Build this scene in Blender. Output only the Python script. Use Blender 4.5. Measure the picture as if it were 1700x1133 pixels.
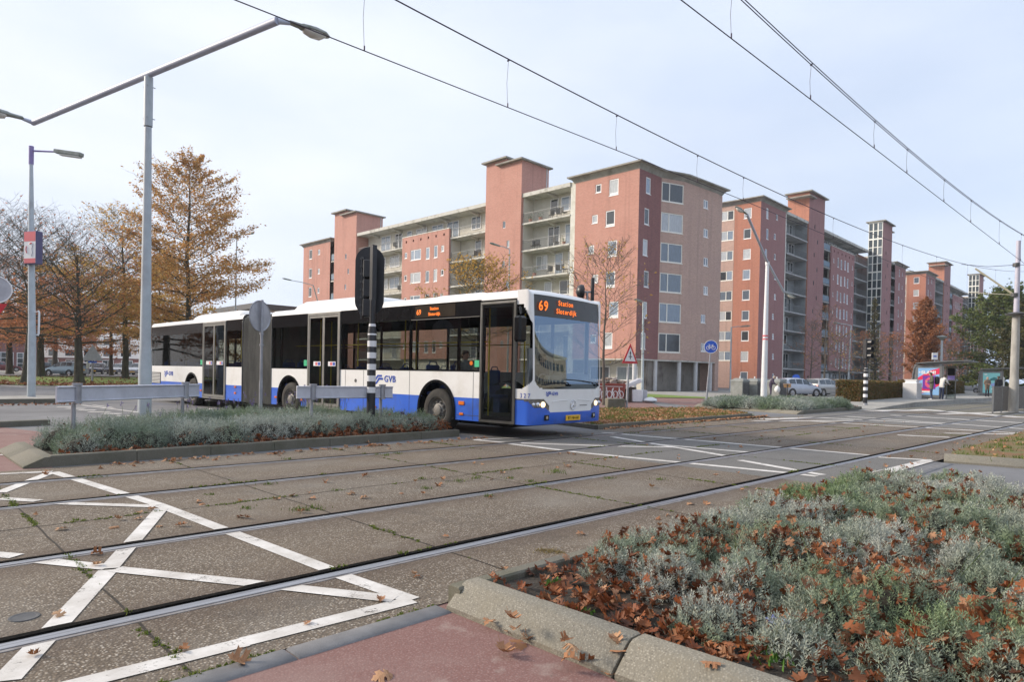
import bpy, math, random
import numpy as np
from mathutils import Vector, Matrix, noise as mnoise
R=math.radians
sc=bpy.context.scene
col=sc.collection
for o in list(bpy.data.objects): bpy.data.objects.remove(o)
# ---------------------------------------------------------------- camera
CF=1100.0; CX=850.0; PY=635.803; CH=1.302
_ro,_pi,_ya=R(1.142),R(-0.721),R(45.657)
_cp,_sp=math.cos(_pi),math.sin(_pi)
FW=Vector((math.cos(_ya)*_cp,math.sin(_ya)*_cp,_sp))
_r0=Vector((math.sin(_ya),-math.cos(_ya),0)); _u0=Vector((-math.cos(_ya)*_sp,-math.sin(_ya)*_sp,_cp))
RT=math.cos(_ro)*_r0+math.sin(_ro)*_u0; UP=-math.sin(_ro)*_r0+math.cos(_ro)*_u0
cd=bpy.data.cameras.new("camera"); cam=bpy.data.objects.new("camera",cd); col.objects.link(cam)
m=Matrix((RT,UP,-FW)).transposed().to_4x4(); m.translation=(0,0,CH); cam.matrix_world=m
cd.sensor_width=36; cd.sensor_fit='HORIZONTAL'; cd.lens=36*CF/1700; cd.shift_y=(PY-566.5)/1700
cd.clip_start=.05; cd.clip_end=3000
sc.camera=cam
def ray(u,v): return FW+RT*((u-CX)/CF)+UP*((PY-v)/CF)
def G(u,v,z=0.0):
    d=ray(u,v); t=(z-CH)/d.z; return (d.x*t,d.y*t)
def D(u,v,dep):
    d=ray(u,v)*dep; return Vector((d.x,d.y,CH+d.z))
# ---------------------------------------------------------------- sky and sun
SUN_AZ=R(128); SUN_EL=R(27)
w=bpy.data.worlds.new("World"); sc.world=w; w.use_nodes=True
nt=w.node_tree; nt.nodes.clear()
def N(t,**k):
    n=nt.nodes.new(t)
    for a,b in k.items(): setattr(n,a,b)
    return n
out=N('ShaderNodeOutputWorld'); bg=N('ShaderNodeBackground'); sky=N('ShaderNodeTexSky',sky_type='NISHITA',sun_disc=False)
sky.sun_elevation=SUN_EL; sky.sun_rotation=math.pi/2-SUN_AZ; sky.air_density=1.0; sky.dust_density=3.0; sky.ozone_density=1.5
tc=N('ShaderNodeTexCoord'); mp=N('ShaderNodeMapping'); mp.inputs['Scale'].default_value=(1,1,2.6)
n1=N('ShaderNodeTexNoise'); n1.inputs['Scale'].default_value=1.5; n1.inputs['Detail'].default_value=7; n1.inputs['Roughness'].default_value=.5
n1.inputs['Distortion'].default_value=.25
nt.links.new(tc.outputs['Generated'],mp.inputs[0]); nt.links.new(mp.outputs[0],n1.inputs['Vector'])
cr=N('ShaderNodeValToRGB'); cr.color_ramp.elements[0].position=.33; cr.color_ramp.elements[1].position=.62
cr.color_ramp.elements[0].color=(.80,.80,.80,1); cr.color_ramp.elements[1].color=(.97,.97,.97,1)
nt.links.new(n1.outputs[0],cr.inputs[0])
# the cloud layer is brighter round the veiled sun
vn=N('ShaderNodeVectorMath',operation='NORMALIZE'); nt.links.new(tc.outputs['Generated'],vn.inputs[0])
dp=N('ShaderNodeVectorMath',operation='DOT_PRODUCT'); nt.links.new(vn.outputs[0],dp.inputs[0])
dp.inputs[1].default_value=(math.cos(SUN_AZ)*math.cos(SUN_EL),math.sin(SUN_AZ)*math.cos(SUN_EL),math.sin(SUN_EL))
cl=N('ShaderNodeValToRGB'); ce=cl.color_ramp.elements
ce[0].position=0.0; ce[0].color=(4.5,5.35,6.8,1); ce[1].position=1.0; ce[1].color=(6.0,6.3,6.9,1)
e=ce.new(.45); e.color=(5.25,5.8,6.9,1)
mr=N('ShaderNodeMapRange'); mr.inputs[1].default_value=-.6; mr.inputs[2].default_value=.85
nt.links.new(dp.outputs['Value'],mr.inputs[0]); nt.links.new(mr.outputs[0],cl.inputs[0])
n2=N('ShaderNodeTexNoise'); n2.inputs['Scale'].default_value=2.3; n2.inputs['Detail'].default_value=6; n2.inputs['Roughness'].default_value=.52; mp2=N('ShaderNodeMapping'); mp2.inputs['Scale'].default_value=(1,1,3.2); mp2.inputs['Location'].default_value=(3,1,2)
nt.links.new(tc.outputs['Generated'],mp2.inputs[0]); nt.links.new(mp2.outputs[0],n2.inputs['Vector'])
c2=N('ShaderNodeValToRGB'); c2.color_ramp.elements[0].position=.35; c2.color_ramp.elements[1].position=.66; c2.color_ramp.elements[0].color=(.94,.965,1.0,1); c2.color_ramp.elements[1].color=(1.10,1.08,1.05,1); nt.links.new(n2.outputs[0],c2.inputs[0])
mu=N('ShaderNodeMixRGB',blend_type='MULTIPLY'); mu.inputs[0].default_value=1; nt.links.new(cl.outputs[0],mu.inputs[1]); nt.links.new(c2.outputs[0],mu.inputs[2])
mx=N('ShaderNodeMixRGB'); nt.links.new(cr.outputs[0],mx.inputs[0]); nt.links.new(sky.outputs[0],mx.inputs[1]); nt.links.new(mu.outputs[0],mx.inputs[2])
bg.inputs[1].default_value=.1
nt.links.new(mx.outputs[0],bg.inputs[0]); nt.links.new(bg.outputs[0],out.inputs[0])
sl=bpy.data.lights.new("sun",'SUN'); sl.energy=2.9; sl.angle=R(12); sl.color=(1,.87,.72)
so=bpy.data.objects.new("sun",sl); col.objects.link(so)
sd=Vector((math.cos(SUN_AZ)*math.cos(SUN_EL),math.sin(SUN_AZ)*math.cos(SUN_EL),math.sin(SUN_EL)))
so.rotation_euler=sd.to_track_quat('Z','Y').to_euler(); so.location=(-20,20,40)
sc.view_settings.view_transform='Standard'; sc.view_settings.look='None'; sc.view_settings.gamma=1; sc.view_settings.exposure=0.68
sc.render.engine='CYCLES'
sc.cycles.use_denoising=True; sc.cycles.max_bounces=6; sc.cycles.transparent_max_bounces=12
# ---------------------------------------------------------------- materials
def pm(name,c1,c2=None,scale=5,rough=.7,metal=0,bump=0,bscale=None,spec=None,coords='Object',detail=4,ramp=(.35,.65),c3=None,s3=1.0,p3=(.5,.7),isl=0,emit=None,es=0,coat=0,alpha=None,stretch=None,trans=0):
    M=bpy.data.materials.new(name); M.use_nodes=True; t=M.node_tree; b=t.nodes['Principled BSDF']; L=t.links.new
    b.inputs['Roughness'].default_value=rough; b.inputs['Metallic'].default_value=metal
    if spec is not None: b.inputs['Specular IOR Level'].default_value=spec
    if coat: b.inputs['Coat Weight'].default_value=coat
    if trans: b.inputs['Transmission Weight'].default_value=trans
    b.inputs['Base Color'].default_value=(*c1,1)
    co=t.nodes.new('ShaderNodeTexCoord'); vec=co.outputs[coords]
    if stretch:
        mpp=t.nodes.new('ShaderNodeMapping'); mpp.inputs['Scale'].default_value=stretch; L(vec,mpp.inputs[0]); vec=mpp.outputs[0]
    last=None
    if c2 is not None:
        n=t.nodes.new('ShaderNodeTexNoise'); n.inputs['Scale'].default_value=scale; n.inputs['Detail'].default_value=detail; n.inputs['Roughness'].default_value=.62; L(vec,n.inputs['Vector'])
        r=t.nodes.new('ShaderNodeValToRGB'); r.color_ramp.elements[0].position=ramp[0]; r.color_ramp.elements[1].position=ramp[1]
        r.color_ramp.elements[0].color=(*c1,1); r.color_ramp.elements[1].color=(*c2,1); L(n.outputs[0],r.inputs[0]); last=r.outputs[0]
    if c3 is not None:
        n=t.nodes.new('ShaderNodeTexNoise'); n.inputs['Scale'].default_value=s3; n.inputs['Detail'].default_value=5; n.inputs['Roughness'].default_value=.6; L(vec,n.inputs['Vector'])
        mp_=t.nodes.new('ShaderNodeMapRange'); mp_.inputs[1].default_value=p3[0]; mp_.inputs[2].default_value=p3[1]; L(n.outputs[0],mp_.inputs[0])
        x=t.nodes.new('ShaderNodeMixRGB'); L(mp_.outputs[0],x.inputs[0]); 
        if last: L(last,x.inputs[1])
        else: x.inputs[1].default_value=(*c1,1)
        x.inputs[2].default_value=(*c3,1); last=x.outputs[0]
    if isl:
        g=t.nodes.new('ShaderNodeNewGeometry'); h=t.nodes.new('ShaderNodeHueSaturation')
        m1=t.nodes.new('ShaderNodeMapRange'); m1.inputs[3].default_value=1-isl; m1.inputs[4].default_value=1+isl; L(g.outputs['Random Per Island'],m1.inputs[0]); L(m1.outputs[0],h.inputs['Value'])
        if last: L(last,h.inputs['Color'])
        else: h.inputs['Color'].default_value=(*c1,1)
        last=h.outputs[0]
    if last: L(last,b.inputs['Base Color'])
    if bump:
        n=t.nodes.new('ShaderNodeTexNoise'); n.inputs['Scale'].default_value=bscale or scale*3; n.inputs['Detail'].default_value=5; L(vec,n.inputs['Vector'])
        bm=t.nodes.new('ShaderNodeBump'); bm.inputs['Strength'].default_value=bump; bm.inputs['Distance'].default_value=.01; L(n.outputs[0],bm.inputs['Height']); L(bm.outputs[0],b.inputs['Normal'])
    if emit: b.inputs['Emission Color'].default_value=(*emit,1); b.inputs['Emission Strength'].default_value=es
    if alpha is not None: b.inputs['Alpha'].default_value=alpha
    return M
def leafmat(name,cols,rough=.6,tr=.25):
    """leaf colour picked per leaf from a short list"""
    M=bpy.data.materials.new(name); M.use_nodes=True; t=M.node_tree; b=t.nodes['Principled BSDF']; L=t.links.new
    g=t.nodes.new('ShaderNodeNewGeometry'); r=t.nodes.new('ShaderNodeValToRGB'); el=r.color_ramp.elements
    k=len(cols)
    el[0].position=0; el[0].color=(*cols[0],1); el[1].position=1; el[1].color=(*cols[-1],1)
    for i in range(1,k-1):
        e=el.new(i/(k-1)); e.color=(*cols[i],1)
    L(g.outputs['Random Per Island'],r.inputs[0]); L(r.outputs[0],b.inputs['Base Color']); b.inputs['Roughness'].default_value=rough
    b.inputs['Specular IOR Level'].default_value=.25
    if tr:
        tl=t.nodes.new('ShaderNodeBsdfTranslucent'); L(r.outputs[0],tl.inputs[0]); ms=t.nodes.new('ShaderNodeMixShader'); ms.inputs[0].default_value=tr
        o=t.nodes['Material Output']; L(b.outputs[0],ms.inputs[1]); L(tl.outputs[0],ms.inputs[2]); L(ms.outputs[0],o.inputs[0])
    return M
def pebble(name,cols,scale=95,dirt=None,mort=(.06,.055,.045),bump=.6,rails=None):
    """exposed-aggregate concrete: pebbles in mortar with dirt patches"""
    M=bpy.data.materials.new(name); M.use_nodes=True; t=M.node_tree; b=t.nodes['Principled BSDF']; L=t.links.new
    co=t.nodes.new('ShaderNodeTexCoord'); v=t.nodes.new('ShaderNodeTexVoronoi'); v.inputs['Scale'].default_value=scale; L(co.outputs['Object'],v.inputs['Vector'])
    r=t.nodes.new('ShaderNodeValToRGB'); el=r.color_ramp.elements; k=len(cols)
    el[0].position=0; el[0].color=(*cols[0],1); el[1].position=1; el[1].color=(*cols[-1],1)
    for i in range(1,k-1): e=el.new(i/(k-1)); e.color=(*cols[i],1)
    sp=t.nodes.new('ShaderNodeSeparateColor'); L(v.outputs['Color'],sp.inputs[0]); L(sp.outputs[0],r.inputs[0])
    mr=t.nodes.new('ShaderNodeMapRange'); mr.inputs[1].default_value=.25; mr.inputs[2].default_value=.62; L(v.outputs['Distance'],mr.inputs[0])
    x=t.nodes.new('ShaderNodeMixRGB'); L(mr.outputs[0],x.inputs[0]); L(r.outputs[0],x.inputs[1]); x.inputs[2].default_value=(*mort,1)
    last=x.outputs[0]
    def patch(sc_,c,a,bb,last,det=6,mode='MIX',fac=1.0):
        n=t.nodes.new('ShaderNodeTexNoise'); n.inputs['Scale'].default_value=sc_; n.inputs['Detail'].default_value=det; n.inputs['Roughness'].default_value=.65; L(co.outputs['Object'],n.inputs['Vector'])
        m_=t.nodes.new('ShaderNodeMapRange'); m_.inputs[1].default_value=a; m_.inputs[2].default_value=bb; m_.inputs[4].default_value=fac; L(n.outputs[0],m_.inputs[0])
        y=t.nodes.new('ShaderNodeMixRGB'); y.blend_type=mode; L(m_.outputs[0],y.inputs[0]); L(last,y.inputs[1]); y.inputs[2].default_value=(*c,1); return y.outputs[0]
    for p in (dirt or []): last=patch(*p[:4],last,**(p[4] if len(p)>4 else {}))
    if rails:
        # rust and grease stains along each rail, broken up by noise
        sy=t.nodes.new('ShaderNodeSeparateXYZ'); L(co.outputs['Object'],sy.inputs[0]); acc=None
        for yr in rails:
            q=t.nodes.new('ShaderNodeMath'); q.operation='SUBTRACT'; q.inputs[1].default_value=yr; L(sy.outputs[1],q.inputs[0]); a=t.nodes.new('ShaderNodeMath'); a.operation='ABSOLUTE'; L(q.outputs[0],a.inputs[0])
            if acc is None: acc=a.outputs[0]
            else: mn=t.nodes.new('ShaderNodeMath'); mn.operation='MINIMUM'; L(acc,mn.inputs[0]); L(a.outputs[0],mn.inputs[1]); acc=mn.outputs[0]
        n=t.nodes.new('ShaderNodeTexNoise'); n.inputs['Scale'].default_value=1.0; n.inputs['Detail'].default_value=7; n.inputs['Roughness'].default_value=.7; mpx=t.nodes.new('ShaderNodeMapping'); mpx.inputs['Scale'].default_value=(.9,3,3); L(co.outputs['Object'],mpx.inputs[0]); L(mpx.outputs[0],n.inputs['Vector'])
        sm=t.nodes.new('ShaderNodeMath'); sm.operation='MULTIPLY_ADD'; sm.inputs[1].default_value=-.75; L(n.outputs[0],sm.inputs[0]); L(acc,sm.inputs[2])
        mr2=t.nodes.new('ShaderNodeMapRange'); mr2.inputs[1].default_value=-.30; mr2.inputs[2].default_value=.05; mr2.inputs[3].default_value=.62; mr2.inputs[4].default_value=0; L(sm.outputs[0],mr2.inputs[0])
        y=t.nodes.new('ShaderNodeMixRGB'); L(mr2.outputs[0],y.inputs[0]); L(last,y.inputs[1]); y.inputs[2].default_value=(.075,.05,.034,1); last=y.outputs[0]
    L(last,b.inputs['Base Color']); b.inputs['Roughness'].default_value=.85
    bm=t.nodes.new('ShaderNodeBump'); bm.inputs['Strength'].default_value=bump; bm.inputs['Distance'].default_value=.004; bm.invert=True; L(v.outputs['Distance'],bm.inputs['Height']); L(bm.outputs[0],b.inputs['Normal'])
    return M
def brick(name,c1,c2,mort,dirt):
    M=bpy.data.materials.new(name); M.use_nodes=True; t=M.node_tree; b=t.nodes['Principled BSDF']; L=t.links.new
    co=t.nodes.new('ShaderNodeTexCoord'); s=t.nodes.new('ShaderNodeSeparateXYZ'); L(co.outputs['Object'],s.inputs[0])
    a=t.nodes.new('ShaderNodeMath'); a.operation='ADD'; L(s.outputs[0],a.inputs[0]); L(s.outputs[1],a.inputs[1])
    c=t.nodes.new('ShaderNodeCombineXYZ'); L(a.outputs[0],c.inputs[0]); L(s.outputs[2],c.inputs[1])
    br=t.nodes.new('ShaderNodeTexBrick'); br.inputs['Scale'].default_value=1; br.inputs['Brick Width'].default_value=.22; br.inputs['Row Height'].default_value=.075; br.inputs['Mortar Size'].default_value=.008
    br.inputs['Color1'].default_value=(*c1,1); br.inputs['Color2'].default_value=(*c2,1); br.inputs['Mortar'].default_value=(*mort,1); br.inputs['Bias'].default_value=-.1
    L(c.outputs[0],br.inputs['Vector']); last=br.outputs[0]
    for sc_,cc,lo,hi,fac in dirt:
        n=t.nodes.new('ShaderNodeTexNoise'); n.inputs['Scale'].default_value=sc_; n.inputs['Detail'].default_value=6; n.inputs['Roughness'].default_value=.6; L(co.outputs['Object'],n.inputs['Vector'])
        m_=t.nodes.new('ShaderNodeMapRange'); m_.inputs[1].default_value=lo; m_.inputs[2].default_value=hi; m_.inputs[4].default_value=fac; L(n.outputs[0],m_.inputs[0])
        y=t.nodes.new('ShaderNodeMixRGB'); L(m_.outputs[0],y.inputs[0]); L(last,y.inputs[1]); y.inputs[2].default_value=(*cc,1); last=y.outputs[0]
    mv=t.nodes.new('ShaderNodeMapping'); mv.inputs['Scale'].default_value=(2.2,2.2,.10); L(co.outputs['Object'],mv.inputs[0]); ns=t.nodes.new('ShaderNodeTexNoise'); ns.inputs['Scale'].default_value=1.0; ns.inputs['Detail'].default_value=5; L(mv.outputs[0],ns.inputs['Vector'])
    ms_=t.nodes.new('ShaderNodeMapRange'); ms_.inputs[1].default_value=.52; ms_.inputs[2].default_value=.78; ms_.inputs[4].default_value=.45; L(ns.outputs[0],ms_.inputs[0]); y=t.nodes.new('ShaderNodeMixRGB'); L(ms_.outputs[0],y.inputs[0]); L(last,y.inputs[1]); y.inputs[2].default_value=(c2[0]*.62,c2[1]*.7,c2[2]*.75,1); last=y.outputs[0]
    bm=t.nodes.new('ShaderNodeBump'); bm.inputs['Strength'].default_value=.5; bm.inputs['Distance'].default_value=.01; L(br.outputs['Fac'],bm.inputs['Height']); bm.invert=True; L(bm.outputs[0],b.inputs['Normal'])
    L(last,b.inputs['Base Color']); b.inputs['Roughness'].default_value=.88
    return M
def paint_mark(name):
    M=bpy.data.materials.new(name); M.use_nodes=True; t=M.node_tree; b=t.nodes['Principled BSDF']; L=t.links.new
    co=t.nodes.new('ShaderNodeTexCoord')
    def nz(s,d): n=t.nodes.new('ShaderNodeTexNoise'); n.inputs['Scale'].default_value=s; n.inputs['Detail'].default_value=d; n.inputs['Roughness'].default_value=.7; L(co.outputs['Object'],n.inputs['Vector']); return n.outputs[0]
    r=t.nodes.new('ShaderNodeValToRGB'); r.color_ramp.elements[0].position=.3; r.color_ramp.elements[1].position=.7; r.color_ramp.elements[0].color=(.40,.37,.33,1); r.color_ramp.elements[1].color=(.76,.74,.71,1)
    L(nz(2.2,8),r.inputs[0]); L(r.outputs[0],b.inputs['Base Color']); b.inputs['Roughness'].default_value=.7
    m_=t.nodes.new('ShaderNodeMapRange'); m_.inputs[1].default_value=.595; m_.inputs[2].default_value=.69; m_.inputs[3].default_value=1; m_.inputs[4].default_value=.15
    mm=t.nodes.new('ShaderNodeMath'); mm.operation='MULTIPLY_ADD'; mm.inputs[1].default_value=.45; L(nz(70,3),mm.inputs[0])
    m2=t.nodes.new('ShaderNodeMath'); m2.operation='MULTIPLY'; m2.inputs[1].default_value=.62; L(nz(5,6),m2.inputs[0]); L(m2.outputs[0],mm.inputs[2]); L(mm.outputs[0],m_.inputs[0]); L(m_.outputs[0],b.inputs['Alpha'])
    return M
def glassmat(name,tint,op,rough=.03,c=(.02,.022,.025)):
    """tinted pane: part see-through, part mirror"""
    M=bpy.data.materials.new(name); M.use_nodes=True; t=M.node_tree; b=t.nodes['Principled BSDF']; L=t.links.new
    b.inputs['Base Color'].default_value=(*c,1); b.inputs['Roughness'].default_value=rough; b.inputs['Specular IOR Level'].default_value=.5
    tr=t.nodes.new('ShaderNodeBsdfTransparent'); tr.inputs[0].default_value=(*tint,1); ms=t.nodes.new('ShaderNodeMixShader'); 
    fr=t.nodes.new('ShaderNodeFresnel'); fr.inputs[0].default_value=1.55
    a=t.nodes.new('ShaderNodeMath'); a.operation='MAXIMUM'; a.inputs[1].default_value=op; L(fr.outputs[0],a.inputs[0]); L(a.outputs[0],ms.inputs[0])
    L(tr.outputs[0],ms.inputs[1]); L(b.outputs[0],ms.inputs[2]); L(ms.outputs[0],t.nodes['Material Output'].inputs[0])
    return M
def panemat(name,cols,rough=.06,spec=.9):
    """house window: pane colour (net curtain, dark room, blind) differs per window"""
    M=bpy.data.materials.new(name); M.use_nodes=True; t=M.node_tree; b=t.nodes['Principled BSDF']; L=t.links.new
    g=t.nodes.new('ShaderNodeObjectInfo'); n=t.nodes.new('ShaderNodeNewGeometry'); ad=t.nodes.new('ShaderNodeMath'); ad.operation='ADD'; L(g.outputs['Random'],ad.inputs[0])
    mu=t.nodes.new('ShaderNodeMath'); mu.operation='MULTIPLY'; mu.inputs[1].default_value=.35; L(n.outputs['Random Per Island'],mu.inputs[0]); L(mu.outputs[0],ad.inputs[1])
    fr=t.nodes.new('ShaderNodeMath'); fr.operation='FRACT'; L(ad.outputs[0],fr.inputs[0])
    r=t.nodes.new('ShaderNodeValToRGB'); r.color_ramp.interpolation='CONSTANT'; el=r.color_ramp.elements; k=len(cols)
    el[0].position=0; el[0].color=(*cols[0],1); el[1].position=(k-1)/k; el[1].color=(*cols[-1],1)
    for i in range(1,k-1): e=el.new(i/k); e.color=(*cols[i],1)
    L(fr.outputs[0],r.inputs[0])
    co=t.nodes.new('ShaderNodeTexCoord'); nz=t.nodes.new('ShaderNodeTexNoise'); nz.inputs['Scale'].default_value=2.5; mpn=t.nodes.new('ShaderNodeMapping'); mpn.inputs['Scale'].default_value=(4,4,.8); L(co.outputs['Object'],mpn.inputs[0]); L(mpn.outputs[0],nz.inputs['Vector'])
    x=t.nodes.new('ShaderNodeMixRGB'); x.blend_type='MULTIPLY'; x.inputs[0].default_value=.5; L(r.outputs[0],x.inputs[1]); L(nz.outputs[0],x.inputs[2]); L(x.outputs[0],b.inputs['Base Color'])
    b.inputs['Roughness'].default_value=rough; b.inputs['Specular IOR Level'].default_value=spec
    return M
def mirrorglass(name,tint,ref,rc=(.8,.88,.97),ior=1.7):
    """pane: mirror layer over a tinted see-through layer"""
    M=bpy.data.materials.new(name); M.use_nodes=True; t=M.node_tree; L=t.links.new; t.nodes.remove(t.nodes['Principled BSDF'])
    gl=t.nodes.new('ShaderNodeBsdfGlossy'); gl.inputs[0].default_value=(*rc,1); gl.inputs['Roughness'].default_value=.02
    tr=t.nodes.new('ShaderNodeBsdfTransparent'); tr.inputs[0].default_value=(*tint,1); ms=t.nodes.new('ShaderNodeMixShader')
    fr=t.nodes.new('ShaderNodeFresnel'); fr.inputs[0].default_value=ior; a=t.nodes.new('ShaderNodeMath'); a.operation='MAXIMUM'; a.inputs[1].default_value=ref; L(fr.outputs[0],a.inputs[0]); ge=t.nodes.new('ShaderNodeNewGeometry'); sb=t.nodes.new('ShaderNodeMath'); sb.operation='SUBTRACT'; sb.inputs[0].default_value=1; L(ge.outputs['Backfacing'],sb.inputs[1]); mm=t.nodes.new('ShaderNodeMath'); mm.operation='MULTIPLY'; L(a.outputs[0],mm.inputs[0]); L(sb.outputs[0],mm.inputs[1]); L(mm.outputs[0],ms.inputs[0])
    mc=t.nodes.new('ShaderNodeMixRGB'); L(ge.outputs['Backfacing'],mc.inputs[0]); mc.inputs[1].default_value=(*tint,1); mc.inputs[2].default_value=(1,1,1,1); L(mc.outputs[0],tr.inputs[0])
    L(tr.outputs[0],ms.inputs[1]); L(gl.outputs[0],ms.inputs[2]); L(ms.outputs[0],t.nodes['Material Output'].inputs[0])
    return M
# ---------------------------------------------------------------- mesh builder
class MB:
    def __init__(s): s.v=[]; s.f=[]; s.m=[]; s.T=None; s.cur=0
    def add(s,vs,fs):
        b=len(s.v)
        if s.T is not None: vs=[s.T@Vector(p) for p in vs]
        s.v.extend([tuple(p) for p in vs]); s.f.extend([tuple(i+b for i in f) for f in fs]); s.m.extend([s.cur]*len(fs)); return s
    def box(s,x0,x1,y0,y1,z0,z1,M=None):
        vs=[(x,y,z) for z in (z0,z1) for x,y in ((x0,y0),(x1,y0),(x1,y1),(x0,y1))]
        if M is not None: vs=[M@Vector(p) for p in vs]
        return s.add(vs,[(3,2,1,0),(4,5,6,7),(0,1,5,4),(1,2,6,5),(2,3,7,6),(3,0,4,7)])
    def bbox(s,x0,x1,y0,y1,z0,z1,b=.01,M=None):
        """box with chamfered edges"""
        X=(x0,x0+b,x1-b,x1);Y=(y0,y0+b,y1-b,y1);Z=(z0,z0+b,z1-b,z1)
        bm=[]; idx={}
        def P(i,j,k):
            if (i,j,k) not in idx: idx[(i,j,k)]=len(bm); bm.append((X[i],Y[j],Z[k]))
            return idx[(i,j,k)]
        fs=[]
        for k in (0,3): fs.append([P(1,1,k),P(2,1,k),P(2,2,k),P(1,2,k)])
        for j in (0,3): fs.append([P(1,j,1),P(2,j,1),P(2,j,2),P(1,j,2)])
        for i in (0,3): fs.append([P(i,1,1),P(i,2,1),P(i,2,2),P(i,1,2)])
        for (i,a) in ((1,0),(2,3)):
            for (j,c) in ((1,0),(2,3)): fs.append([P(a,j,1),P(i,c,1),P(i,c,2),P(a,j,2)])
            for (k,c) in ((1,0),(2,3)):
                fs.append([P(a,1,k),P(i,1,c),P(i,2,c),P(a,2,k)])
        for (j,a) in ((1,0),(2,3)):
            for (k,c) in ((1,0),(2,3)): fs.append([P(1,a,k),P(1,j,c),P(2,j,c),P(2,a,k)])
        for (i,a) in ((1,0),(2,3)):
            for (j,c) in ((1,0),(2,3)):
                for (k,e) in ((1,0),(2,3)): fs.append([P(a,j,k),P(i,c,k),P(i,j,e)])
        vs=bm if M is None else [M@Vector(p) for p in bm]
        return s.add(vs,fs)
    def tube(s,pts,r,n=8,cap=True,closed=False):
        pts=[Vector(p) for p in pts]; k=len(pts); rs=r if isinstance(r,(list,tuple)) else [r]*k
        vs=[];fs=[]; prev=None
        for i,p in enumerate(pts):
            if closed: t=pts[(i+1)%k]-pts[i-1]
            else: t=(pts[min(i+1,k-1)]-pts[max(i-1,0)])
            if t.length<1e-9: t=Vector((0,0,1))
            t.normalize()
            if prev is None:
                a=Vector((0,0,1)) if abs(t.z)<.9 else Vector((1,0,0)); x=t.cross(a).normalized()
            else: x=(prev-t*prev.dot(t)).normalized()
            prev=x; y=t.cross(x)
            for j in range(n):
                a=2*math.pi*j/n; vs.append(p+(x*math.cos(a)+y*math.sin(a))*rs[i])
        K=k if closed else k-1
        for i in range(K):
            for j in range(n):
                a=i*n+j;b=i*n+(j+1)%n;c=((i+1)%k)*n+(j+1)%n;d=((i+1)%k)*n+j; fs.append((a,b,c,d))
        if cap and not closed: fs.append(tuple(range(n-1,-1,-1))); fs.append(tuple((k-1)*n+j for j in range(n)))
        return s.add(vs,fs)
    def lathe(s,prof,n=24,M=None,cap=True):
        """prof: (r,h) list about local z"""
        vs=[];fs=[]
        for r,h in prof:
            for j in range(n): a=2*math.pi*j/n; vs.append(Vector((r*math.cos(a),r*math.sin(a),h)))
        for i in range(len(prof)-1):
            for j in range(n): fs.append((i*n+j,i*n+(j+1)%n,(i+1)*n+(j+1)%n,(i+1)*n+j))
        if cap: fs.append(tuple(range(n-1,-1,-1))); fs.append(tuple((len(prof)-1)*n+j for j in range(n)))
        if M is not None: vs=[M@v for v in vs]
        return s.add(vs,fs)
    def prism(s,poly,h,M=None,z0=0.0):
        """polygon in xy extruded z0..z0+h"""
        n=len(poly); vs=[Vector((x,y,z0)) for x,y in poly]+[Vector((x,y,z0+h)) for x,y in poly]
        fs=[tuple(range(n-1,-1,-1)),tuple(range(n,2*n))]+[(i,(i+1)%n,n+(i+1)%n,n+i) for i in range(n)]
        if M is not None: vs=[M@v for v in vs]
        return s.add(vs,fs)
    def flat(s,poly,z): return s.add([(x,y,z) for x,y in poly],[tuple(range(len(poly)))])
    def loft(s,rings,closed=True,cap=True):
        n=len(rings[0]); vs=[p for r in rings for p in r]; fs=[]
        for i in range(len(rings)-1):
            for j in range(n if closed else n-1): fs.append((i*n+j,i*n+(j+1)%n,(i+1)*n+(j+1)%n,(i+1)*n+j))
        if cap: fs.append(tuple(range(n-1,-1,-1))); fs.append(tuple((len(rings)-1)*n+j for j in range(n)))
        return s.add(vs,fs)
    def mesh(s,name,mats,smooth=None,recalc=True):
        me=bpy.data.meshes.new(name); me.from_pydata(s.v,[],s.f); 
        for mt in (mats if isinstance(mats,(list,tuple)) else [mats]): me.materials.append(mt)
        if any(s.m): me.polygons.foreach_set('material_index',s.m)
        if recalc:
            import bmesh
            b=bmesh.new(); b.from_mesh(me); bmesh.ops.recalc_face_normals(b,faces=b.faces); b.to_mesh(me); b.free()
        if smooth is not None:
            me.polygons.foreach_set('use_smooth',[True]*len(me.polygons))
            try: me.set_sharp_from_angle(angle=R(smooth))
            except Exception: pass
        me.update(); return me
    def build(s,name,mats,parent=None,smooth=None,recalc=True):
        o=bpy.data.objects.new(name,s.mesh(name,mats,smooth,recalc)); col.objects.link(o)
        if parent is not None: o.parent=parent
        return o
def tag(o,label=None,cat=None,group=None,kind=None):
    for k,v in (('label',label),('category',cat),('group',group),('kind',kind)):
        if v: o[k]=v
    return o
def empty(name,loc,rz=0,label=None,cat=None,group=None,rx=0,ry=0):
    o=bpy.data.objects.new(name,None); col.objects.link(o); o.location=loc; o.rotation_euler=(rx,ry,rz); o.empty_display_size=.2
    return tag(o,label,cat,group)
def kids(o): return [c for c in bpy.data.objects if c.parent==o]
def copy_tree(o,parent=None,_k=None):
    if _k is None:
        _k={}
        for c in bpy.data.objects:
            if c.parent: _k.setdefault(c.parent.name,[]).append(c)
    c=o.copy(); col.objects.link(c)
    if parent is not None: c.parent=parent
    for ch in _k.get(o.name,[]): copy_tree(ch,c,_k)
    return c
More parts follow.
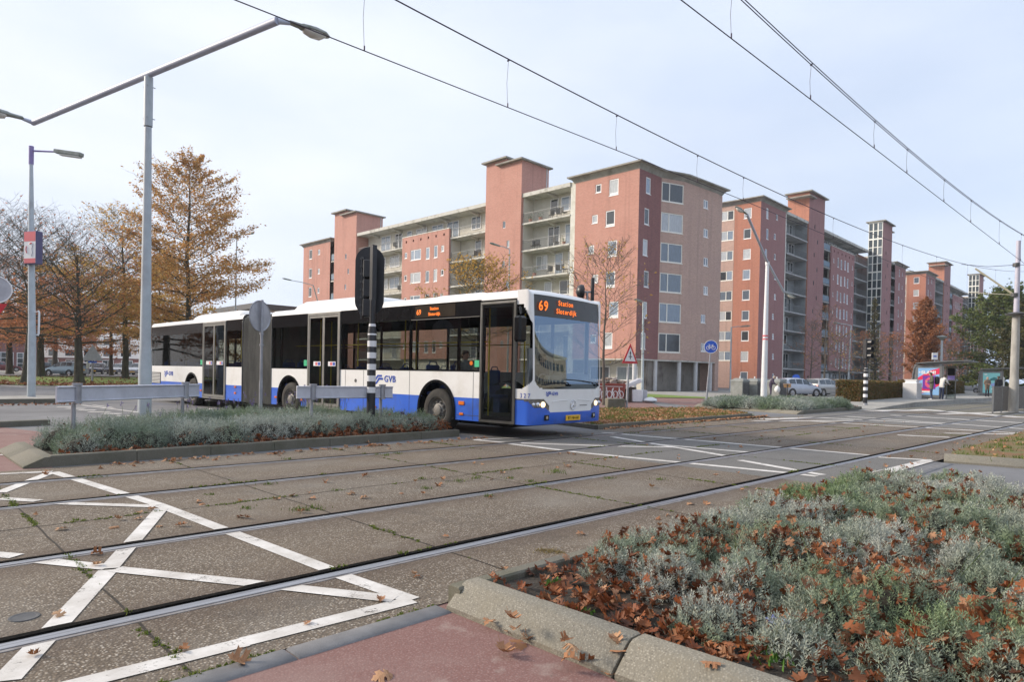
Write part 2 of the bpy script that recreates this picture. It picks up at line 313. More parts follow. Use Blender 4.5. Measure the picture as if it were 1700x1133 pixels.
def text(s,size,name='lettering',parent=None,mat_=None,M=None,ext=.002,align='LEFT',spacing=1.0,sx=1.0,bold=0):
    c=bpy.data.curves.new('t','FONT'); c.body=s; c.size=size; c.extrude=ext; c.align_x=align; c.space_character=spacing; c.offset=bold
    t=bpy.data.objects.new('t',c); col.objects.link(t); dg=bpy.context.evaluated_depsgraph_get(); dg.update()
    me=bpy.data.meshes.new_from_object(t.evaluated_get(dg)); bpy.data.objects.remove(t); bpy.data.curves.remove(c)
    me.name=name
    S=Matrix.Diagonal((sx,1,1,1)); me.transform((M@S) if M is not None else S)
    me.materials.clear(); me.materials.append(mat_)
    o=bpy.data.objects.new(name,me); col.objects.link(o)
    if parent is not None: o.parent=parent
    return o
def basis(o,x,y,z=None):
    """matrix with local x,y axes"""
    x=Vector(x).normalized(); y=Vector(y).normalized(); z=x.cross(y).normalized() if z is None else Vector(z)
    m=Matrix((x,y,z)).transposed().to_4x4(); m.translation=Vector(o); return m
rnd=random.Random(7)
# ---------------------------------------------------------------- materials list
MT={}
MT['track']=pebble('exposed_aggregate',[(.06,.043,.028),(.17,.137,.10),(.285,.235,.175),(.52,.47,.40),(.09,.068,.048),(.24,.18,.12)],scale=80,mort=(.095,.072,.05),
   dirt=[(.55,(.15,.115,.08),.42,.66,dict(fac=.6)),(2.3,(.24,.21,.17),.54,.75,dict(fac=.5)),(.9,(.065,.055,.045),.57,.70,dict(fac=.55)),(9,(.3,.275,.23),.66,.76,dict(fac=.5)),(.35,(.20,.185,.16),.5,.66,dict(fac=.45))],bump=.9,rails=(3.78,5.33,7.46,8.97))
MT['track2']=pebble('grey_aggregate',[(.09,.085,.08),(.17,.165,.155),(.24,.235,.22),(.13,.12,.115)],scale=80,mort=(.12,.115,.105),
   dirt=[(.8,(.15,.145,.14),.45,.7,dict(fac=.6)),(.5,(.07,.065,.06),.55,.75,dict(fac=.6)),(6,(.2,.195,.185),.62,.75,dict(fac=.4))],bump=.4)
MT['asphalt']=pm('asphalt',(.135,.135,.14),(.19,.19,.195),scale=.7,rough=.85,bump=.4,bscale=120,c3=(.10,.10,.105),s3=.25,p3=(.5,.7))
MT['paving']=pm('pale_paving',(.27,.26,.24),(.36,.35,.32),scale=3,rough=.9,bump=.2,bscale=40,c3=(.2,.19,.17),s3=.6)
MT['redpath']=pebble('red_asphalt',[(.15,.075,.063),(.22,.125,.11),(.28,.18,.16),(.17,.10,.09),(.25,.15,.13)],scale=95,mort=(.19,.095,.082),
   dirt=[(1.2,(.26,.18,.16),.45,.7,dict(fac=.6)),(2.6,(.38,.33,.29),.60,.74,dict(fac=.7)),(.8,(.17,.09,.08),.54,.7,dict(fac=.5)),(16,(.10,.07,.06),.66,.74,dict(fac=.6))],bump=.3)
MT['kerb']=pebble('kerb_concrete',[(.12,.11,.09),(.22,.205,.165),(.32,.30,.25),(.17,.16,.13)],scale=110,mort=(.19,.175,.14),
   dirt=[(3,(.20,.18,.13),.5,.7,dict(fac=.7)),(1.2,(.15,.14,.09),.56,.72,dict(fac=.6)),(14,(.38,.36,.32),.64,.75,dict(fac=.5))],bump=.5)
MT['kerbd']=pebble('weathered_kerb',[(.12,.115,.09),(.17,.16,.125),(.22,.205,.165)],scale=150,mort=(.14,.13,.1),
   dirt=[(2,(.09,.09,.055),.5,.7,dict(fac=.7)),(9,(.24,.22,.19),.62,.75,dict(fac=.4))],bump=.5)
MT['kerbm']=pebble('mossy_kerb',[(.17,.16,.12),(.22,.21,.16),(.27,.255,.21)],scale=150,mort=(.19,.18,.14),dirt=[(2.5,(.11,.11,.065),.45,.7,dict(fac=.8))],bump=.5)
MT['strip']=pm('blue_grey_strip',(.125,.125,.13),(.18,.18,.185),scale=6,rough=.75,bump=.3,bscale=150)
MT['soil']=pm('dark_soil',(.02,.016,.012),(.05,.04,.03),scale=30,rough=.95,bump=1,bscale=60)
MT['grassg']=pm('lawn',(.12,.20,.03),(.19,.27,.05),scale=8,rough=.9,bump=.6,bscale=60,c3=(.20,.15,.06),s3=.8,p3=(.5,.75))
MT['grassl']=pm('leafy_lawn',(.17,.12,.05),(.12,.14,.04),scale=14,rough=.95,bump=.8,bscale=90,c3=(.20,.10,.045),s3=1.2,p3=(.45,.6))
MT['ground']=pm('far_ground',(.16,.15,.13),(.2,.19,.16),scale=.2,rough=.9)
MT['mark']=paint_mark('road_paint')
MT['rail']=pm('worn_steel',(.28,.28,.29),(.50,.50,.52),scale=3,rough=.42,metal=1,stretch=(.3,20,20))
MT['railside']=pm('rusty_steel',(.16,.14,.13),(.26,.25,.25),scale=9,rough=.7)
MT['black']=pm('black_rubber',(.006,.006,.006),(.014,.013,.012),scale=20,rough=.95,spec=.05)
MT['galv']=pm('galvanised_steel',(.33,.34,.37),(.42,.43,.47),scale=12,rough=.45,metal=.55,c3=(.25,.25,.28),s3=3)
MT['railgrd']=pm('weathered_aluminium',(.50,.51,.57),(.60,.61,.68),scale=4,rough=.5,metal=.15,c3=(.30,.31,.33),s3=2,p3=(.55,.75))
MT['polegrey']=pm('pole_paint',(.40,.45,.48),(.47,.52,.55),scale=3,rough=.5,c3=(.34,.36,.38),s3=1.2)
MT['armgrey']=pm('arm_paint',(.40,.44,.54),(.46,.50,.60),scale=5,rough=.5)
MT['mauve']=pm('purple_pole',(.22,.17,.38),(.27,.22,.42),scale=3,rough=.5)
MT['lampbody']=pm('lamp_housing',(.20,.22,.19),(.30,.32,.30),scale=9,rough=.5,c3=(.12,.14,.10),s3=6)
MT['lens']=pm('lamp_lens',(.55,.55,.50),(.65,.64,.6),scale=8,rough=.15)
MT['blackp']=pm('black_paint',(.012,.013,.016),(.022,.023,.028),scale=4,rough=.4)
MT['dgrey']=pm('dark_grey',(.05,.05,.052),(.09,.09,.09),scale=8,rough=.5)
MT['white']=pm('white_paint',(.72,.72,.74),(.80,.80,.81),scale=3,rough=.4,c3=(.6,.6,.6),s3=4,p3=(.6,.8))
MT['signback']=pm('sign_back',(.40,.40,.43),(.5,.5,.53),scale=5,rough=.4,metal=.3)
MT['red']=pm('sign_red',(.55,.02,.03),(.5,.02,.03),scale=3,rough=.4)
MT['blue']=pm('sign_blue',(.015,.08,.48),(.02,.10,.52),scale=3,rough=.4)
MT['signw']=pm('sign_white',(.75,.75,.76),(.8,.8,.8),scale=3,rough=.35)
MT['concpole']=pm('concrete_pole',(.30,.29,.27),(.42,.41,.38),scale=4,rough=.85,c3=(.26,.19,.10),s3=1.1,p3=(.55,.68),stretch=(1,1,.35))
MT['mauvepole']=pm('mast_paint',(.42,.41,.50),(.5,.49,.57),scale=3,rough=.5,c3=(.33,.25,.18),s3=1.4,p3=(.62,.75))
MT['wire']=pm('wire',(.045,.03,.055),(.06,.045,.07),scale=3,rough=.6,metal=.4)
MT['ins']=pm('insulated_arm',(.55,.50,.35),(.6,.56,.42),scale=5,rough=.6)
# ---------------------------------------------------------------- ground sheets
def sheet(name,poly,z,mat_,kind='structure'):
    return tag(MB().flat(poly,z).build(name,mat_),kind=kind)
def rect(x0,x1,y0,y1): return [(x0,y0),(x1,y0),(x1,y1),(x0,y1)]
sheet('ground',rect(-900,1500,-900,1500),-.16,MT['ground'])
def CY_(x): return 7.44+(.0003*(x-5)**2 if x>5 else 0)
RAILS=[('A',lambda x:3.78),('B',lambda x:5.33),('C',lambda x:CY_(x)),('D',lambda x:CY_(x)+1.5)]
HW=.038; GRV=.10           # half head, flangeway
XS=[-25,-10,0,1,2,3,4,5,6,7,8,8.62,9,10,11,12,12.68,14,16,18,20,22.6,25,28,31.3,34,38,44,52,60,75,100,150]
def strip_sheet(f0,f1,z,xa,xb):
    mb=MB(); xs=[x for x in XS if xa<=x<=xb]
    vs=[];fs=[]
    for x in xs: vs+= [(x,f0(x),z),(x,f1(x),z)]
    for i in range(len(xs)-1): fs.append((2*i,2*i+2,2*i+3,2*i+1))
    return vs,fs
BED_F=lambda x:10.02+.0*x
def edge_back(x): return 10.05 if x<8.62 else 9.98 + .012*(x-9)
segs=[(lambda x:2.92,lambda x:RAILS[0][1](x)-HW),(lambda x:RAILS[0][1](x)+HW+GRV,lambda x:RAILS[1][1](x)-HW),(lambda x:RAILS[1][1](x)+HW+GRV*.85,lambda x:RAILS[2][1](x)-HW),
      (lambda x:RAILS[2][1](x)+HW+GRV*.85,lambda x:RAILS[3][1](x)-HW),(lambda x:RAILS[3][1](x)+HW+GRV*.85,edge_back)]
for nm,mt,ranges in (('track_bed',MT['track'],[(-25,8.62),(12.68,22.6),(31.3,34)]),('track_crossing',MT['track2'],[(8.62,12.68),(22.6,31.3)]),('ballast_bed',MT['kerbd'],[(34,150)])):
    mb=MB()
    for xa,xb in ranges:
        for f0,f1 in segs:
            vs,fs=strip_sheet(f0,f1,0,xa,xb); mb.add(vs,fs)
    tag(mb.build(nm,mt),kind='structure')
sheet('track_foundation',rect(-25,150,2.95,10.0),-.06,MT['black'])
RL=[('nearest tram rail, bright worn head beside a broad black groove','nearest'),
    ('second tram rail from the camera, bright head with thin dark groove','second'),
    ('third tram rail, narrow bright line between the two tracks and the planted island','third'),
    ('farthest tram rail, running closest to the lavender island kerb','farthest')]
for i,(k,f) in enumerate(RAILS):
    gw=GRV if i==0 else GRV*.85; hw=(.038,.034,.021,.018)[i]
    root=empty('tram_rail',(0,f(0),0),label=RL[i][0],cat='rail',group='tram rails across the junction'); oy=f(0)
    def prof(a,b,z0,z1,mt,nm):
        mb=MB(); rings=[]
        for x in XS: y=f(x)-oy; rings.append([(x,y+a,z0),(x,y+b,z0),(x,y+b,z1),(x,y+a,z1)])
        mb.loft(rings); return mb.build(nm,mt,root)
    prof(-hw,hw,-.05,.007,MT['rail'],'rail_head'); prof(hw+.0005,HW+.0005,-.05,-.003,MT['black'],'web_filler') if hw<HW else None; prof(HW+.001,HW+gw*.55,-.055,-.006,MT['black'],'flangeway')
    prof(HW+gw*.55,HW+gw-.001,-.05,.002,MT['black'],'rubber_filler'); prof(-HW-.03,-hw-.0005,-.05,.003,MT['railside'],'rail_lip')
# roads and paths
sheet('road',[(-60,10.06),(8.62,10.06),(8.62,9.99),(12.68,9.99),(12.75,10.15),(13.2,12),(14.3,18),(17,34),(24,70),(14,46),(6,52.5),(-60,60)],-.006,MT['asphalt'])
sheet('side_road',[(8.75,2.93),(12.68,2.93),(12.68,2.7),(13.1,1.4),(13.9,-6),(60,-60),(-4,-60),(8.7,.8)],-.006,MT['asphalt'])
sheet('side_road_far',[(22.6,10.0),(31.3,10.4),(33.2,10.55),(26.7,15.3),(31,21),(26,17),(23,12)],-.008,MT['asphalt'])
sheet('cycle_path',[(-30,2.93),(2.5,2.93),(2.30,1.6),(2.6,-1.5),(3.5,-9),(-30,-30)],-.006,MT['redpath'])
sheet('cycle_path_left',[(-30,10.06),(1.72,10.06),(1.74,12.1),(2.1,13.6),(2.5,15.5),(2.0,17.3),(-30,18.2)],-.002,MT['redpath'])
sheet('pavement',[(31.3,10.2),(45,10.0),(150,12),(150,30),(60,34),(47,22),(33,16),(30.5,14.8),(33,10.6)],.004,MT['paving'])
sheet('car_park',[(36,19.5),(46,17.5),(150,16.5),(150,45),(60,60),(34,45),(20,60),(14,46),(15.3,30),(30,24)],-.03,MT['asphalt'])
sheet('cycle_path_far',[(18.6,16.2),(20.4,15.2),(26.6,15.0),(29.5,16.2),(40,21),(38,23),(33,27),(24,28),(15,26),(14.6,20)],-.012,MT['redpath'])
sheet('pavement_far',[(40,24),(46,20),(60,19),(88,36),(52,33.5),(44,50),(44,95),(36,95),(34,40)],.01,MT['paving'])
# blue-grey strips between track and path
def kerbrow(name,p0,p1,n,wid,h,mat_,top=None,gap=.008,z0=-.05,seed=1,skew=0.0):
    """row of kerb stones p0->p1; wid to the left of the direction; top: width of flat top (slanted front)"""
    p0=Vector((*p0,0));p1=Vector((*p1,0)); d=(p1-p0); L_=d.length; d.normalize(); nrm=Vector((-d.y,d.x,0)); mb=MB(); rr=random.Random(seed)
    for i in range(n):
        a=L_*i/n+gap/2; b=L_*(i+1)/n-gap/2; dz=rr.uniform(-.004,.004); dw=rr.uniform(-.004,.004)
        if top is None: pr=[(0,z0),(0,h-.012),(.012,h),(wid-.012,h),(wid,h-.012),(wid,z0)]
        else: pr=[(0,z0),(0,.02),(.01,.03),(wid-top-.02,h-.012),(wid-top+.005,h),(wid-.015,h),(wid,h-.015),(wid,z0)]
        rings=[]
        for t_,sh in ((a,.006),(a+.012,0),(b-.012,0),(b,.006)):
            rings.append([p0+d*t_+nrm*(q+dw)+Vector((0,0,max(z0,zz+dz-(sh if zz>0 else 0)))) for q,zz in pr])
        mb.loft(rings)
    return tag(mb.build(name,mat_,smooth=40),kind='structure')
kerbrow('edging_strip',(-12,2.78),(2.30,2.78),16,.14,.004,MT['strip'],seed=3)
kerbrow('edging_strip',(9.9,2.62),(12.55,2.62),3,.16,.006,MT['strip'],seed=4)
# ---------------------------------------------------------------- painted markings
zones=[]; 
def clip(poly,y0,y1):
    def half(P,s,c):
        o=[]
        for i in range(len(P)):
            a,b=P[i],P[(i+1)%len(P)]; fa=s*(a[1]-c); fb=s*(b[1]-c)
            if fa>=0: o.append(a)
            if (fa>=0)!=(fb>=0): t=fa/(fa-fb); o.append((a[0]+(b[0]-a[0])*t,a[1]+(b[1]-a[1])*t))
        return o
    P=half(poly,1,y0); 
    return half(P,-1,y1) if P else P
PXI=[0]
def band(mb,a,b,wd,z=.0045,bands=True,nsub=1):
    a=Vector(a);b=Vector(b); d=(b-a); L_=d.length
    if L_<1e-4: return
    d.normalize(); n=Vector((-d.y,d.x))*wd/2
    k=max(1,int(L_/1.0))
    for q in range(k):
        s=a+d*L_*q/k; e_=a+d*L_*(q+1)/k
        poly=[tuple(s+n),tuple(e_+n),tuple(e_-n),tuple(s-n)]
        if not bands: mb.flat(poly,z); continue
        xm=(s.x+e_.x)/2; ys=[f(xm) for _,f in RAILS]
        cuts=[(2.93,ys[0]-HW-.03)]+[(ys[i]+HW+(GRV if i==0 else GRV*.85)+.004,(ys[i+1]-HW-.03) if i<3 else 60) for i in range(4)]
        for y0,y1 in cuts:
            p=clip(poly,y0,y1)
            if len(p)>=3: mb.flat(p,z)
def px(mb,x0,y0,x1,y1,wd,**k):
    PXI[0]+=1; k.setdefault('z',.0045); k['z']+=.00035*(PXI[0]%7)
    band(mb,G(x0,y0),G(x1,y1),wd,**k)
mk=MB(); W_=.115; ZI=[0]
for l in [(0,788,87,784),(0,819,84,786),(89,785,265,840),(0,829,64,833),(70,836,258,842),(268,846,181,946),(180,948,8,1133),(265,840,553,950),(552,952,684,998),
          (-60,918,28,925),(40,930,181,944),(191,947,422,971),(422,971,655,997),(684,998,403,1068),(408,1068,100,1145)]: px(mk,*l,W_)
for l in [(1000,719,1298,744),(1298,744,1447,757),(1016,726,1206,758),(1031,742,1119,743.5),(1082,738,1249,752.6),(960,752,1306,786),(1228,765,1366,789.5),(1331,789,1356,792),
          (1457,760,1547,765),(788,731,860,727.5),(788,731,837,736),(847,738,960,752),(865,736.6,1031,742)]: px(mk,*l,.15,z=.0045)
px(mk,1545,766,1452,789,.24)
tag(mk.build('box_marking',MT['mark']),kind='structure')
mk=MB()
for l,wd in [((1265,697,1358,694),.4),((1358,694,1576,705),.30),((1329,699,1690,720),.26),((1405,692,1700,713),.25),((1449,683,1548,681),1.0),((1548,682,1700,694),.8),((1480,690,1700,703),.35),((1490,723,1576,727),.22),((1570,720,1700,722),.2),((1560,688,1700,684),.5),((1250,700,1420,699),.25)]: px(mk,*l,wd,z=.0045)
tag(mk.build('crossing_marking',MT['mark']),kind='structure')
mk=MB()
z5_=lambda x,y:(x*250/1700,560+y*250/1700)
for a,b,wd in [((15,543),(270,562),.25),((390,602),(600,606),.15),((640,790),(820,790),.3),((750,806),(960,808),.3),((880,826),(1080,826),.3),((1000,845),(1240,847),.3),((1160,863),(1370,866),.3),((1310,888),(1510,888),.3),((1450,918),(1600,914),.3),((920,768),(1570,850),.12),((1050,768),(1290,800),.1)]:
    p=z5_(*a);q=z5_(*b); band(mk,G(*p),G(*q),wd,z=.0005,bands=False)
for l in [(240,692,262,699),(320,686,352,679),(0,756,36,755),(1130,668.5,1155,668.5)]: px(mk,*l,.14,z=.004,bands=False)
tag(mk.build('road_marking',MT['mark']),kind='structure')
# slab joints with moss, patched asphalt seams
jm=MB(); rr=random.Random(5)
JX=[1.0,3.05,5.6,7.6,10.6,14.2,16.8,19.4]
for x in [-1.2]+JX:
    for f0,f1 in segs:
        x1=x+.12*rr.uniform(-1,1); y0=f0(x)+.01; y1=f1(x)-.01
        k=max(2,int((y1-y0)/.25)); pts=[(x+.005*rr.uniform(-1,1)+.0,y0+(y1-y0)*i/k) for i in range(k+1)]
        for i in range(k): band(jm,pts[i],pts[i+1],.014,z=.0022,bands=False)
k=60
for i in range(k): band(jm,(-8+i*.5,6.45+.01*rr.uniform(-1,1)),(-8+i*.5+.5,6.45+.01*rr.uniform(-1,1)),.012,z=.0022,bands=False)
tag(jm.build('slab_joints',MT['soil']),kind='structure')
# ---------------------------------------------------------------- beds and kerbs
# foreground bed
kerbrow('kerb',(2.60,-2.9),(2.28,2.84),4,.34,.13,MT['kerb'],top=.15,seed=11)   # placeholder direction, see below
bpy.data.objects.remove(bpy.data.objects['kerb'])
kerbrow('kerb',(2.30,2.84),(2.32,1.72),1,.235,.135,MT['kerb'],top=.10,seed=11)
kerbrow('kerb',(2.32,1.71),(2.50,-1.9),3,.235,.135,MT['kerb'],top=.10,seed=12)
kerbrow('kerb',(9.9,2.90),(2.36,2.90),8,.10,.11,MT['kerbd'],seed=13,z0=-.05)
FGB=[(2.52,2.79),(9.6,2.79),(9.5,1.9),(8.9,.9),(7.4,-1.6),(5.5,-4.4),(3.2,-4.4),(2.86,-1.9),(2.55,1.5)]
sheet('bed_soil',FGB,.075,MT['soil'])
# middle island
MIDB=[(1.78,10.22),(8.75,10.62),(8.78,11.3),(8.2,12.9),(7.5,14.2),(6.5,14.9),(5.2,14.9),(3.7,14.2),(2.5,13.0),(1.80,12.0)]
for i,(a,b,wd,tp) in enumerate([((1.70,10.15),(8.82,10.55),.12,None),]):
    kerbrow('kerb',a,b,7,wd,.14,MT['kerbd'],seed=20)
kerbrow('kerb',(1.42,12.4),(1.42,10.15),2,.34,.13,MT['kerbd'],top=.12,seed=21)
for i in range(1,len(MIDB)-1):
    a=MIDB[i];b=MIDB[i+1]; n=max(1,int(math.dist(a,b)/1.0)); kerbrow('kerb',a,b,n,.12,.13,MT['kerbd'],seed=30+i)
sheet('island_soil',MIDB,.06,MT['soil'])
# left far island, kerb and leaves
ISL=[(-30,30.5),(-30,26.6),(5.2,27.6),(5.9,28.8),(5.4,30.6)]
tag(MB().prism(ISL,.16,z0=-.03).build('traffic_island',MT['paving']),kind='structure')
kerbrow('kerb',(-30,26.4),(5.3,27.4),30,.15,.15,MT['kerbd'],seed=41)
kerbrow('kerb',(-30,18.0),(1.5,17.0),24,.2,.12,MT['kerbd'],seed=42)
kerbrow('kerb',(1.5,17.0),(2.9,17.3),1,.2,.12,MT['kerbd'],seed=43)
# verge with fallen leaves on the right of the bus
VR=[(12.95,10.28),(15.5,10.35),(22.3,10.85),(23.1,11.6),(23.6,12.6),(24.6,14.2),(20.8,15.0),(18.6,16.0),(15.2,16.4),(13.9,12.6)]
sheet('grass_verge',VR,.07,MT['grassl'])
kerbrow('kerb',(12.9,10.15),(22.3,10.72),10,.1,.10,MT['kerbd'],seed=50)
kerbrow('kerb',(13.35,12.6),(12.9,10.2),2,.12,.1,MT['kerb'],seed=51)
# far lavender island
FARB=[(25.6,10.45),(33,10.75),(32.4,12.6),(29.6,15.4),(27.4,15.5),(26.4,14.4)]
sheet('far_island_soil',FARB,.08,MT['soil'])
kerbrow('kerb',(27.1,15.8),(25.2,10.35),7,.35,.13,MT['kerb'],top=.12,seed=52)
kerbrow('kerb',(25.4,10.32),(33.1,10.62),7,.12,.13,MT['kerbd'],seed=53)
# right edge verge
RV=[(12.75,2.75),(14.2,3.0),(20,3.05),(40,3.05),(60,-40),(14,-6),(13.15,1.2)]
sheet('right_verge',RV,.06,MT['grassl'])
kerbrow('kerb',(12.68,2.8),(13.9,-3.5),6,.25,.12,MT['kerb'],top=.12,seed=54)
# lawns far
sheet('lawn',[(31.5,17.2),(33,16.3),(45.5,15.2),(50,17.5),(47,20.4),(39,23),(38.2,21.2)],.0,MT['grassg'])
sheet('lawn_strip',[(24,30),(38.5,23.4),(43,23.4),(42,26),(33,36),(24,36)],.0,MT['grassg'])
mb=MB(); xs=[-60,-40,-20,-5,2,6,10,14,18,24,30,40]
def lz(y,yf): return .02+max(0,min(.25,(y-yf)*.012))
fy=lambda x:52.5+.0*x if x<6 else 52.5-(x-6)*.95
rows=[0,1.5,5,12,22,40]
gv=[[(x,fy(x)+r,lz(fy(x)+r,fy(x))) for x in xs] for r in rows]
vs=[p for r in gv for p in r]; n=len(xs); fs=[(i*n+j,i*n+j+1,(i+1)*n+j+1,(i+1)*n+j) for i in range(len(rows)-1) for j in range(n-1)]
tag(mb.add(vs,fs).build('park_lawn',MT['grassg']),kind='structure')
sheet('park_road',[(-60,77),(20,72),(40,70),(60,90),(60,96),(-60,96)],.33,MT['asphalt'])
# platform
def ple(x): return 10.15+.0006*(x-33)**2 if x>33 else 10.15
mb=MB(); xs=[33,36,40,46,54,66,90,150]
def pz(x): return .02+.23*min(1,max(0,(x-33)/6))
rings=[]
for x in xs: y=min(ple(x),12.2); rings.append([(x,y,-.05),(x,y,pz(x)),(x,y+.25,pz(x)),(x,17.0 if x>46 else 13.2,pz(x)),(x,17.0 if x>46 else 13.2,-.05)])
tag(mb.loft(rings).build('tram_platform',MT['paving']),kind='structure')
# ---------------------------------------------------------------- street lamps
def L2(root,p): return Vector(p)-root.location if root.rotation_euler.z==0 else Matrix.Rotation(-root.rotation_euler.z,3,'Z')@(Vector(p)-root.location)
def lamp_head(root,p,d,s=1.0,bowl=True):
    """luminaire: housing from p along direction d, lens below"""
    d=Vector(d).normalized(); side=d.cross(Vector((0,0,1))).normalized(); up=side.cross(d).normalized()
    M=basis(p,d,side,-up) if False else Matrix((d,side,up)).transposed().to_4x4(); M.translation=Vector(p)
    mb=MB(); 
    prof=[(-.02,.035,.03),(0,.06,.05),(.22,.075,.06),(.26,.10,.075),(.5,.145,.085),(.72,.12,.07),(.82,.05,.03)]
    rings=[]
    for x,hw,hh in prof:
        rings.append([M@Vector((x*s,math.cos(a)*hw*s*1.05,(math.sin(a)*hh*(1.0 if math.sin(a)>0 else .45))*s)) for a in [2*math.pi*k/12+.26 for k in range(12)]])
    mb.loft(rings); h=mb.build('lamp_head',MT['lampbody'],root,smooth=50)
    mb=MB(); rings=[]
    for x,hw,hh in [(.27,.05,.0),(.30,.09,.07),(.45,.125,.11),(.62,.115,.10),(.74,.05,.02)]:
        rings.append([M@Vector((x*s,math.cos(a)*hw*s,(-.02-abs(math.sin(a))*hh*(1 if math.sin(a)<0 else .05))*s)) for a in [2*math.pi*k/12+.26 for k in range(12)]])
    mb.loft(rings); mb.build('lamp_glass',MT['lens'],h,smooth=60)
def straight(root,name,p0,p1,r0,r1,mat_,n=14):
    return MB().tube([p0,p1],[r0,r1],n).build(name,mat_,root,smooth=40)
# big double-arm lamp in the island
b0=Vector((*D(240,693,12.6).xy,.06)); top=D(247,124,12.6)
r=empty('street_lamp',b0,label='tall grey double-armed street lamp rising from the near lavender island',cat='street lamp')
z=top.z; T=L2(r,top); mb=MB(); mb.tube([(0,0,0),(0,0,1.2),(T.x*.2,T.y*.2,1.6),(T.x,T.y,T.z-1.0)],[.118,.116,.098,.062],18); mb.build('pole',MT['polegrey'],r,smooth=40)
mb=MB(); mb.tube([(T.x,T.y,T.z-.98),(T.x,T.y,T.z-.05)],[.078,.078],16)
for zz in (.22,.82):
    for a in (0,2.1,4.2): mb.tube([(T.x+math.cos(a)*.07,T.y+math.sin(a)*.07,T.z-zz),(T.x+math.cos(a)*.12,T.y+math.sin(a)*.12,T.z-zz)],.009,6)
mb.build('sleeve',MT['polegrey'],r,smooth=40)
e1=L2(r,(*G(55,204,z),z)); e2=L2(r,(*G(461,34,z),z))
straight(r,'arm',e1,e2,.062,.062,MT['armgrey'])
for e_,sg in ((e1,-1),(e2,1)):
    d=Vector((sg,0,0)); p2=e_+d*.20+Vector((0,0,.04)); straight(r,'bracket',e_-(e2-e1).normalized()*sg*.01,p2,.05,.035,MT['armgrey'],10); lamp_head(r,p2,d+Vector((0,0,.03)),1.05 if sg<0 else .85)
# lamp post left with the lit sign box
b0=Vector((*G(52,665),.13)); r=empty('street_lamp',b0,label='grey single-arm street lamp on the left carrying a red and white sign box',cat='street lamp')
T=L2(r,D(52,245,24.5)); mb=MB(); mb.tube([(0,0,0),(0,0,2.2),(0,0,2.4),(T.x*.6,T.y*.6,5.4),(T.x,T.y,T.z-.6)],[.135,.13,.12,.105,.062],16); mb.build('pole',MT['polegrey'],r,smooth=40)
mb=MB(); mb.tube([(T.x,T.y,T.z-.62),(T.x,T.y,T.z+.05)],.082,14); mb.build('sleeve',MT['mauve'],r,smooth=40)
a1=L2(r,D(92,252,24.4)); straight(r,'arm',(T.x,T.y,T.z-.12),a1,.035,.03,MT['mauve'],10)
dd=(L2(r,D(142,259,24.2))-a1).normalized()
M=basis(a1,dd,Vector((0,0,1)).cross(dd)); mb=MB(); mb.bbox(0,1.12,-.11,.11,-.05,.09,.02,M); h=mb.build('lamp_head',MT['lampbody'],r)
mb=MB(); mb.bbox(.22,1.08,-.095,.095,-.11,-.052,.02,M); mb.build('lamp_glass',MT['lens'],h)
mb=MB(); mb.tube([(.16,-.05,2.25),(.19,-.05,2.32),(.2,-.05,2.9),(.2,-.05,3.1),(.16,-.05,3.17)],.035,8); mb.tube([(0,0,2.28),(.14,-.05,2.28)],.02,6); mb.tube([(0,0,3.12),(.14,-.05,3.12)],.02,6)
mb.build('bracket',MT['signw'],r)
# sign box: face turned to the left of the camera, dark side to the right
def sign_box():
    c=D(55.5,412,24.2); rt_=Vector((math.sin(_ya),-math.cos(_ya),0))
    ang=R(-16); fx=Matrix.Rotation(ang,3,'Z')@rt_; fn=fx.cross(Vector((0,0,1)))
    ro=empty('sign_box',c,label='small illuminated red and white sign box clamped to the left lamp post',cat='sign'); 
    M=basis((0,0,0),fx,Vector((0,0,1)))
    MB().bbox(-.30,.30,-.60,.60,-.13,.13,.02,M).build('housing',MT['mauve2'],ro)
    mb=MB(); mb.box(-.27,.27,-.57,.57,.131,.137,M); f=mb.build('panel',MT['signw'],ro)
    MB().box(-.27,.27,.22,.57,.138,.141,M).build('red_band',MT['redpale'],f); MB().box(-.27,.27,-.57,-.40,.138,.141,M).build('red_band',MT['redpale'],f)
    mb=MB(); 
    pts=[(.02,.14,.1425),(.10,.17,.1425),(.15,.08,.1425),(.10,-.05,.1425),(.13,-.2,.1425),(.08,-.33,.1425)]
    mb.tube([M@Vector(p) for p in pts],.009,5); mb.build('figure_line',MT['galv'],f)
    mb=MB(); mb.tube([M@Vector(p) for p in [(-.14,-.2,.1425),(-.18,-.08,.1425),(-.16,.05,.1425)]],.02,6); mb.tube([M@Vector(p) for p in [(0,.12,.1425),(.06,.16,.1425),(.11,.14,.1425)]],.022,6); mb.build('figure_mark',MT['redpale'],f)
MT['mauve2']=pm('navy_housing',(.07,.06,.14),(.09,.08,.17),scale=3,rough=.4)
MT['redpale']=pm('faded_red',(.72,.14,.16),(.66,.16,.18),scale=3,rough=.4)
sign_box()
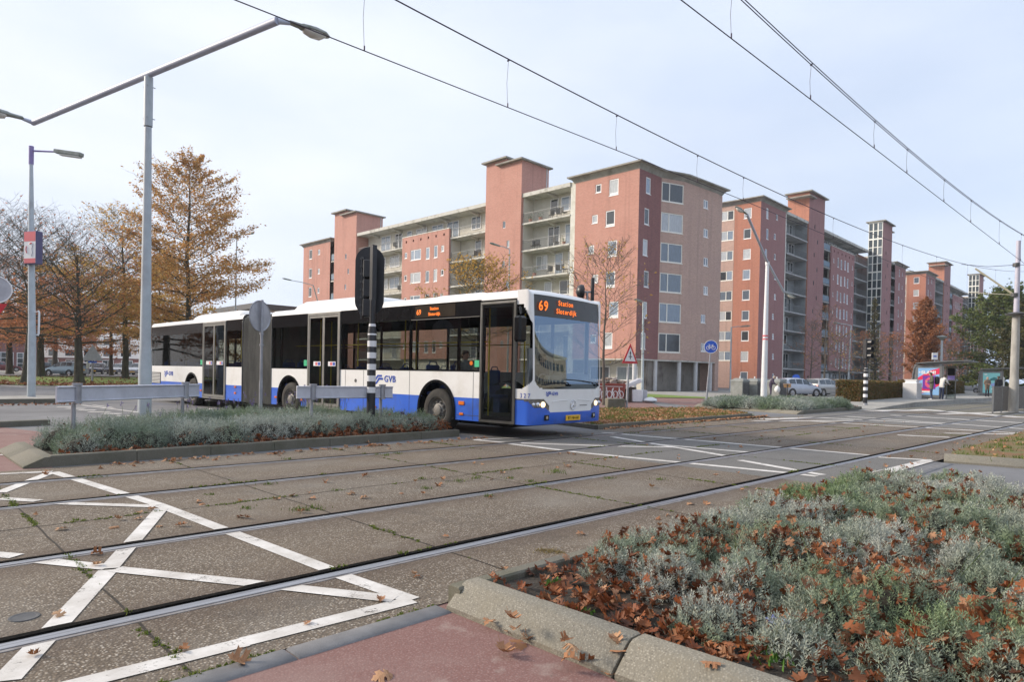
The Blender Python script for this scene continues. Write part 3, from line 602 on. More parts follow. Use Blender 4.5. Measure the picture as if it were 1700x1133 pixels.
# distant lamps
def far_lamp(base,top,tip,label,r0=.09,mt='polegrey',hs=1.0,group='street lamps around the junction'):
    base=Vector(base);top=Vector(top); r=empty('street_lamp',base,label=label,cat='street lamp',group=group)
    T=top-base; a=Vector(tip)-base; MB().tube([(0,0,0),(0,0,1.5),T],[r0,r0*.9,r0*.55],10).build('pole',MT[mt],r,smooth=40)
    d=(a-T).normalized(); MB().tube([T,T+(a-T)*.45+Vector((0,0,.05)),a-d*.5],.035,8).build('arm',MT[mt],r)
    M=basis(a-d*.5,d,Vector((0,0,1)).cross(d)); mb=MB(); mb.loft([[M@Vector((x*hs,y*w_*hs,z_*h_*hs)) for y,z_ in ((-1,0),(-.6,1),(.6,1),(1,0),(.7,-.8),(-.7,-.8))] for x,w_,h_ in ((0,.05,.05),(.2,.1,.07),(.75,.13,.08),(.95,.06,.03))]); h=mb.build('lamp_head',MT['lampbody'],r)
def gz(u,v,d,z): q=D(u,v,d); q.z=z; return q
far_lamp(gz(391,500,60,.1),D(393,392,60),D(416,388,59),'thin grey street lamp in front of the tall orange oak')
far_lamp(gz(842,640,55,0),D(846,414,55),D(821,406,54.5),'grey street lamp before the brick tower, its head reaching left')
far_lamp(gz(1066,655,50,0),D(1068,502,50),D(1059,499,49.5),'grey street lamp before the purple-brown brick corner',r0=.12)
far_lamp(gz(1212,655,65,0),D(1214,544,65),D(1238,542,64),'grey street lamp by the underground bins, before the orange end wall')
far_lamp(gz(1408,645,60,0),D(1413,541,60),D(1389,537,59),'grey street lamp behind the trimmed hedge, arm to the left')
far_lamp(gz(560,560,75,0),D(520,474,70),D(476,464,69.5),'street lamp half hidden behind the bus roof at far left of the flats')
# leaning-arm double lamp at right
b0=gz(1268,656,31,.05); r=empty('street_lamp',b0,label='white double-armed street lamp behind the far lavender island',cat='street lamp')
T=L2(r,D(1274,437,31)); mb=MB(); mb.tube([(0,0,0),(0,0,1.4),T*.99],[.15,.135,.075],14); mb.build('pole',MT['white'],r,smooth=40)
mb=MB(); mb.tube([T*.985,T*.985+Vector((0,0,.02))+Vector((0,0,.5)) if False else T+Vector((0,0,.06))],.095,12); mb.build('sleeve',MT['white'],r,smooth=40)
e1=L2(r,D(1240,356,27)); e2=L2(r,D(1302,486,35.3)); MB().tube([e1,T+Vector((0,0,.05)),e2],.055,10).build('arm',MT['armgrey'],r,smooth=40)
d=(e1-T).normalized(); d.z=0; lamp_head(r,e1,L2(r,D(1228,348,26.9))-e1,.75); lamp_head(r,e2,L2(r,D(1312,491,35.3))-e2,.8)
mb=MB(); zc=L2(r,D(1271,565,31)).z
for k in range(2): MB().tube([(T.x*zc/T.z,T.y*zc/T.z,zc+k*.16),(T.x*zc/T.z,T.y*zc/T.z,zc+.07+k*.16)],.128,14).build('red_band',MT['redpale'],r)
# ---------------------------------------------------------------- traffic lights and signs
def striped_post(loc,h,label,zb=0,lean=0):
    pass
def traffic_pole():
    b0=gz(615.5,690,13.5,.06); r=empty('traffic_light',b0,label='black traffic light seen from behind on a black and white banded post in the island',cat='traffic light')
    zt=D(622,408,13.5).z-.06; zc=D(620,548,13.5).z-.06; ps=(zc-.1)/9.3
    lean=Vector((D(622,408,13.5).xy-D(615.5,690,13.5).xy).to_3d()) if False else Vector((0,0,0))
    MB().tube([(0,0,0),(0,0,zc-.02),(0,0,zc+.12)],[.088,.088,.062],16).build('post_sleeve',MT['blackp'],r,smooth=40)
    # white bands
    z=zc
    MB().tube([(0,0,zc-.11),(0,0,zc+.12)],[.0915,.066],16).build('white_band',MT['white'],r,smooth=40)
    for k in range(1,6):
        z1=zc-.11-.235*k*1.0+.0; z0=z1; MB().tube([(0,0,zc-.11-k*.235),(0,0,zc-.11-k*.235+.118)],.0908,18).build('white_band',MT['white'],r,smooth=40)
    MB().tube([(0,0,zc+.12),(0,0,zc+.6)],.058,14).build('pole',MT['blackp'],r,smooth=40)
    mb=MB(); mb.box(-.05,.05,-.05,.05,zc+.6,zt); 
    mb.build('upright',MT['blackp'],r)
    # backplate, facing away
    vd=Vector((b0.x,b0.y,0)).normalized(); 
    yaw=R(-12); vd=Matrix.Rotation(yaw,3,'Z')@vd; sx_=Vector((vd.y,-vd.x,0))
    c=L2(r,D(612,466,13.62)); M=basis(c+vd*.10,sx_,Vector((0,0,1)))
    W,H_=.30,.71; pts=[]
    for k in range(24):
        a=math.pi*k/23; pts.append((W*math.cos(a),H_-W+W*math.sin(a)))
    for k in range(24):
        a=math.pi+math.pi*k/23; pts.append((W*math.cos(a),-(H_-W)+W*math.sin(a)))
    bp=MB().prism(pts,.012,M).build('backplate',MT['blackp'],r)
    mb=MB()
    for k in range(3):
        zz=.42-.4*k; mb.bbox(-.10,.12,zz-.37,zz,.013,.20,.02,M)
    hs=mb.build('signal_housing',MT['blackp'],r)
    mb=MB()
    for k in range(8): zz=.46-.16*k; mb.box(-.19,-.11,zz-.02,zz+.02,.013,.06,M); 
    mb.box(-.17,-.15,-.78,.5,.013,.045,M); mb.build('fixing_strip',MT['dgrey'],hs)
    mb=MB(); mb.tube([c+vd*-.02+Vector((0,0,.3)),Vector((0,0,c.z+.3))],.02,6); mb.tube([c+Vector((0,0,-.3)),Vector((0,0,c.z-.3))],.02,6); mb.build('bracket',MT['blackp'],r)
traffic_pole()
def round_back_sign():
    q=D(435,525,14.2); b0=Vector((q.x,q.y,.06)); r=empty('road_sign',b0,label='round road sign seen from behind on a galvanised post in the island',cat='road sign')
    zt=D(435,500,14.2).z-.06+.02; zs=D(432,632,14.2).z-.06
    MB().tube([(0,0,0),(0,0,zs)],.038,12).build('post_base',MT['galv'],r,smooth=40); MB().tube([(0,0,zs),(0,0,zt)],.03,12).build('post',MT['galv'],r,smooth=40)
    vd=Vector((b0.x,b0.y,0)).normalized(); vd=Matrix.Rotation(R(50),3,'Z')@vd; sx_=Vector((vd.y,-vd.x,0)); c=Vector((0,0,D(435,525,14.2).z-.06))+vd*.05
    M=Matrix((sx_,Vector((0,0,1)),vd)).transposed().to_4x4(); M.translation=c
    rr_=.325
    mb=MB(); mb.lathe([(.0,0),(rr_-.02,0),(rr_,-.012),(rr_,.012),(0,.014)],40,M,cap=False); d_=mb.build('disc',MT['signback'],r,smooth=30)
    mb=MB(); mb.tube([M@Vector((rr_*math.cos(a),rr_*math.sin(a),0)) for a in [2*math.pi*k/40 for k in range(40)]],.012,6,closed=True); mb.build('rim',MT['galv'],d_)
    mb=MB()
    for zz in (-.38,-.62): mb.tube([(0,0,c.z+zz-.02),(0,0,c.z+zz+.02)],.045,12)
    mb.build('clamp',MT['galv'],r)
round_back_sign()
def pole_sign(base,top,label,kind,r0=.03,face_yaw=0):
    base=Vector(base); top=Vector(top); r=empty('road_sign',base,label=label,cat='road sign'); T=top-base
    MB().tube([(0,0,0),T*.45],r0*1.5,10).build('post_base',MT['galv'],r,smooth=40); MB().tube([T*.45,T],r0,10).build('post',MT['galv'],r,smooth=40)
    vd=-Vector((base.x,base.y,0)).normalized(); vd=Matrix.Rotation(face_yaw,3,'Z')@vd; sx_=Vector((-vd.y,vd.x,0)); M=Matrix((sx_,Vector((0,0,1)),vd)).transposed().to_4x4(); 
    def at(z,off=.04): m=M.copy(); m.translation=Vector((T.x*z/T.z,T.y*z/T.z,z))+vd*off; return m
    return r,T,at
# blue cycle sign
b=gz(1172,665,30,.0); r,T,at_=pole_sign(b,D(1181,566,30),'round blue cycle path sign with a white bicycle on a leaning post','bike')
m=at_(T.z-.28); RR=.29
d_=MB().lathe([(0,0),(RR,0),(RR,.015),(0,.016)],40,m,cap=False).build('disc',MT['blue'],r,smooth=30)
mb=MB(); mb.tube([m@Vector((RR*math.cos(a),RR*math.sin(a),.008)) for a in [2*math.pi*k/40 for k in range(40)]],.014,6,closed=True); mb.build('rim',MT['signw'],d_)
mb=MB()
for cx_ in (-.12,.12): mb.tube([m@Vector((cx_+.075*math.cos(a),-.05+.075*math.sin(a),.02)) for a in [2*math.pi*k/24 for k in range(24)]],.010,6,closed=True)
for a,b_ in [((-.12,-.05),(-.06,.06)),((-.06,.06),(.08,.06)),((-.06,.06),(-.01,-.05)),((-.12,-.05),(-.01,-.05)),((-.01,-.05),(.08,.06)),((.12,-.05),(.07,.10)),((.07,.10),(.11,.105)),((-.06,.06),(-.075,.10)),((-.11,.105),(-.05,.105))]:
    mb.tube([m@Vector((*a,.02)),m@Vector((*b_,.02))],.009,6)
mb.build('bicycle_symbol',MT['signw'],d_)
# priority crossroads triangle
b=gz(1040,682,26,.0); r,T,at_=pole_sign(b,D(1045.5,575,26),'red-rimmed triangular crossroads warning sign turned away beside the verge','tri',face_yaw=R(48))
m=at_(T.z-.4)
def tri(s,c=0): return [(0,s*.62),(-s*.56,-s*.35),(s*.56,-s*.35)]
t_=MB().prism(tri(.82),.012,m).build('red_triangle',MT['red'],r); MB().prism(tri(.56),.004,m,z0=.013).build('white_field',MT['signw'],t_)
mb=MB(); mb.prism([(-.02,-.12),(.02,-.12),(.02,.10),(.05,.10),(0,.22),(-.05,.10),(-.02,.10)],.004,m,z0=.018); mb.prism([(-.10,-.03),(.10,-.03),(.10,0),(-.10,0)],.003,m,z0=.0185); mb.build('arrow_symbol',MT['blackp'],t_)
# triangle from behind, left
b=gz(153,640,50,.05); r,T,at_=pole_sign(b,D(154,574,50),'triangular road sign seen from behind on the park verge','tri2',r0=.05)
m=at_(T.z-.7,.06); t_=MB().prism(tri(1.25),.02,m).build('sign_back',MT['signback'],r); MB().prism([(-.28,-.62),(.28,-.62),(.28,-.48),(-.28,-.48)],.02,m).build('sub_plate',MT['blue'],r)
b=gz(146,630,58,.1); r=empty('marker_post',b,label='thin post with small red and white plates on the park verge',cat='post'); MB().tube([(0,0,0),(0,0,2.2)],.03,8).build('post',MT['galv'],r); MB().box(-.12,.12,-.02,.02,1.7,2.0).build('red_plate',MT['red'],r); MB().box(-.12,.12,-.02,.02,1.0,1.6).build('white_plate',MT['signw'],r)
# sign at the left frame edge (blue disc side-on with a red triangle under it)
q=D(-8,481,12.5); b=Vector((q.x,q.y,0)); r=empty('road_sign',b,label='round pale sign back above a small red triangle, cut by the left frame edge',cat='road sign')
vd=-Vector((b.x,b.y,0)).normalized(); sx_=Vector((-vd.y,vd.x,0)); M=Matrix((sx_,Vector((0,0,1)),vd)).transposed().to_4x4(); M.translation=(0,0,q.z)
MB().tube([(0,0,0),(0,0,q.z+.1)],.03,10).build('post',MT['galv'],r)
d_=MB().lathe([(0,.03),(.25,.03),(.25,.045),(0,.046)],40,M,cap=False).build('disc',MT['signblueish'] if 'signblueish' in MT else MT['signback'],r,smooth=30)
mb=MB(); mb.tube([M@Vector((.25*math.cos(a),.25*math.sin(a),.04)) for a in [2*math.pi*k/40 for k in range(40)]],.014,6,closed=True); mb.build('rim',MT['signw'],d_)
m2=M.copy(); m2.translation=Vector((0,0,q.z-.42)); MB().prism([(-.19,.16),(.19,.16),(0,-.16)],.01,m2,z0=.03).build('red_triangle',MT['red'],r)
# ---------------------------------------------------------------- guard rails in the island
def guard(u0,d0,u1,d1,posts,label,h=.245):
    a=D(u0,644,d0);b=D(u1,641,d1); a.z=b.z=1.0; r=empty('guard_rail',(a.x,a.y,0.0),label=label,cat='guard rail',group='guard rails in the near island')
    d=(b-a); L_=d.length; d.normalize(); n=Vector((-d.y,d.x,0)); M=basis((0,0,0),d,n)
    mb=MB(); mb.cur=0
    z0,z1=1.0-h,1.0
    pr=[(-.02,z0),(-.05,z0+.012),(-.05,z0+.02),(-.028,z0+.03),(-.028,z1-.03),(-.05,z1-.02),(-.05,z1-.008),(-.02,z1),(.0,z1),(.0,z0)]
    mb.loft([[M@Vector((t,y,z_)) for y,z_ in pr] for t in (0,L_)]); mb.build('beam',MT['railgrd'],r)
    for p in posts:
        t=(D(p[0],644,p[1])-a).length*(1)
        t=min(max(t,.05),L_-.05); MB().tube([M@Vector((t,.045,.02)),M@Vector((t,.045,z0+.05))],.032,12).build('post',MT['galv'],r,smooth=40)
        mb=MB(); mb.tube([M@Vector((t,-.02,z0-.01)),M@Vector((t,-.02,z1+.02))],.055,12); mb.tube([M@Vector((t,-.02,z1+.005)),M@Vector((t,-.02,z1+.04))],.072,12); mb.tube([M@Vector((t,-.02,z0-.02)),M@Vector((t,-.02,z0+.02))],.066,12); mb.build('clamp',MT['galv'],r,smooth=40)
guard(92,9.6,329,12.6,[(123,9.95),(302,12.25)],'long weathered guard rail at the left end of the near lavender island')
guard(492,12.6,651,13.9,[(519,12.8),(634,13.75)],'guard rail between the round sign and the banded traffic light post')
# ---------------------------------------------------------------- overhead line
def mess_near(x): 
    return 6.54+.0021*(x-17)**2
def mess_far(x): return 6.545+.00155*(x-16.5)**2
def wire_line(y,zc,zm,xs,label,double=False):
    r=empty('overhead_line',(0,y,0),label=label,cat='overhead line',group='tram overhead lines')
    X=[i*1.0 for i in range(-12,64)]
    MB().tube([(x,0,zc(x)) for x in X],.0075,6).build('contact_wire',MT['wire'],r)
    if double:
        for s in (-1,1): MB().tube([(x,s*.03,zm(x)+s*.012) for x in X],.0075,6).build('messenger_wire',MT['wire'],r)
    else: MB().tube([(x,0,zm(x)) for x in X],.0105,6).build('messenger_wire',MT['wire'],r)
    for x in xs:
        mb=MB(); dx=.10 if x<12 else 0
        mb.tube([(x,0,zm(x)),(x-.02,0.01,(zm(x)+zc(x))/2),(x,0,zc(x))],.0032,5); mb.tube([(x,0,zc(x)),(x,0,zc(x)+.07)],.011,6); mb.tube([(x-.02,0,zm(x)-.035),(x+.02,0,zm(x)-.005)],.016,6); mb.build('dropper',MT['wire'],r)
wire_line(4.55,lambda x:6.03-.003*max(0,x-5),mess_near,[8.56,11.3,14.5,16.7,19.9,22.9,27,31,36,42,50],'doubled overhead wires above the near tram track',True)
wire_line(8.22,lambda x:5.79+.012*(min(x,16)-3),mess_far,[5.0,7.8,10.85,14.0,16.3,22.5,29.9,35,41,48],'overhead wires above the far tram track')
# mast with brackets
b0=Vector((*D(1682,685,31).xy,0)); r=empty('catenary_mast',b0,label='tall rust-stained grey overhead line mast at the right edge between the tracks',cat='mast')
T=L2(r,D(1691,400,31)); zj=L2(r,D(1684,522,31)).z; zk=L2(r,D(1683,628,31)).z
MB().tube([(0,0,0),(T.x*.15,T.y*.15,zk)],[.205,.19],16).build('concrete_base',MT['concpole'],r,smooth=40)
MB().tube([(T.x*.15,T.y*.15,zk),(T.x*.5,T.y*.5,zj)],[.175,.155],16).build('lower_mast',MT['concpole'],r,smooth=40)
MB().tube([(T.x*.5,T.y*.5,zj),T],[.115,.09],16).build('upper_mast',MT['mauvepole'],r,smooth=40)
mb=MB(); mb.tube([(T.x*.5,T.y*.5,zj-.05),(T.x*.5,T.y*.5,zj+.02),(T.x*.5,T.y*.5,zj+.1)],[.42,.45,.12],20); mb.build('collar_plate',MT['dgrey'],r,smooth=30)
m_=L2(r,Vector((33.5,8.22,mess_far(33.5)-.1)))
pa=L2(r,D(1619,446,31.5)); pb=L2(r,D(1684,490,31)); MB().tube([pb,pa],.045,8).build('bracket_arm',MT['ins'],r)
pa2=L2(r,D(1611,486,31.6)); MB().tube([pb,pa2],.022,6).build('registration_arm',MT['ins'],r)
mb=MB(); mb.tube([L2(r,D(1687,440,31)),L2(r,D(1640,443,31.3)),L2(r,D(1596,439,31.6))],.012,5); mb.tube([L2(r,D(1687,440,31)),L2(r,D(1720,440,30.7))],.012,5); mb.build('stay_wire',MT['wire'],r)
mb=MB(); mb.tube([L2(r,D(1687,440,31))+Vector((0,0,-.08)),L2(r,D(1687,440,31))+Vector((0,0,.08))],.14,12); mb.build('clamp',MT['dgrey'],r); mb=MB(); mb.tube([pb+Vector((0,0,-.08)),pb+Vector((0,0,.08))],.15,12); mb.build('clamp',MT['dgrey'],r)
# second traffic light, right
b0=gz(1436,678,33,.0); r=empty('traffic_light',b0,label='small black traffic light on a banded post before the hedge',cat='traffic light')
zc=D(1437,612,33).z; MB().tube([(0,0,.0),(0,0,.22)],.11,14).build('post_base',MT['galv'],r,smooth=40)
MB().tube([(0,0,.22),(0,0,zc)],.10,14).build('post_sleeve',MT['blackp'],r,smooth=40)
MB().tube([(0,0,zc-.12),(0,0,zc+.02)],[.103,.07],14).build('white_band',MT['white'],r,smooth=40)
for k in range(4): MB().tube([(0,0,zc-.42-k*.34),(0,0,zc-.26-k*.34)],.103,14).build('white_band',MT['white'],r,smooth=40)
MB().tube([(0,0,zc),(0,0,zc+.5)],.05,10).build('pole',MT['blackp'],r,smooth=40)
vd=-Vector((b0.x,b0.y,0)).normalized(); vd=Matrix.Rotation(R(55),3,'Z')@vd; sx_=Vector((-vd.y,vd.x,0)); M=Matrix((sx_,Vector((0,0,1)),vd)).transposed().to_4x4(); M.translation=(0,0,zc+.95)
mb=MB(); mb.bbox(-.16,.16,-.5,.5,-.1,.12,.03,M); hs=mb.build('signal_housing',MT['blackp'],r)
for k in range(3): 
    m=M.copy(); m.translation=M@Vector((0,.33-.33*k,.12)); MB().lathe([(0,.01),(.12,.0),(.13,.0),(.13,.2),(.12,.2),(.11,.02)],14,m,cap=False).build('visor',MT['blackp'],hs)
# small signal head above the far verge
q=D(975,485,18); b0=Vector((q.x,q.y,.05)); r=empty('pedestrian_signal',b0,label='small dark signal head and board standing behind the bus front roof',cat='signal')
MB().tube([(0,0,0),(0,0,q.z-.25)],.05,10).build('post',MT['galv'],r,smooth=40)
sx_=Vector((RT.x,RT.y,0)).normalized(); vd=sx_.cross(Vector((0,0,1))); M=basis((0,0,q.z-.05),sx_,Vector((0,0,1)))
mb=MB(); 
mb.loft([[M@Vector((-.16+x,math.sin(a)*hh,math.cos(a)*hh)) for a in [2*math.pi*k/12 for k in range(12)]] for x,hh in ((-.14,.05),(-.10,.15),(-.02,.2),(.06,.19),(.08,.12))]); mb.build('signal_head',MT['blackp'],r,smooth=40)
mb=MB(); mb.bbox(.10,.18,-.28,.38,-.1,.1,.01,M); mb.build('board',MT['blackp'],r); mb=MB(); mb.tube([M@Vector((-.1,0,0)),M@Vector((.14,0,0))],.025,6); mb.tube([M@Vector((0,0,0)),(0,0,q.z-.3)],.03,6); mb.build('bracket',MT['galv'],r)
# ---------------------------------------------------------------- buildings
GR=R(1.615)
MT['brk_salmon']=brick('salmon_brick',(.53,.25,.195),(.43,.195,.15),(.49,.33,.28),[(.35,(.57,.31,.25),.42,.68,.5),(1.4,(.48,.22,.17),.55,.75,.35)])
MT['brk_maroon']=brick('maroon_brick',(.27,.118,.112),(.20,.085,.085),(.26,.15,.14),[(.3,(.32,.15,.14),.45,.7,.5)])
MT['brk_tan']=brick('tan_brick',(.55,.36,.29),(.42,.265,.215),(.53,.43,.37),[(.3,(.44,.30,.26),.42,.68,.55)])
MT['brk_orange']=brick('orange_brick',(.47,.19,.125),(.38,.145,.095),(.43,.26,.19),[(.35,(.42,.18,.13),.45,.7,.5)])
MT['brk_yellow']=brick('buff_brick',(.50,.38,.24),(.42,.31,.19),(.46,.38,.28),[(.4,(.40,.33,.24),.45,.7,.4)])
MT['roofc']=pm('cornice_concrete',(.26,.25,.22),(.34,.33,.29),scale=1.5,rough=.85,c3=(.18,.17,.14),s3=.8,p3=(.52,.7))
MT['slab']=pm('balcony_concrete',(.52,.51,.46),(.60,.59,.54),scale=2,rough=.85,c3=(.27,.26,.23),s3=1.1,p3=(.52,.7))
MT['slabw']=pm('white_render',(.62,.61,.55),(.70,.69,.63),scale=2,rough=.8,c3=(.48,.46,.38),s3=.8)
MT['recess']=pm('recess_wall',(.58,.55,.47),(.66,.63,.55),scale=1.2,rough=.85)
MT['frame']=pm('window_frame',(.80,.80,.80),(.84,.84,.84),scale=3,rough=.5)
MT['frameb']=pm('cream_frame',(.78,.77,.70),(.83,.82,.76),scale=3,rough=.5)
MT['steelr']=pm('railing_steel',(.16,.17,.17),(.22,.23,.23),scale=5,rough=.5,metal=.4)
MT['pane']=panemat('window_pane',[(.16,.20,.25),(.50,.54,.58),(.26,.33,.42),(.62,.65,.67),(.06,.07,.08),(.36,.44,.55),(.56,.59,.62),(.20,.25,.31)])
MT['paned']=panemat('dark_pane',[(.03,.04,.045),(.06,.08,.09),(.20,.24,.26),(.04,.05,.05),(.10,.13,.14)])
MT['bluepanel']=pm('blue_panel',(.10,.16,.22),(.14,.21,.28),scale=2,rough=.5)
MT['concdark']=pm('dark_plinth',(.20,.18,.155),(.26,.235,.205),scale=2,rough=.85,c3=(.11,.09,.08),s3=1)
MT['colw']=pm('column_concrete',(.52,.52,.53),(.60,.60,.60),scale=2,rough=.8)
class Bld:
    """slab block in a local frame: u along the facade, w outward from it, z up"""
    def __init__(s,name,corner,ud,wd,label):
        s.root=empty(name,(corner[0],corner[1],0),label=label,cat='apartment block'); s.u=Vector(ud); s.w=Vector(wd)
        s.M=Matrix((s.u,s.w,Vector((0,0,1)))).transposed().to_4x4(); s.cnt={}
    def box(s,mb,u0,u1,w0,w1,z0,z1): return mb.box(u0,u1,w0,w1,z0,z1,s.M)
    def part(s,mb,name,mt,parent=None,smooth=None): return mb.build(name,mt,parent or s.root,smooth=smooth)
    def wall(s,mb,p0,p1,z0,z1,holes,rev=.14):
        """wall sheet from p0 to p1 (u,w) with window holes (a0,a1,z0,z1) in metres along it; outward is to the right of p0->p1 turned"""
        p0=Vector(p0);p1=Vector(p1); d=(p1-p0); L_=d.length; d.normalize(); n=Vector((-d.y,d.x))
        def P(a,z,q=0): c=p0+d*a+n*q; return s.M@Vector((c.x,c.y,z))
        A=sorted({0,L_,*[h[0] for h in holes],*[h[1] for h in holes]}); Z=sorted({z0,z1,*[h[2] for h in holes],*[h[3] for h in holes]})
        A=[a for a in A if -1e-6<=a<=L_+1e-6]
        for i in range(len(A)-1):
            for j in range(len(Z)-1):
                ca=(A[i]+A[i+1])/2; cz=(Z[j]+Z[j+1])/2
                if any(h[0]<ca<h[1] and h[2]<cz<h[3] for h in holes): continue
                mb.add([P(A[i],Z[j]),P(A[i+1],Z[j]),P(A[i+1],Z[j+1]),P(A[i],Z[j+1])],[(0,1,2,3)])
        for h in holes:
            q=[P(h[0],h[2]),P(h[1],h[2]),P(h[1],h[3]),P(h[0],h[3])]; r_=[P(h[0],h[2],-rev),P(h[1],h[2],-rev),P(h[1],h[3],-rev),P(h[0],h[3],-rev)]
            for k in range(4): mb.add([q[k],q[(k+1)%4],r_[(k+1)%4],r_[k]],[(0,1,2,3)])
        return (p0,d,n)
    def window(s,fr,h,cols=(0,1),mt='frame',pane='pane',name='window',rows=None,sill=True,inset=.04,bar=.10):
        """frame and pane set into a hole; fr=(p0,d,n) from wall(); cols: fractional mullion positions"""
        p0,d,n=fr; a0,a1,z0,z1=h
        M2=Matrix(((s.u*d.x+s.w*d.y),(s.u*n.x+s.w*n.y),Vector((0,0,1)))).transposed().to_4x4(); M2.translation=s.M@Vector(((p0+d*a0).x,(p0+d*a0).y,z0)); W=a1-a0; H_=z1-z0
        mb=MB(); b=bar
        mb.box(0,W,-inset-.06,-inset,0,b,M2); mb.box(0,W,-inset-.06,-inset,H_-b,H_,M2); mb.box(0,b,-inset-.06,-inset,b,H_-b,M2); mb.box(W-b,W,-inset-.06,-inset,b,H_-b,M2)
        for c in cols[1:-1]: mb.box(W*c-b/2,W*c+b/2,-inset-.06,-inset,b,H_-b,M2)
        if rows: 
            for rr_ in rows: mb.box(b,W-b,-inset-.055,-inset-.003,H_*rr_-b/2,H_*rr_+b/2,M2)
        if sill: mb.box(-.03,W+.03,-.06,.03,-.06,-.003,M2)
        f=mb.build(name,MT[mt],s.root)
        mb=MB(); 
        for i in range(len(cols)-1): mb.box(W*cols[i]+b/2,W*cols[i+1]-b/2,-inset-.05,-inset-.03,b/2,H_-b/2,M2)
        mb.build('pane',MT[pane],f)
    def cornice(s,poly,z0,over=.5,h=.62,top=.14,mt='roofc',name='roof',bump=False):
        """footprint polygon (u,w) swept outward into a flared cornice"""
        n=len(poly); P=[Vector(p) for p in poly]; area=sum(P[i].x*P[(i+1)%n].y-P[(i+1)%n].x*P[i].y for i in range(n)); sg=1 if area>0 else -1
        def off(o):
            out=[]
            for i in range(n):
                a=(P[i]-P[i-1]).normalized(); b=(P[(i+1)%n]-P[i]).normalized(); na=Vector((a.y,-a.x))*sg; nb=Vector((b.y,-b.x))*sg; m_=(na+nb)
                m_=m_/max(.3,m_.length_squared/2) if m_.length>1e-6 else na; out.append(P[i]+m_*o)
            return out
        rings=[]
        for o,z in [(-.15,z0),(.0,z0),(.06,z0+h*.18),(.14,z0+h*.4),(over*.55,z0+h*.7),(over,z0+h-top),(over,z0+h),(over-.2,z0+h+.03),(over-1.0,z0+h+.0)]:
            rings.append([s.M@Vector((p.x,p.y,z)) for p in off(o)])
        mb=MB(); mb.loft(rings); return s.part(mb,name,MT[mt])
def bframe(a): return (math.cos(GR)*a[0]-math.sin(GR)*a[1],math.sin(GR)*a[0]+math.cos(GR)*a[1])
UX=Vector((math.cos(GR),math.sin(GR),0)); UY=Vector((-math.sin(GR),math.cos(GR),0))
def balconies(B,u0,u1,floors,zf,pitch,depth=1.5,w=0.0,doors=True,rail='bars',mt='slab',seedv=1,recm='recess',panelcol=None,roofslab=True,frm='frame',pn='pane',rooftop=None):
    rr=random.Random(seedv)
    mb=MB(); B.box(mb,u0,u1,-depth-.12,-depth,zf,zf+floors*pitch); B.part(mb,'recess_wall',MT[recm])
    for k in range(floors):
        z=zf+k*pitch
        mb=MB(); B.box(mb,u0+.01,u1-.01,-depth+.003,w+.1,z-.17,z); sl_=B.part(mb,'balcony',MT[mt])
        # beam under slab
        mb=MB(); 
        nb=max(1,round((u1-u0)/5.2))
        for i in range(nb):
            uu=u0+(i+.5)*(u1-u0)/nb; mb.loft([[B.M@Vector((uu+e,ww,zz)) for ww,zz in ((-depth+.01,z+pitch-.55),(-depth+.01,z+pitch-.175),(w+.0,z+pitch-.175),(w-.15,z+pitch-.24))] for e in (-.12,.12)])
            mb.build('beam',MT[mt],sl_); mb=MB()
        mb=MB(); H_=1.02
        mb.tube([B.M@Vector((u0+.05,w+.04,z+H_)),B.M@Vector((u1-.05,w+.04,z+H_))],.028,5)
        mb.tube([B.M@Vector((u0+.05,w+.04,z+H_-.22)),B.M@Vector((u1-.05,w+.04,z+H_-.22))],.016,4)
        mb.tube([B.M@Vector((u0+.05,w+.04,z+.1)),B.M@Vector((u1-.05,w+.04,z+.1))],.016,4)
        n=int((u1-u0)/.14)
        for i in range(n+1):
            uu=u0+.05+(u1-u0-.1)*i/n; th=.024 if i%9==0 else .009; mb.box(uu-th/2,uu+th/2,w+.035,w+.05,z,z+H_,B.M)
        mb.build('railing',MT['steelr'],sl_)
        if panelcol:
            mb=MB(); B.box(mb,u0+.1,u1-.1,w+.06,w+.075,z+.12,z+.95); mb.build('panel',MT[panelcol],sl_)
        if doors:
            uu=u0+.35
            while uu<u1-1.2:
                W=rr.choice([1.6,1.1,2.2]); 
                if uu+W>u1-.2: break
                fr=(Vector((uu,-depth+.0)),Vector((1,0)),Vector((0,1))); low=rr.random()<.55
                B.window(fr,(0,W,z+(.05 if low else .9),z+pitch-.42),(0,.5,1) if W>1.2 else (0,1),frm,pn,'balcony_window',sill=False,inset=-.08)
                uu+=W+rr.choice([.35,.7,1.0])
# ---- building 1: the near block, long balcony front to the left, brick end wall to the street
B=Bld('apartment_block',(bframe((50.93,33.75))),UY,-UX,'nearest brick apartment block, long balcony front behind the bus and tan street end on columns')
FP=2.86; Z0=2.97; NF=6; ZT=Z0+NF*FP
def tallrows(a,dw,z0off,h,shift,rr): pass
rr=random.Random(3)
# end wing, facade side u 0..7.35
holes=[]
talls=[2.28,2.62,2.3,2.45,2.0,2.6]; smalls=[4.25,4.6,4.95,4.4,4.1,4.5]
for k in range(NF):
    zb=Z0+(NF-1-k)*FP; holes.append((talls[k],talls[k]+1.05,zb+.95,zb+2.45)); holes.append((smalls[k],smalls[k]+.68,zb+1.5,zb+2.3))
mb=MB(); fr=B.wall(mb,(0,0),(7.35,0),Z0,ZT+.02,holes); B.part(mb,'brick_wing',MT['brk_salmon'])
for i,h in enumerate(holes): B.window(fr,h,(0,1),rows=[.12] if i%2==0 else None)
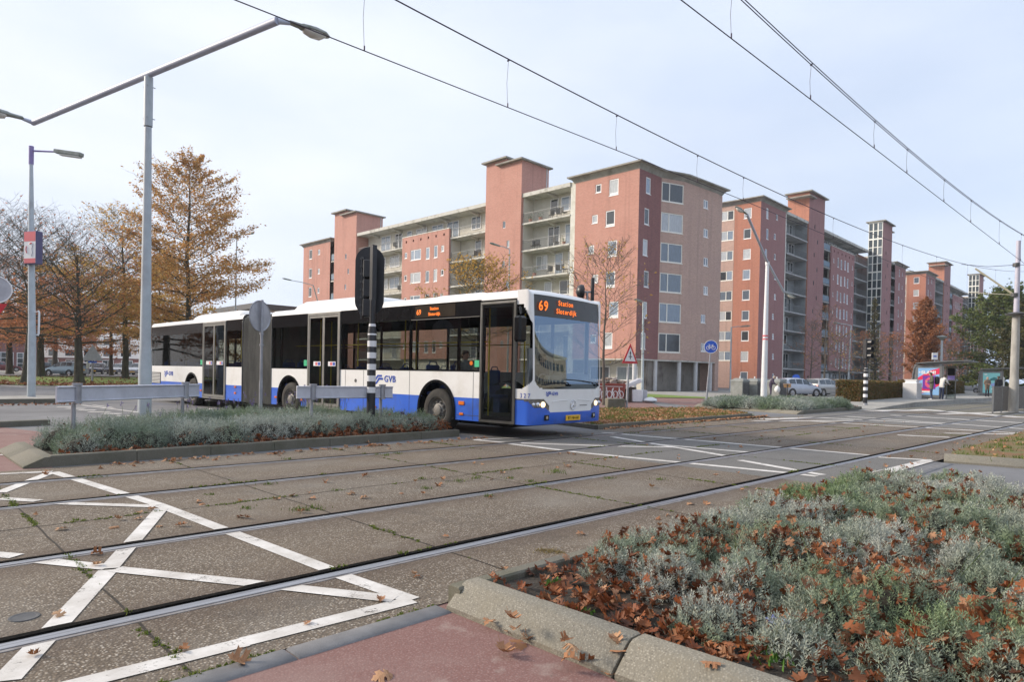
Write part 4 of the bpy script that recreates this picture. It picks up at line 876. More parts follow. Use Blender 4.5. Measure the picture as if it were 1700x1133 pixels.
# street side
holes=[(3.72-1.75+.15*((k*7)%3-1),3.72-.95+.15*((k*7)%3-1),Z0+(NF-1-k)*FP+.9,Z0+(NF-1-k)*FP+2.4) for k in range(NF)]
mb=MB(); fr=B.wall(mb,(0,-3.72),(0,0),Z0,ZT+.02,holes); B.part(mb,'corner_wall',MT['brk_maroon'])
for h in holes: B.window(fr,h)
pA=(0,-3.72); pB=(-1.0,-6.35); pC=(-1.42,-12.4)
L_=math.dist(pA,pB); holes=[(.15,L_-.06,Z0+(NF-1-k)*FP+.72,Z0+(NF-1-k)*FP+2.55) for k in range(NF)]
mb=MB(); fr=B.wall(mb,pB,pA,Z0,ZT+.02,holes); B.part(mb,'bay_wall',MT['brk_tan'])
for k,h in enumerate(holes): B.window(fr,h,(0,.64,1),'frameb',name='living_window')
L_=math.dist(pB,pC); holes=[(L_-4.1-.12*((k*5)%4),L_-3.25-.12*((k*5)%4),Z0+(NF-1-k)*FP+1.0,Z0+(NF-1-k)*FP+1.85) for k in range(NF)]
mb=MB(); fr=B.wall(mb,pC,pB,Z0,ZT+.02,holes); B.part(mb,'street_wall',MT['brk_tan'])
for h in holes: B.window(fr,h,(0,.5,1))
mb=MB(); B.box(mb,-1.40,60.6,-13.2,-12.41,0,ZT); B.box(mb,60.55,60.62,-12.4,-.02,Z0,ZT); B.part(mb,'rear_wall',MT['brk_tan'])
# inner floors so nothing shows through
mb=MB(); B.box(mb,.3,60.4,-12.4,-2.2,0,ZT); B.box(mb,.3,7.0,-2.2,-.5,Z0+.01,ZT); B.part(mb,'core',MT['concdark'])
mb=MB(); 
poly=[(0.02,-.02),(7.33,-.02),(7.33,-12.38),(-1.38,-12.38),(-1.0,-6.35),(0.02,-3.72)]; mb.prism([(p[0],p[1]) for p in poly],.12,B.M,z0=Z0-.125); B.part(mb,'soffit',MT['slab'])
B.cornice([(0,0),(7.5,0),(7.5,-13.1),(-1.46,-13.1),(-1.0,-6.35),(0,-3.72)],ZT+.02,over=.55)
mb=MB(); 
for p in [(.2,-.2),(.05,-3.4),(-.85,-6.4),(-1.05,-9.0),(-1.25,-11.6)]: mb.tube([B.M@Vector((*p,0)),B.M@Vector((*p,Z0-.12))],.2,14)
for k,p in enumerate([(.25,-.25),(.1,-3.5),(-.75,-6.4),(-.98,-9.2),(-1.15,-11.9)]):
    m2=MB().tube([B.M@Vector((*p,0)),B.M@Vector((*p,Z0-.125))],.2,14); B.part(m2,'column',MT['colw'],smooth=40)
mb=MB(); B.box(mb,.25,.3,-13,-2.4,0,Z0-.13); 
for a in (-5,-8,-8.9,-11,-12.5): B.box(mb,.2,.25,a-.14,a-.04,.9,1.6)
B.part(mb,'plinth_wall',MT['concdark'])
# ground floor shop front on the balcony side
mb=MB(); B.box(mb,.6,60,-2.4,-2.0,0,Z0-.13); B.part(mb,'ground_floor_wall',MT['recess'])
for k in range(5):
    fr=(Vector((1.0+k*3.2,-2.0)),Vector((1,0)),Vector((0,1))); B.window(fr,(0,2.4,.9,2.3),(0,.5,1),pane='paned',name='shop_window',sill=False,inset=-.08)
fr=(Vector((.75,-2.0)),Vector((1,0)),Vector((0,1))); mb=MB(); 
def U(mb,u0,u1,w0,w1,z0,z1): return B.box(mb,u0,u1,w0,w1,z0,z1)
# white recessed corner strip
mb=MB(); U(mb,7.36,8.04,-2.2,-.12,0,ZT+.25); B.part(mb,'render_strip',MT['slabw'])
balconies(B,8.05,14.55,NF,Z0,FP,depth=1.75,w=-.15,seedv=2)
mb=MB(); U(mb,8.05,14.55,-8,.0,ZT-.12,ZT+.28); B.part(mb,'roof_slab',MT['slab'])
mb=MB(); U(mb,14.47,14.545,-1.75,-.2,0,ZT-.13); B.part(mb,'recess_side',MT['recess'])
# stair tower
def tower(u0,u1,z1,z2,mt,dep=4.2,w=.12,slits=True,off=0):
    hs=[]
    for k in range(9):
        zz=4.2+k*2.15; a=(u1-u0)*(.30 if k%2 else .42)
        if zz<ZT-1: hs.append((a,a+.42,zz,zz+.75))
    mb=MB(); fr=B.wall(mb,(u0,w),(u1,w),0,z1,hs if slits else []); um=u0+(u1-u0)*.42
    mb.add([B.M@Vector(p) for p in [(u0,w,0),(u0,w,z1),(u0,-dep,z1),(u0,-dep,0)]],[(0,1,2,3)]); mb.add([B.M@Vector(p) for p in [(u1,w,0),(u1,w,z1),(u1,-dep,z1),(u1,-dep,0)]],[(0,1,2,3)]); mb.add([B.M@Vector(p) for p in [(u0,-dep,0),(u0,-dep,z1),(u1,-dep,z1),(u1,-dep,0)]],[(0,1,2,3)])
    B.box(mb,um,u1-.002,-dep+.01,w-.01,z1-.01,z2); t=B.part(mb,'stair_tower',MT[mt])
    if slits:
        for h in hs: B.window(fr,h,(0,1),name='stair_window',bar=.05,sill=False)
    mb=MB(); B.box(mb,u0-.35,um+1.3,-dep-.3,w+.45,z1+.003,z1+.16); c=B.part(mb,'lower_cap',MT['roofc']); mb=MB(); B.box(mb,um-.3,u1+.4,-dep-.3,w+.42,z2,z2+.17); B.part(mb,'upper_cap',MT['roofc'])
    mb=MB(); mb.tube([B.M@Vector((u0+.0,-dep+.35,ZT)),B.M@Vector((u0-.03,-dep+.35,z1))],.07,6); B.part(mb,'rain_pipe',MT['colw'])
tower(14.56,20.0,23.95,24.55,'brk_salmon')
balconies(B,20.02,26.15,NF,Z0,FP,depth=1.75,w=-.15,seedv=4)
def panel(u0,u1,zt,mt,cols,nf,zf,pitch,sm=True,w=.1):
    hs=[];sp=[]
    W=u1-u0
    for k in range(nf):
        zb=zf+k*pitch
        for (a,wd,z0_,z1_,cc) in cols:
            hs.append((a,a+wd,zb+z0_,zb+z1_)); sp.append(cc)
    top=[]
    for i in range(6): a=W*(i+.55)/6.2; top.append((a,a+.28,zt-.75,zt-.45))
    mb=MB(); fr=B.wall(mb,(u0,w),(u1,w),zf,zt,hs+top,rev=.2); 
    mb.add([B.M@Vector(p) for p in [(u0,w,zf),(u0,w,zt),(u0,-.14,zt),(u0,-.14,zf)]],[(0,1,2,3)]); mb.add([B.M@Vector(p) for p in [(u1,w,zf),(u1,w,zt),(u1,-.14,zt),(u1,-.14,zf)]],[(0,1,2,3)])
    B.part(mb,'brick_panel',MT[mt])
    for h,cc in zip(hs,sp): B.window(fr,h,cc,name='window')
    mb=MB(); U(mb,u0-.03,u1+.03,-.16,w+.03,zt,zt+.09); B.part(mb,'panel_coping',MT['slabw'])
    mb=MB(); 
    U(mb,u0+.02,u1-.02,-.35,-.25,zf,zt-.05); B.part(mb,'panel_backing',MT['slabw'])
panel(26.17,35.3,18.35,'brk_salmon',[(.9,.55,1.35,2.1,(0,1)),(2.1,.7,.75,2.25,(0,1)),(3.6,.75,.75,2.2,(0,1)),(5.3,2.1,.9,2.2,(0,.65,1)),(8.1,.55,1.3,2.05,(0,1))],5,Z0,FP)
balconies(B,26.17,35.3,1,Z0+5*FP,FP,depth=1.75,w=-.18,seedv=5)
mb=MB(); U(mb,26.2,35.28,-1.75,-.4,0,Z0+5*FP-.2); B.part(mb,'panel_core',MT['recess'])
balconies(B,35.32,45.7,NF,Z0,FP,depth=1.75,w=-.15,seedv=6)
mb=MB(); U(mb,20.02,45.9,-9,.05,ZT-.12,ZT+.28); B.part(mb,'roof_slab',MT['slab'])
mb=MB()
for uu in (11.0,23.5,30.5,37.5,43): mb.tube([B.M@Vector((uu,-3,ZT+.28)),B.M@Vector((uu,-3,ZT+.75))],.32,12); mb.tube([B.M@Vector((uu,-3,ZT+.75)),B.M@Vector((uu,-3,ZT+.85))],.5,12)
B.part(mb,'roof_vents',MT['roofc'])
tower(45.9,51.6,23.3,23.9,'brk_salmon')
balconies(B,51.62,52.75,NF,Z0,FP,depth=1.75,w=-.15,seedv=7,doors=False,panelcol='bluepanel')
holes=[]
for k in range(NF):
    zb=Z0+k*FP; holes+= [(5.2,6.1,zb+.9,zb+2.35),(2.9,3.5,zb+1.3,zb+2.1)]
mb=MB(); fr=B.wall(mb,(52.8,0.05),(60.6,0.05),Z0-.3,ZT,holes); B.part(mb,'brick_wing',MT['brk_salmon'])
for h in holes: B.window(fr,h)
B.cornice([(52.6,0.05),(60.7,.05),(60.7,-13.2),(52.6,-13.2)],ZT+.0,over=.45,h=.5)
# ---- buildings 2 and 3: nine-storey blocks along the street
def street_block(corner,label,Lw,full=True):
    global B
    B=Bld('apartment_block',bframe(corner),UX,-UY,label); rr=random.Random(int(corner[0]))
    P=2.81; nf=9; zt=25.45; z0=zt-nf*P
    # end wall towards the camera (outward -u)
    hs=[(4.0-2.55+.1*((k*3)%3-1),4.0-1.45+.1*((k*3)%3-1),z0+k*P+.75,z0+k*P+2.15) for k in range(nf)]
    mb=MB(); fr=B.wall(mb,(0,-3.75),(0,0),0,zt,[(a,b,c,d) for a,b,c,d in hs]); B.part(mb,'end_wall',MT['brk_orange'])
    for h in hs: B.window(fr,h)
    hs=[(12.25-5.75+.2 - 0.0,12.25-5.75+3.1-.0,z0+k*P+.8,z0+k*P+2.2) for k in range(1,nf)]
    hs=[(6.27-2.85,6.27-.10,z0+k*P+.85,z0+k*P+2.2) for k in range(1,nf)]
    mb=MB(); fr=B.wall(mb,(-.25,-10.0),(-.02,-3.72),0,zt,hs); B.part(mb,'tan_wall',MT['brk_tan'])
    for h in hs: B.window(fr,h,(0,.34,.67,1),'frameb',pane='pane',name='living_window')
    # wing on the street side
    hs=[]
    for k in range(nf): hs+=[(1.75+.3*((k*2)%3-1)*.5,2.5+.3*((k*2)%3-1)*.5,z0+k*P+.8,z0+k*P+2.25),(5.0-.18*(k%4),5.65-.18*(k%4),z0+k*P+1.2,z0+k*P+2.0)]
    mb=MB(); fr=B.wall(mb,(0,0),(Lw,0),0,zt,hs); B.part(mb,'brick_wing',MT['brk_maroon2'])
    for h in hs: B.window(fr,h)
    mb=MB(); B.box(mb,.3,Lw-.05,-9.9,-.5,0,zt-.02); B.box(mb,Lw-.04,73 if full else 77,-11,-2.0,0,zt-.05); B.part(mb,'core',MT['concdark'])
    B.cornice([(0,0),(Lw+.1,0),(Lw+.1,-10.5),(-.25,-10.5),(-.02,-3.72)],zt,over=.6,h=.6)
    def bl(u0,u1,n,zz,**k): balconies(B,u0,u1,n,zz,P,w=-.1,frm='frame',pn='paned',recm='recessb',mt='slabb',**k)
    u=Lw+.02
    mb=MB(); B.box(mb,u,u+.45,-1.6,-.06,0,zt+.2); B.part(mb,'render_strip',MT['slabw'])
    bl(u+.47,17.0,nf,z0,depth=1.9,seedv=3)
    def tw(u0,u1,z1,z2,mt,dep,w,glass=False):
        hs=[]
        for k in range(11):
            zz=3.0+k*2.2; a=(u1-u0)*(.55 if k%2 else .35)
            hs.append((a,a+.4,zz,zz+.7))
        mb=MB(); fr=B.wall(mb,(u0,w),(u1,w),0,z2,hs)
        mb.add([B.M@Vector(p) for p in [(u1,w,0),(u1,w,z2),(u1,-dep,z2),(u1,-dep,0)]],[(0,1,2,3)]); mb.add([B.M@Vector(p) for p in [(u0,-dep,0),(u0,-dep,z1),(u1,-dep,z1),(u1,-dep,0)]],[(0,1,2,3)]); B.part(mb,'stair_tower',MT['brk_maroon2'])
        if not glass:
            mb=MB(); mb.add([B.M@Vector(p) for p in [(u0,w-.001,0),(u0,w-.001,z2),(u0,-dep,z2),(u0,-dep,0)]],[(0,1,2,3)]); B.part(mb,'tower_side',MT['brk_orange'])
        else:
            mb=MB(); H_=z2; M2=B.M
            nr=20; nc=3
            for i in range(nr+1): zz=.2+(H_-.3)*i/nr; mb.box(u0-.06,u0+.02,-dep,w-.02,zz-(.13 if i%2==0 else .06),zz+(.13 if i%2==0 else .06),M2)
            for i in range(nc*1+1): ww=-dep+(w+dep-.03)*i/nc; mb.box(u0-.07,u0+.015,ww-.09 if i else ww,ww+.09 if i<nc else ww,.2,H_,M2)
            f=B.part(mb,'stair_glazing',MT['frameb']); mb=MB(); 
            for i in range(nr):
                for j in range(nc): mb.box(u0-.02,u0,-dep+(w+dep)*j/nc+.05,-dep+(w+dep)*(j+1)/nc-.05,.25+(H_-.3)*i/nr,.15+(H_-.3)*(i+1)/nr,M2)
            mb.build('pane',MT['paned'],f)
        for h in hs: B.window(fr,h,(0,1),name='stair_window',bar=.05,sill=False,mt='steelr',pane='paned')
        mb=MB(); B.box(mb,u0-.4,u1+.4,-dep-.4,w+.5,z2+.002,z2+.18); B.part(mb,'tower_cap',MT['roofc'])
        mb=MB(); B.box(mb,u1-.1,u1+1.3,-dep+.4,w+.1,z2-1.0,z2-.85) if glass else B.box(mb,u0-1.3,u0+1.6,-dep+.2,w+.6,z2-.9,z2-.75); B.part(mb,'lower_cap',MT['roofc'])
    mb=MB(); B.box(mb,16.93,17.0,-1.9,-.12,0,zt-.1); B.part(mb,'recess_side',MT['recessb'])
    tw(17.02,23.7,29.2,30.3,'brk_maroon2',3.2,.1)
    bl(23.72,27.0,nf,z0,depth=1.9,seedv=5,doors=False,panelcol='bluepanel')
    hs=[];W=11.7
    for k in range(1,nf-1):
        zb=z0+k*P
        for a,wd,c0,c1 in ((1.0,.4,1.1,1.8),(3.0,.75,.6,2.2),(4.6,.75,.45,2.05),(6.5,.75,.6,2.2),(8.0,.75,.45,2.05),(10.5,.4,1.1,1.8)): hs.append((a,a+wd,zb+c0,zb+c1))
    ztp=z0+8*P+.9; top=[(1.1+i*1.9,1.5+i*1.9,ztp-.9,ztp-.5) for i in range(6)]
    mb=MB(); fr=B.wall(mb,(27.05,.15),(38.75,.15),z0+P,ztp,hs+top,rev=.25)
    for uu in (27.05,38.75): mb.add([B.M@Vector(p) for p in [(uu,.15,z0+P),(uu,.15,ztp),(uu,-.12,ztp),(uu,-.12,z0+P)]],[(0,1,2,3)])
    B.part(mb,'brick_panel',MT['brk_maroon2'])
    for h in hs: B.window(fr,h)
    mb=MB(); B.box(mb,27.0,38.8,-.14,.2,ztp,ztp+.1); B.box(mb,27.1,38.7,-.4,-.3,z0+P,ztp-.05); B.part(mb,'panel_coping',MT['slabw'])
    bl(27.02,38.8,1,z0,depth=1.9,seedv=8); bl(27.02,38.8,1,z0+8*P,depth=1.9,seedv=9)
    bl(38.82,47.1,nf,z0,depth=1.9,seedv=10)
    tw(47.3,53.2,29.0,30.9,'brk_maroon2',.12,2.3,glass=True)
    bl(53.25,64.8,nf,z0,depth=1.9,seedv=11)
    mb=MB(); B.box(mb,Lw+.15,17.0,-9,.05,zt-.1,zt+.3); B.box(mb,23.72,47.25,-9,.05,zt-.1,zt+.3); B.box(mb,53.25,64.85,-9,.05,zt-.1,zt+.3); B.part(mb,'roof_slab',MT['slab'])
    hs=[]
    for k in range(nf): hs+=[(2.9,3.6,z0+k*P+.8,z0+k*P+2.2),(5.4,5.9,z0+k*P+1.2,z0+k*P+1.9)]
    mb=MB(); fr=B.wall(mb,(64.9,0),(73,0),0,zt,hs); mb.add([B.M@Vector(p) for p in [(73,0,0),(73,0,zt),(73,-10,zt),(73,-10,0)]],[(0,1,2,3)]); B.part(mb,'brick_wing',MT['brk_maroon2'])
    for h in hs: B.window(fr,h)
    B.cornice([(64.8,0),(73,0),(73,-10.5),(64.8,-10.5)],zt,over=.6,h=.6)
    mb=MB(); mb.tube([B.M@Vector((3,-4,zt+.6)),B.M@Vector((3,-4,zt+1.1))],.6,12); mb.tube([B.M@Vector((3,-4,zt+1.1)),B.M@Vector((3,-4,zt+1.25))],.9,12); B.part(mb,'roof_vents',MT['roofc'])
MT['brk_maroon2']=brick('wine_brick',(.35,.165,.16),(.28,.13,.125),(.33,.2,.195),[(.3,(.39,.20,.185),.45,.7,.5)])
MT['recessb']=pm('grey_recess_wall',(.26,.285,.30),(.33,.355,.37),scale=1.2,rough=.85)
MT['slabb']=pm('grey_balcony_slab',(.36,.36,.36),(.44,.44,.44),scale=2,rough=.85)
street_block((87.75,38.65),'second brick apartment block, nine storeys with an orange end wall and a glass stair tower',8.4)
street_block((168.9,36.6),'farthest brick apartment block, nine storeys, at the right end of the street',8.5)
# ---- background left: white office block, brick school, low grey hall
def simple_block(name,label,poly_depths,cat,wallm,z1,win,z0=.2,brickbase=None,winm='paned',roofm='slabw'):
    pass
a=D(75,610,125);b=D(262,612,118); a.z=b.z=0; d=(b-a); Lw_=d.length; d.normalize(); n=Vector((d.y,-d.x,0))
r=empty('office_building',(a.x,a.y,.25),label='white low office building beyond the park, brick ground floor and dark windows',cat='building')
M=Matrix((d,n,Vector((0,0,1)))).transposed().to_4x4()
mb=MB(); mb.box(-2,Lw_+30,-12,0,2.5,6.6,M); mb.box(-1.8,Lw_+29.8,-11.8,-.6,6.6,8.0,M); mb.build('white_wall',MT['white'],r)
mb=MB(); mb.box(-1.9,Lw_+29.9,-11.9,-.15,0,2.5,M); mb.build('brick_base',MT['brk_maroon'],r)
rr=random.Random(8)
for k in range(12):
    for zz in (2.9,5.0):
        W=rr.choice([1.4,2.2,3.0]); x=.5+k*4.3+rr.uniform(0,.8); 
        if x+W<Lw_+28:
            mb=MB(); mb.box(x,x+W,-.01,.03,zz,zz+1.1,M); w_=mb.build('window',MT['dgrey'],r); mb=MB(); mb.box(x+.06,x+W-.06,.031,.04,zz+.05,zz+1.05,M); mb.build('pane',MT['paned'],w_)
    mb=MB(); x=.5+k*4.3; mb.box(x,x+2.6,-.16,-.10,.6,2.2,M); w_=mb.build('ground_window',MT['frame'],r); mb=MB(); mb.box(x+.1,x+1.25,-.099,-.09,.7,2.1,M); mb.box(x+1.35,x+2.5,-.099,-.09,.7,2.1,M); mb.build('pane',MT['paned'],w_)
a=D(-60,608,105);b=D(66,612,118); a.z=b.z=0; d=(b-a); Lw_=d.length; d.normalize(); n=Vector((d.y,-d.x,0))
r=empty('school_building',(a.x,a.y,.25),label='brown brick building with white-framed glazing at the far left behind the trees',cat='building'); M=Matrix((d,n,Vector((0,0,1)))).transposed().to_4x4()
MB().box(-10,Lw_,-10,0,0,8.2,M).build('brick_wall',MT['brk_maroon'],r)
mb=MB(); mb.box(-10.2,Lw_+.2,-10.2,.3,8.2,8.5,M); mb.build('roof',MT['roofc'],r)
for k in range(6):
    x=Lw_-4.4-k*4.0; mb=MB(); mb.box(x,x+3.4,.0,.06,.3,3.1,M); w_=mb.build('window',MT['frame'],r); mb=MB()
    for i in range(3):
        for j in range(3): mb.box(x+.1+i*1.1,x+1.08+i*1.1,.061,.07,.4+j*.9,1.2+j*.9,M)
    mb.build('pane',MT['paned'],w_)
a=D(428,560,95);b=D(505,560,100); a.z=b.z=0; d=(b-a); Lw_=d.length; d.normalize(); n=Vector((d.y,-d.x,0))
r=empty('hall_building',(a.x,a.y,0),label='low pale hall with a dark flat roof edge seen just above the bus',cat='building'); M=Matrix((d,n,Vector((0,0,1)))).transposed().to_4x4()
zt=D(460,516,97).z; MB().box(0,Lw_+14,-14,0,0,zt,M).build('wall',MT['slabw'],r); MB().box(-1.0,Lw_+15,-15,.7,zt,zt+.75,M).build('roof',MT['dgrey'],r)
mb=MB(); 
for k in range(5): mb.box(1+k*3.2,3.4+k*3.2,-.01,.05,zt-2.2,zt-.6,M)
mb.build('windows',MT['paned'],r)

# ---- unseen buildings added behind the viewpoint to fill and darken the bus glass reflections
def across(name,label,o,ang,L_,dep,h,mt,nf):
    r=empty(name,(o[0],o[1],0),rz=ang,label=label,cat='building'); MB().box(0,L_,0,dep,0,h).build('brick_wall',MT[mt],r); MB().box(-.4,L_+.4,-.4,dep+.4,h,h+.4).build('roof',MT['roofc'],r)
    for k in range(nf):
        mb=MB(); z=1.0+k*h/nf; x=1.0
        while x<L_-3: mb.box(x,x+2.2,-.05,.0,z,z+1.5); mb.box(x,x+2.2,dep,dep+.05,z,z+1.5); x+=3.4
        mb.build('window_row',MT['paned'],r)
across('reflected_row_houses','brown brick house row added unseen behind the viewpoint, mirrored in the bus side windows',(-30,-14),R(80),85,10,9.5,'brk_maroon',3)
across('corner_building','low buff brick building mirrored in the bus windscreen',(6,-34),R(-4),60,12,7.5,'brk_yellow',2)

# balcony furniture and pots on the nearest block, one object each
_o=bframe((50.93,33.75))
def bpos(u,w,z): q=Vector((_o[0],_o[1],0))+UY*u-UX*w; q.z=z; return q
FLN={5:'top floor',4:'fifth floor',3:'fourth floor',2:'third floor'}; ORD=['right-hand','middle','left-hand','far left']
def bchair(u,k,rz,i=0):
    bay='beside the end wing' if u<15 else 'left of the brick tower'
    r=empty('balcony_chair',bpos(u,-.55,Z0+k*FP+.002),rz=rz,label=f'{ORD[i]} dark chair on the {FLN[k]} balcony {bay}, nearest block',cat='chair',group='garden chairs on the balconies')
    mb=MB(); mb.bbox(-.25,.25,-.25,.25,.40,.46,.02); mb.build('seat',MT['dgrey'],r); mb=MB(); mb.bbox(-.25,.25,.22,.28,.46,.95,.02); mb.build('backrest',MT['dgrey'],r)
    for x in (-.2,.2):
        for y in (-.2,.2): MB().tube([(x,y,0),(x,y,.40)],.02,5).build('leg',MT['dgrey'],r)
def bpot(u,k,s):
    rr=random.Random(int(u*100)+k); r=empty('potted_plant',bpos(u,-.35,Z0+k*FP+.002),label=f'{"leafy" if s>1.1 else "small"} potted plant on the {FLN[k]} balcony, {"near the tower" if u>12.3 else "towards the end wing"}, nearest block',cat='plant',group='potted plants on the balconies')
    MB().lathe([(.0,0),(.13*s,0),(.17*s,.3*s),(.15*s,.3*s),(0,.28*s)],12).build('pot',MT['brk_orange'],r,smooth=40)
    V=[]
    for i in range(150):
        a=Vector((rr.gauss(0,.14*s),rr.gauss(0,.14*s),.3*s+abs(rr.gauss(0,.25*s)))); u_=Vector((rr.uniform(-1,1),rr.uniform(-1,1),rr.uniform(-.5,1)))*.05; v_=Vector((rr.uniform(-1,1),rr.uniform(-1,1),rr.uniform(-.5,.5)))*.035; V+=[tuple(a-u_),tuple(a-v_),tuple(a+u_),tuple(a+v_)]
    me=bpy.data.meshes.new('leaves'); me.from_pydata(V,[],[(4*i,4*i+1,4*i+2,4*i+3) for i in range(len(V)//4)]); me.materials.append(pm('pot_leaf',(.07,.13,.03),(.12,.18,.05),scale=9)); o=bpy.data.objects.new('leaves',me); col.objects.link(o); o.parent=r
for k,us in ((5,(9.2,9.9,10.9)),(4,(10.2,12.6,13.3)),(3,(9.0,9.8,11.0)),(2,(9.6,12.2)),):
    for i,u in enumerate(us): bchair(u,k,1.3+i*.7,i)
for k,us in ((5,(13.6,12.2)),(4,(9.0,)),(3,(12.9,)),(2,(10.8,))):
    for u in us: bpot(u,k,1.0+.2*(k%2))
for k,us in ((4,(21.5,22.4)),(3,(36.5,44)),(5,(37.6,))):
    for i,u in enumerate(us): bchair(u,k,2+i,i)
# ---------------------------------------------------------------- the articulated bus
BW=2.55
MT['bwhite']=pm('bus_white',(.80,.79,.77),(.86,.855,.84),scale=1.5,rough=.3,coat=.4,c3=(.66,.63,.57),s3=1.6,p3=(.55,.85))
MT['bwhitef']=MT['bwhite']
MT['bblue']=pm('bus_blue',(.035,.13,.62),(.045,.15,.66),scale=2,rough=.32,coat=.3,c3=(.06,.11,.36),s3=2.2,p3=(.52,.8))
MT['bglass']=mirrorglass('bus_window',(.50,.53,.51),.05,(.75,.75,.75),1.33)
MT['bglassd']=mirrorglass('bus_dark_window',(.22,.23,.23),.07,(.8,.8,.8),1.5)
MT['wshield']=mirrorglass('windscreen',(.40,.45,.44),.34,(.50,.64,.82),1.6)
MT['bblack']=pm('gloss_black',(.008,.008,.009),(.013,.013,.014),scale=2,rough=.15,spec=.22)
MT['dframed']=pm('dark_door_frame',(.07,.068,.06),(.10,.097,.09),scale=4,rough=.4,metal=.3)
MT['dframe']=pm('door_frame',(.22,.215,.20),(.28,.275,.26),scale=4,rough=.4,metal=.5)
MT['gaiter']=pm('bellows_rubber',(.15,.14,.118),(.23,.215,.185),scale=3,rough=.8,c3=(.28,.26,.22),s3=5,p3=(.5,.8),stretch=(1,1,.3))
MT['tyre']=pm('tyre_rubber',(.02,.019,.018),(.04,.037,.033),scale=8,rough=.85)
MT['rim']=pm('dirty_rim',(.09,.085,.08),(.30,.29,.27),scale=14,rough=.6,metal=.15,c3=(.10,.075,.05),s3=14)
MT['under']=pm('underbody',(.012,.012,.012),(.02,.02,.018),scale=4,rough=.9)
MT['amber']=pm('amber_lens',(.75,.16,.02),(.8,.2,.03),scale=4,rough=.25)
MT['led']=pm('led_text',(.9,.22,.02),emit=(1,.18,.015),es=.7)
MT['dispb']=pm('display_glass',(.035,.028,.02),(.045,.036,.026),scale=2,rough=.15)
MT['hl']=pm('headlight_glass',(.16,.16,.165),(.30,.30,.31),scale=9,rough=.12,metal=.6)
MT['hlon']=pm('lit_lamp',(1,.8,.5),emit=(1,.72,.42),es=1.3)
MT['seat']=pm('bus_seat',(.02,.04,.14),(.03,.06,.2),scale=20,rough=.9)
MT['yellow']=pm('grab_pole',(.65,.5,.03),(.7,.55,.05),scale=4,rough=.4)
MT['inter']=pm('interior_panel',(.30,.31,.31),(.36,.37,.37),scale=2,rough=.7)
MT['logo']=pm('logo_blue',(.03,.08,.42),(.035,.09,.45),scale=3,rough=.35)
MT['plate']=pm('yellow_plate',(.80,.45,.02),(.85,.5,.03),scale=3,rough=.4)
MT['chrome']=pm('chrome',(.6,.6,.62),(.7,.7,.72),scale=5,rough=.18,metal=.9)
MT['green']=pm('green_sticker',(.05,.45,.22),(.06,.5,.25),scale=3,rough=.4)
BT=R(5.14); bus=empty('articulated_bus',(9.241,8.851,0),rz=BT,label='white and blue articulated city bus crossing the tram tracks, number 69 on its display',cat='bus')
RA=R(2.5)-BT; S0=10.6
REAR=Matrix.Translation((0,S0,0))@Matrix.Rotation(RA,4,'Z')     # rear unit: local y back from the joint
ZS,ZBL,ZW,ZG=.31,.79,1.36,2.81
def roofring(y,side='both'):
    h=[(0,ZG),(.0,2.87),(.03,2.93),(.09,2.975),(.25,3.005),(.6,3.03),(1.275,3.04)]
    return [(x,y,z) for x,z in h]+[(BW-x,y,z) for x,z in reversed(h[:-1])]
def side_panels(mb,M,x,ya,yb,arches,doors,out):
    """lower side: white above ZBL, blue below, cut for wheel arches and doors"""
    cuts={ya,yb}
    for c in arches:
        for k in range(-14,15): cuts.add(round(c+.545*math.sin(k/14*math.pi/2),4))
    for d in doors: cuts|={d[0],d[1]}
    cuts=sorted(c for c in cuts if ya<=c<=yb)
    for a,b in zip(cuts[:-1],cuts[1:]):
        m_=(a+b)/2
        if any(d[0]<m_<d[1] for d in doors): continue
        def zz(y):
            z=ZS
            for c in arches:
                q=1-((y-c)/.545)**2
                if q>0: z=max(z,.50+.60*math.sqrt(q)) if q>1e-6 else z
            return z
        za,zb=zz(a+1e-5),zz(b-1e-5)
        tk=.012
        def quad(p): mb.add([M@Vector(q) for q in p],[(0,1,2,3)])
        if min(za,zb)<ZBL: mb.cur=1; quad([(x,a,min(za,ZBL)),(x,b,min(zb,ZBL)),(x,b,ZBL),(x,a,ZBL)])
        mb.cur=0; quad([(x,a,max(za,ZBL)),(x,b,max(zb,ZBL)),(x,b,ZW),(x,a,ZW)])
    mb.cur=0
I4=Matrix.Identity(4)
# front mask grid
NX=110
def mask_pt(xp,z):
    x=1.275+1.275*xp; y=.46*(1-(1-min(1,abs(xp))**6.5)**(1/6.5))+.05*xp*xp*(1-abs(xp)**20)
    y=min(y,.46)
    if z>1.1: y+= .12*((z-1.1)/1.8)**1.5*(1-abs(xp)**8)
    if z<.55: y+= .0+.06*((.55-z)/.25)**2*(1-abs(xp)**8)
    if z>2.88: y+= .22*((z-2.88)/.15)**2*(1 if abs(xp)<.9 else max(0,(1-abs(xp))/.1))
    zz=z
    if z>2.86: zz=z- .045*abs(xp)**3*((z-2.86)/.16)
    return Vector((x,y,zz))
_h=sorted({round(k/44,5) for k in range(45)}|{round(math.sin(math.pi/2*k/34)**(2/6.5),6) for k in range(12,35)}); XP=[-q for q in reversed(_h) if q>0]+_h; NX=len(XP)-1
ZP=[.31+.0245*k for k in range(105)]+[2.885+.012*k for k in range(12)]
def blueline(xp): a=abs(xp); return .56 if a<.55 else (.56+.09*min(1,(a-.55)/.12) if a<.9 else .65+.14*(a-.9)/.1)
def in_ws(x,xp,z,y):
    l=.13+.04*(z-1.07)*-.3; r_=BW-.13; 
    if not(1.03<z<2.90): return False
    xx=min(x-.125,BW-.125-x); 
    if xx<0: return False
    R_=.22
    if z<1.03+R_ and xx<R_: return (R_-xx)**2+(1.03+R_-z)**2<R_*R_
    return True
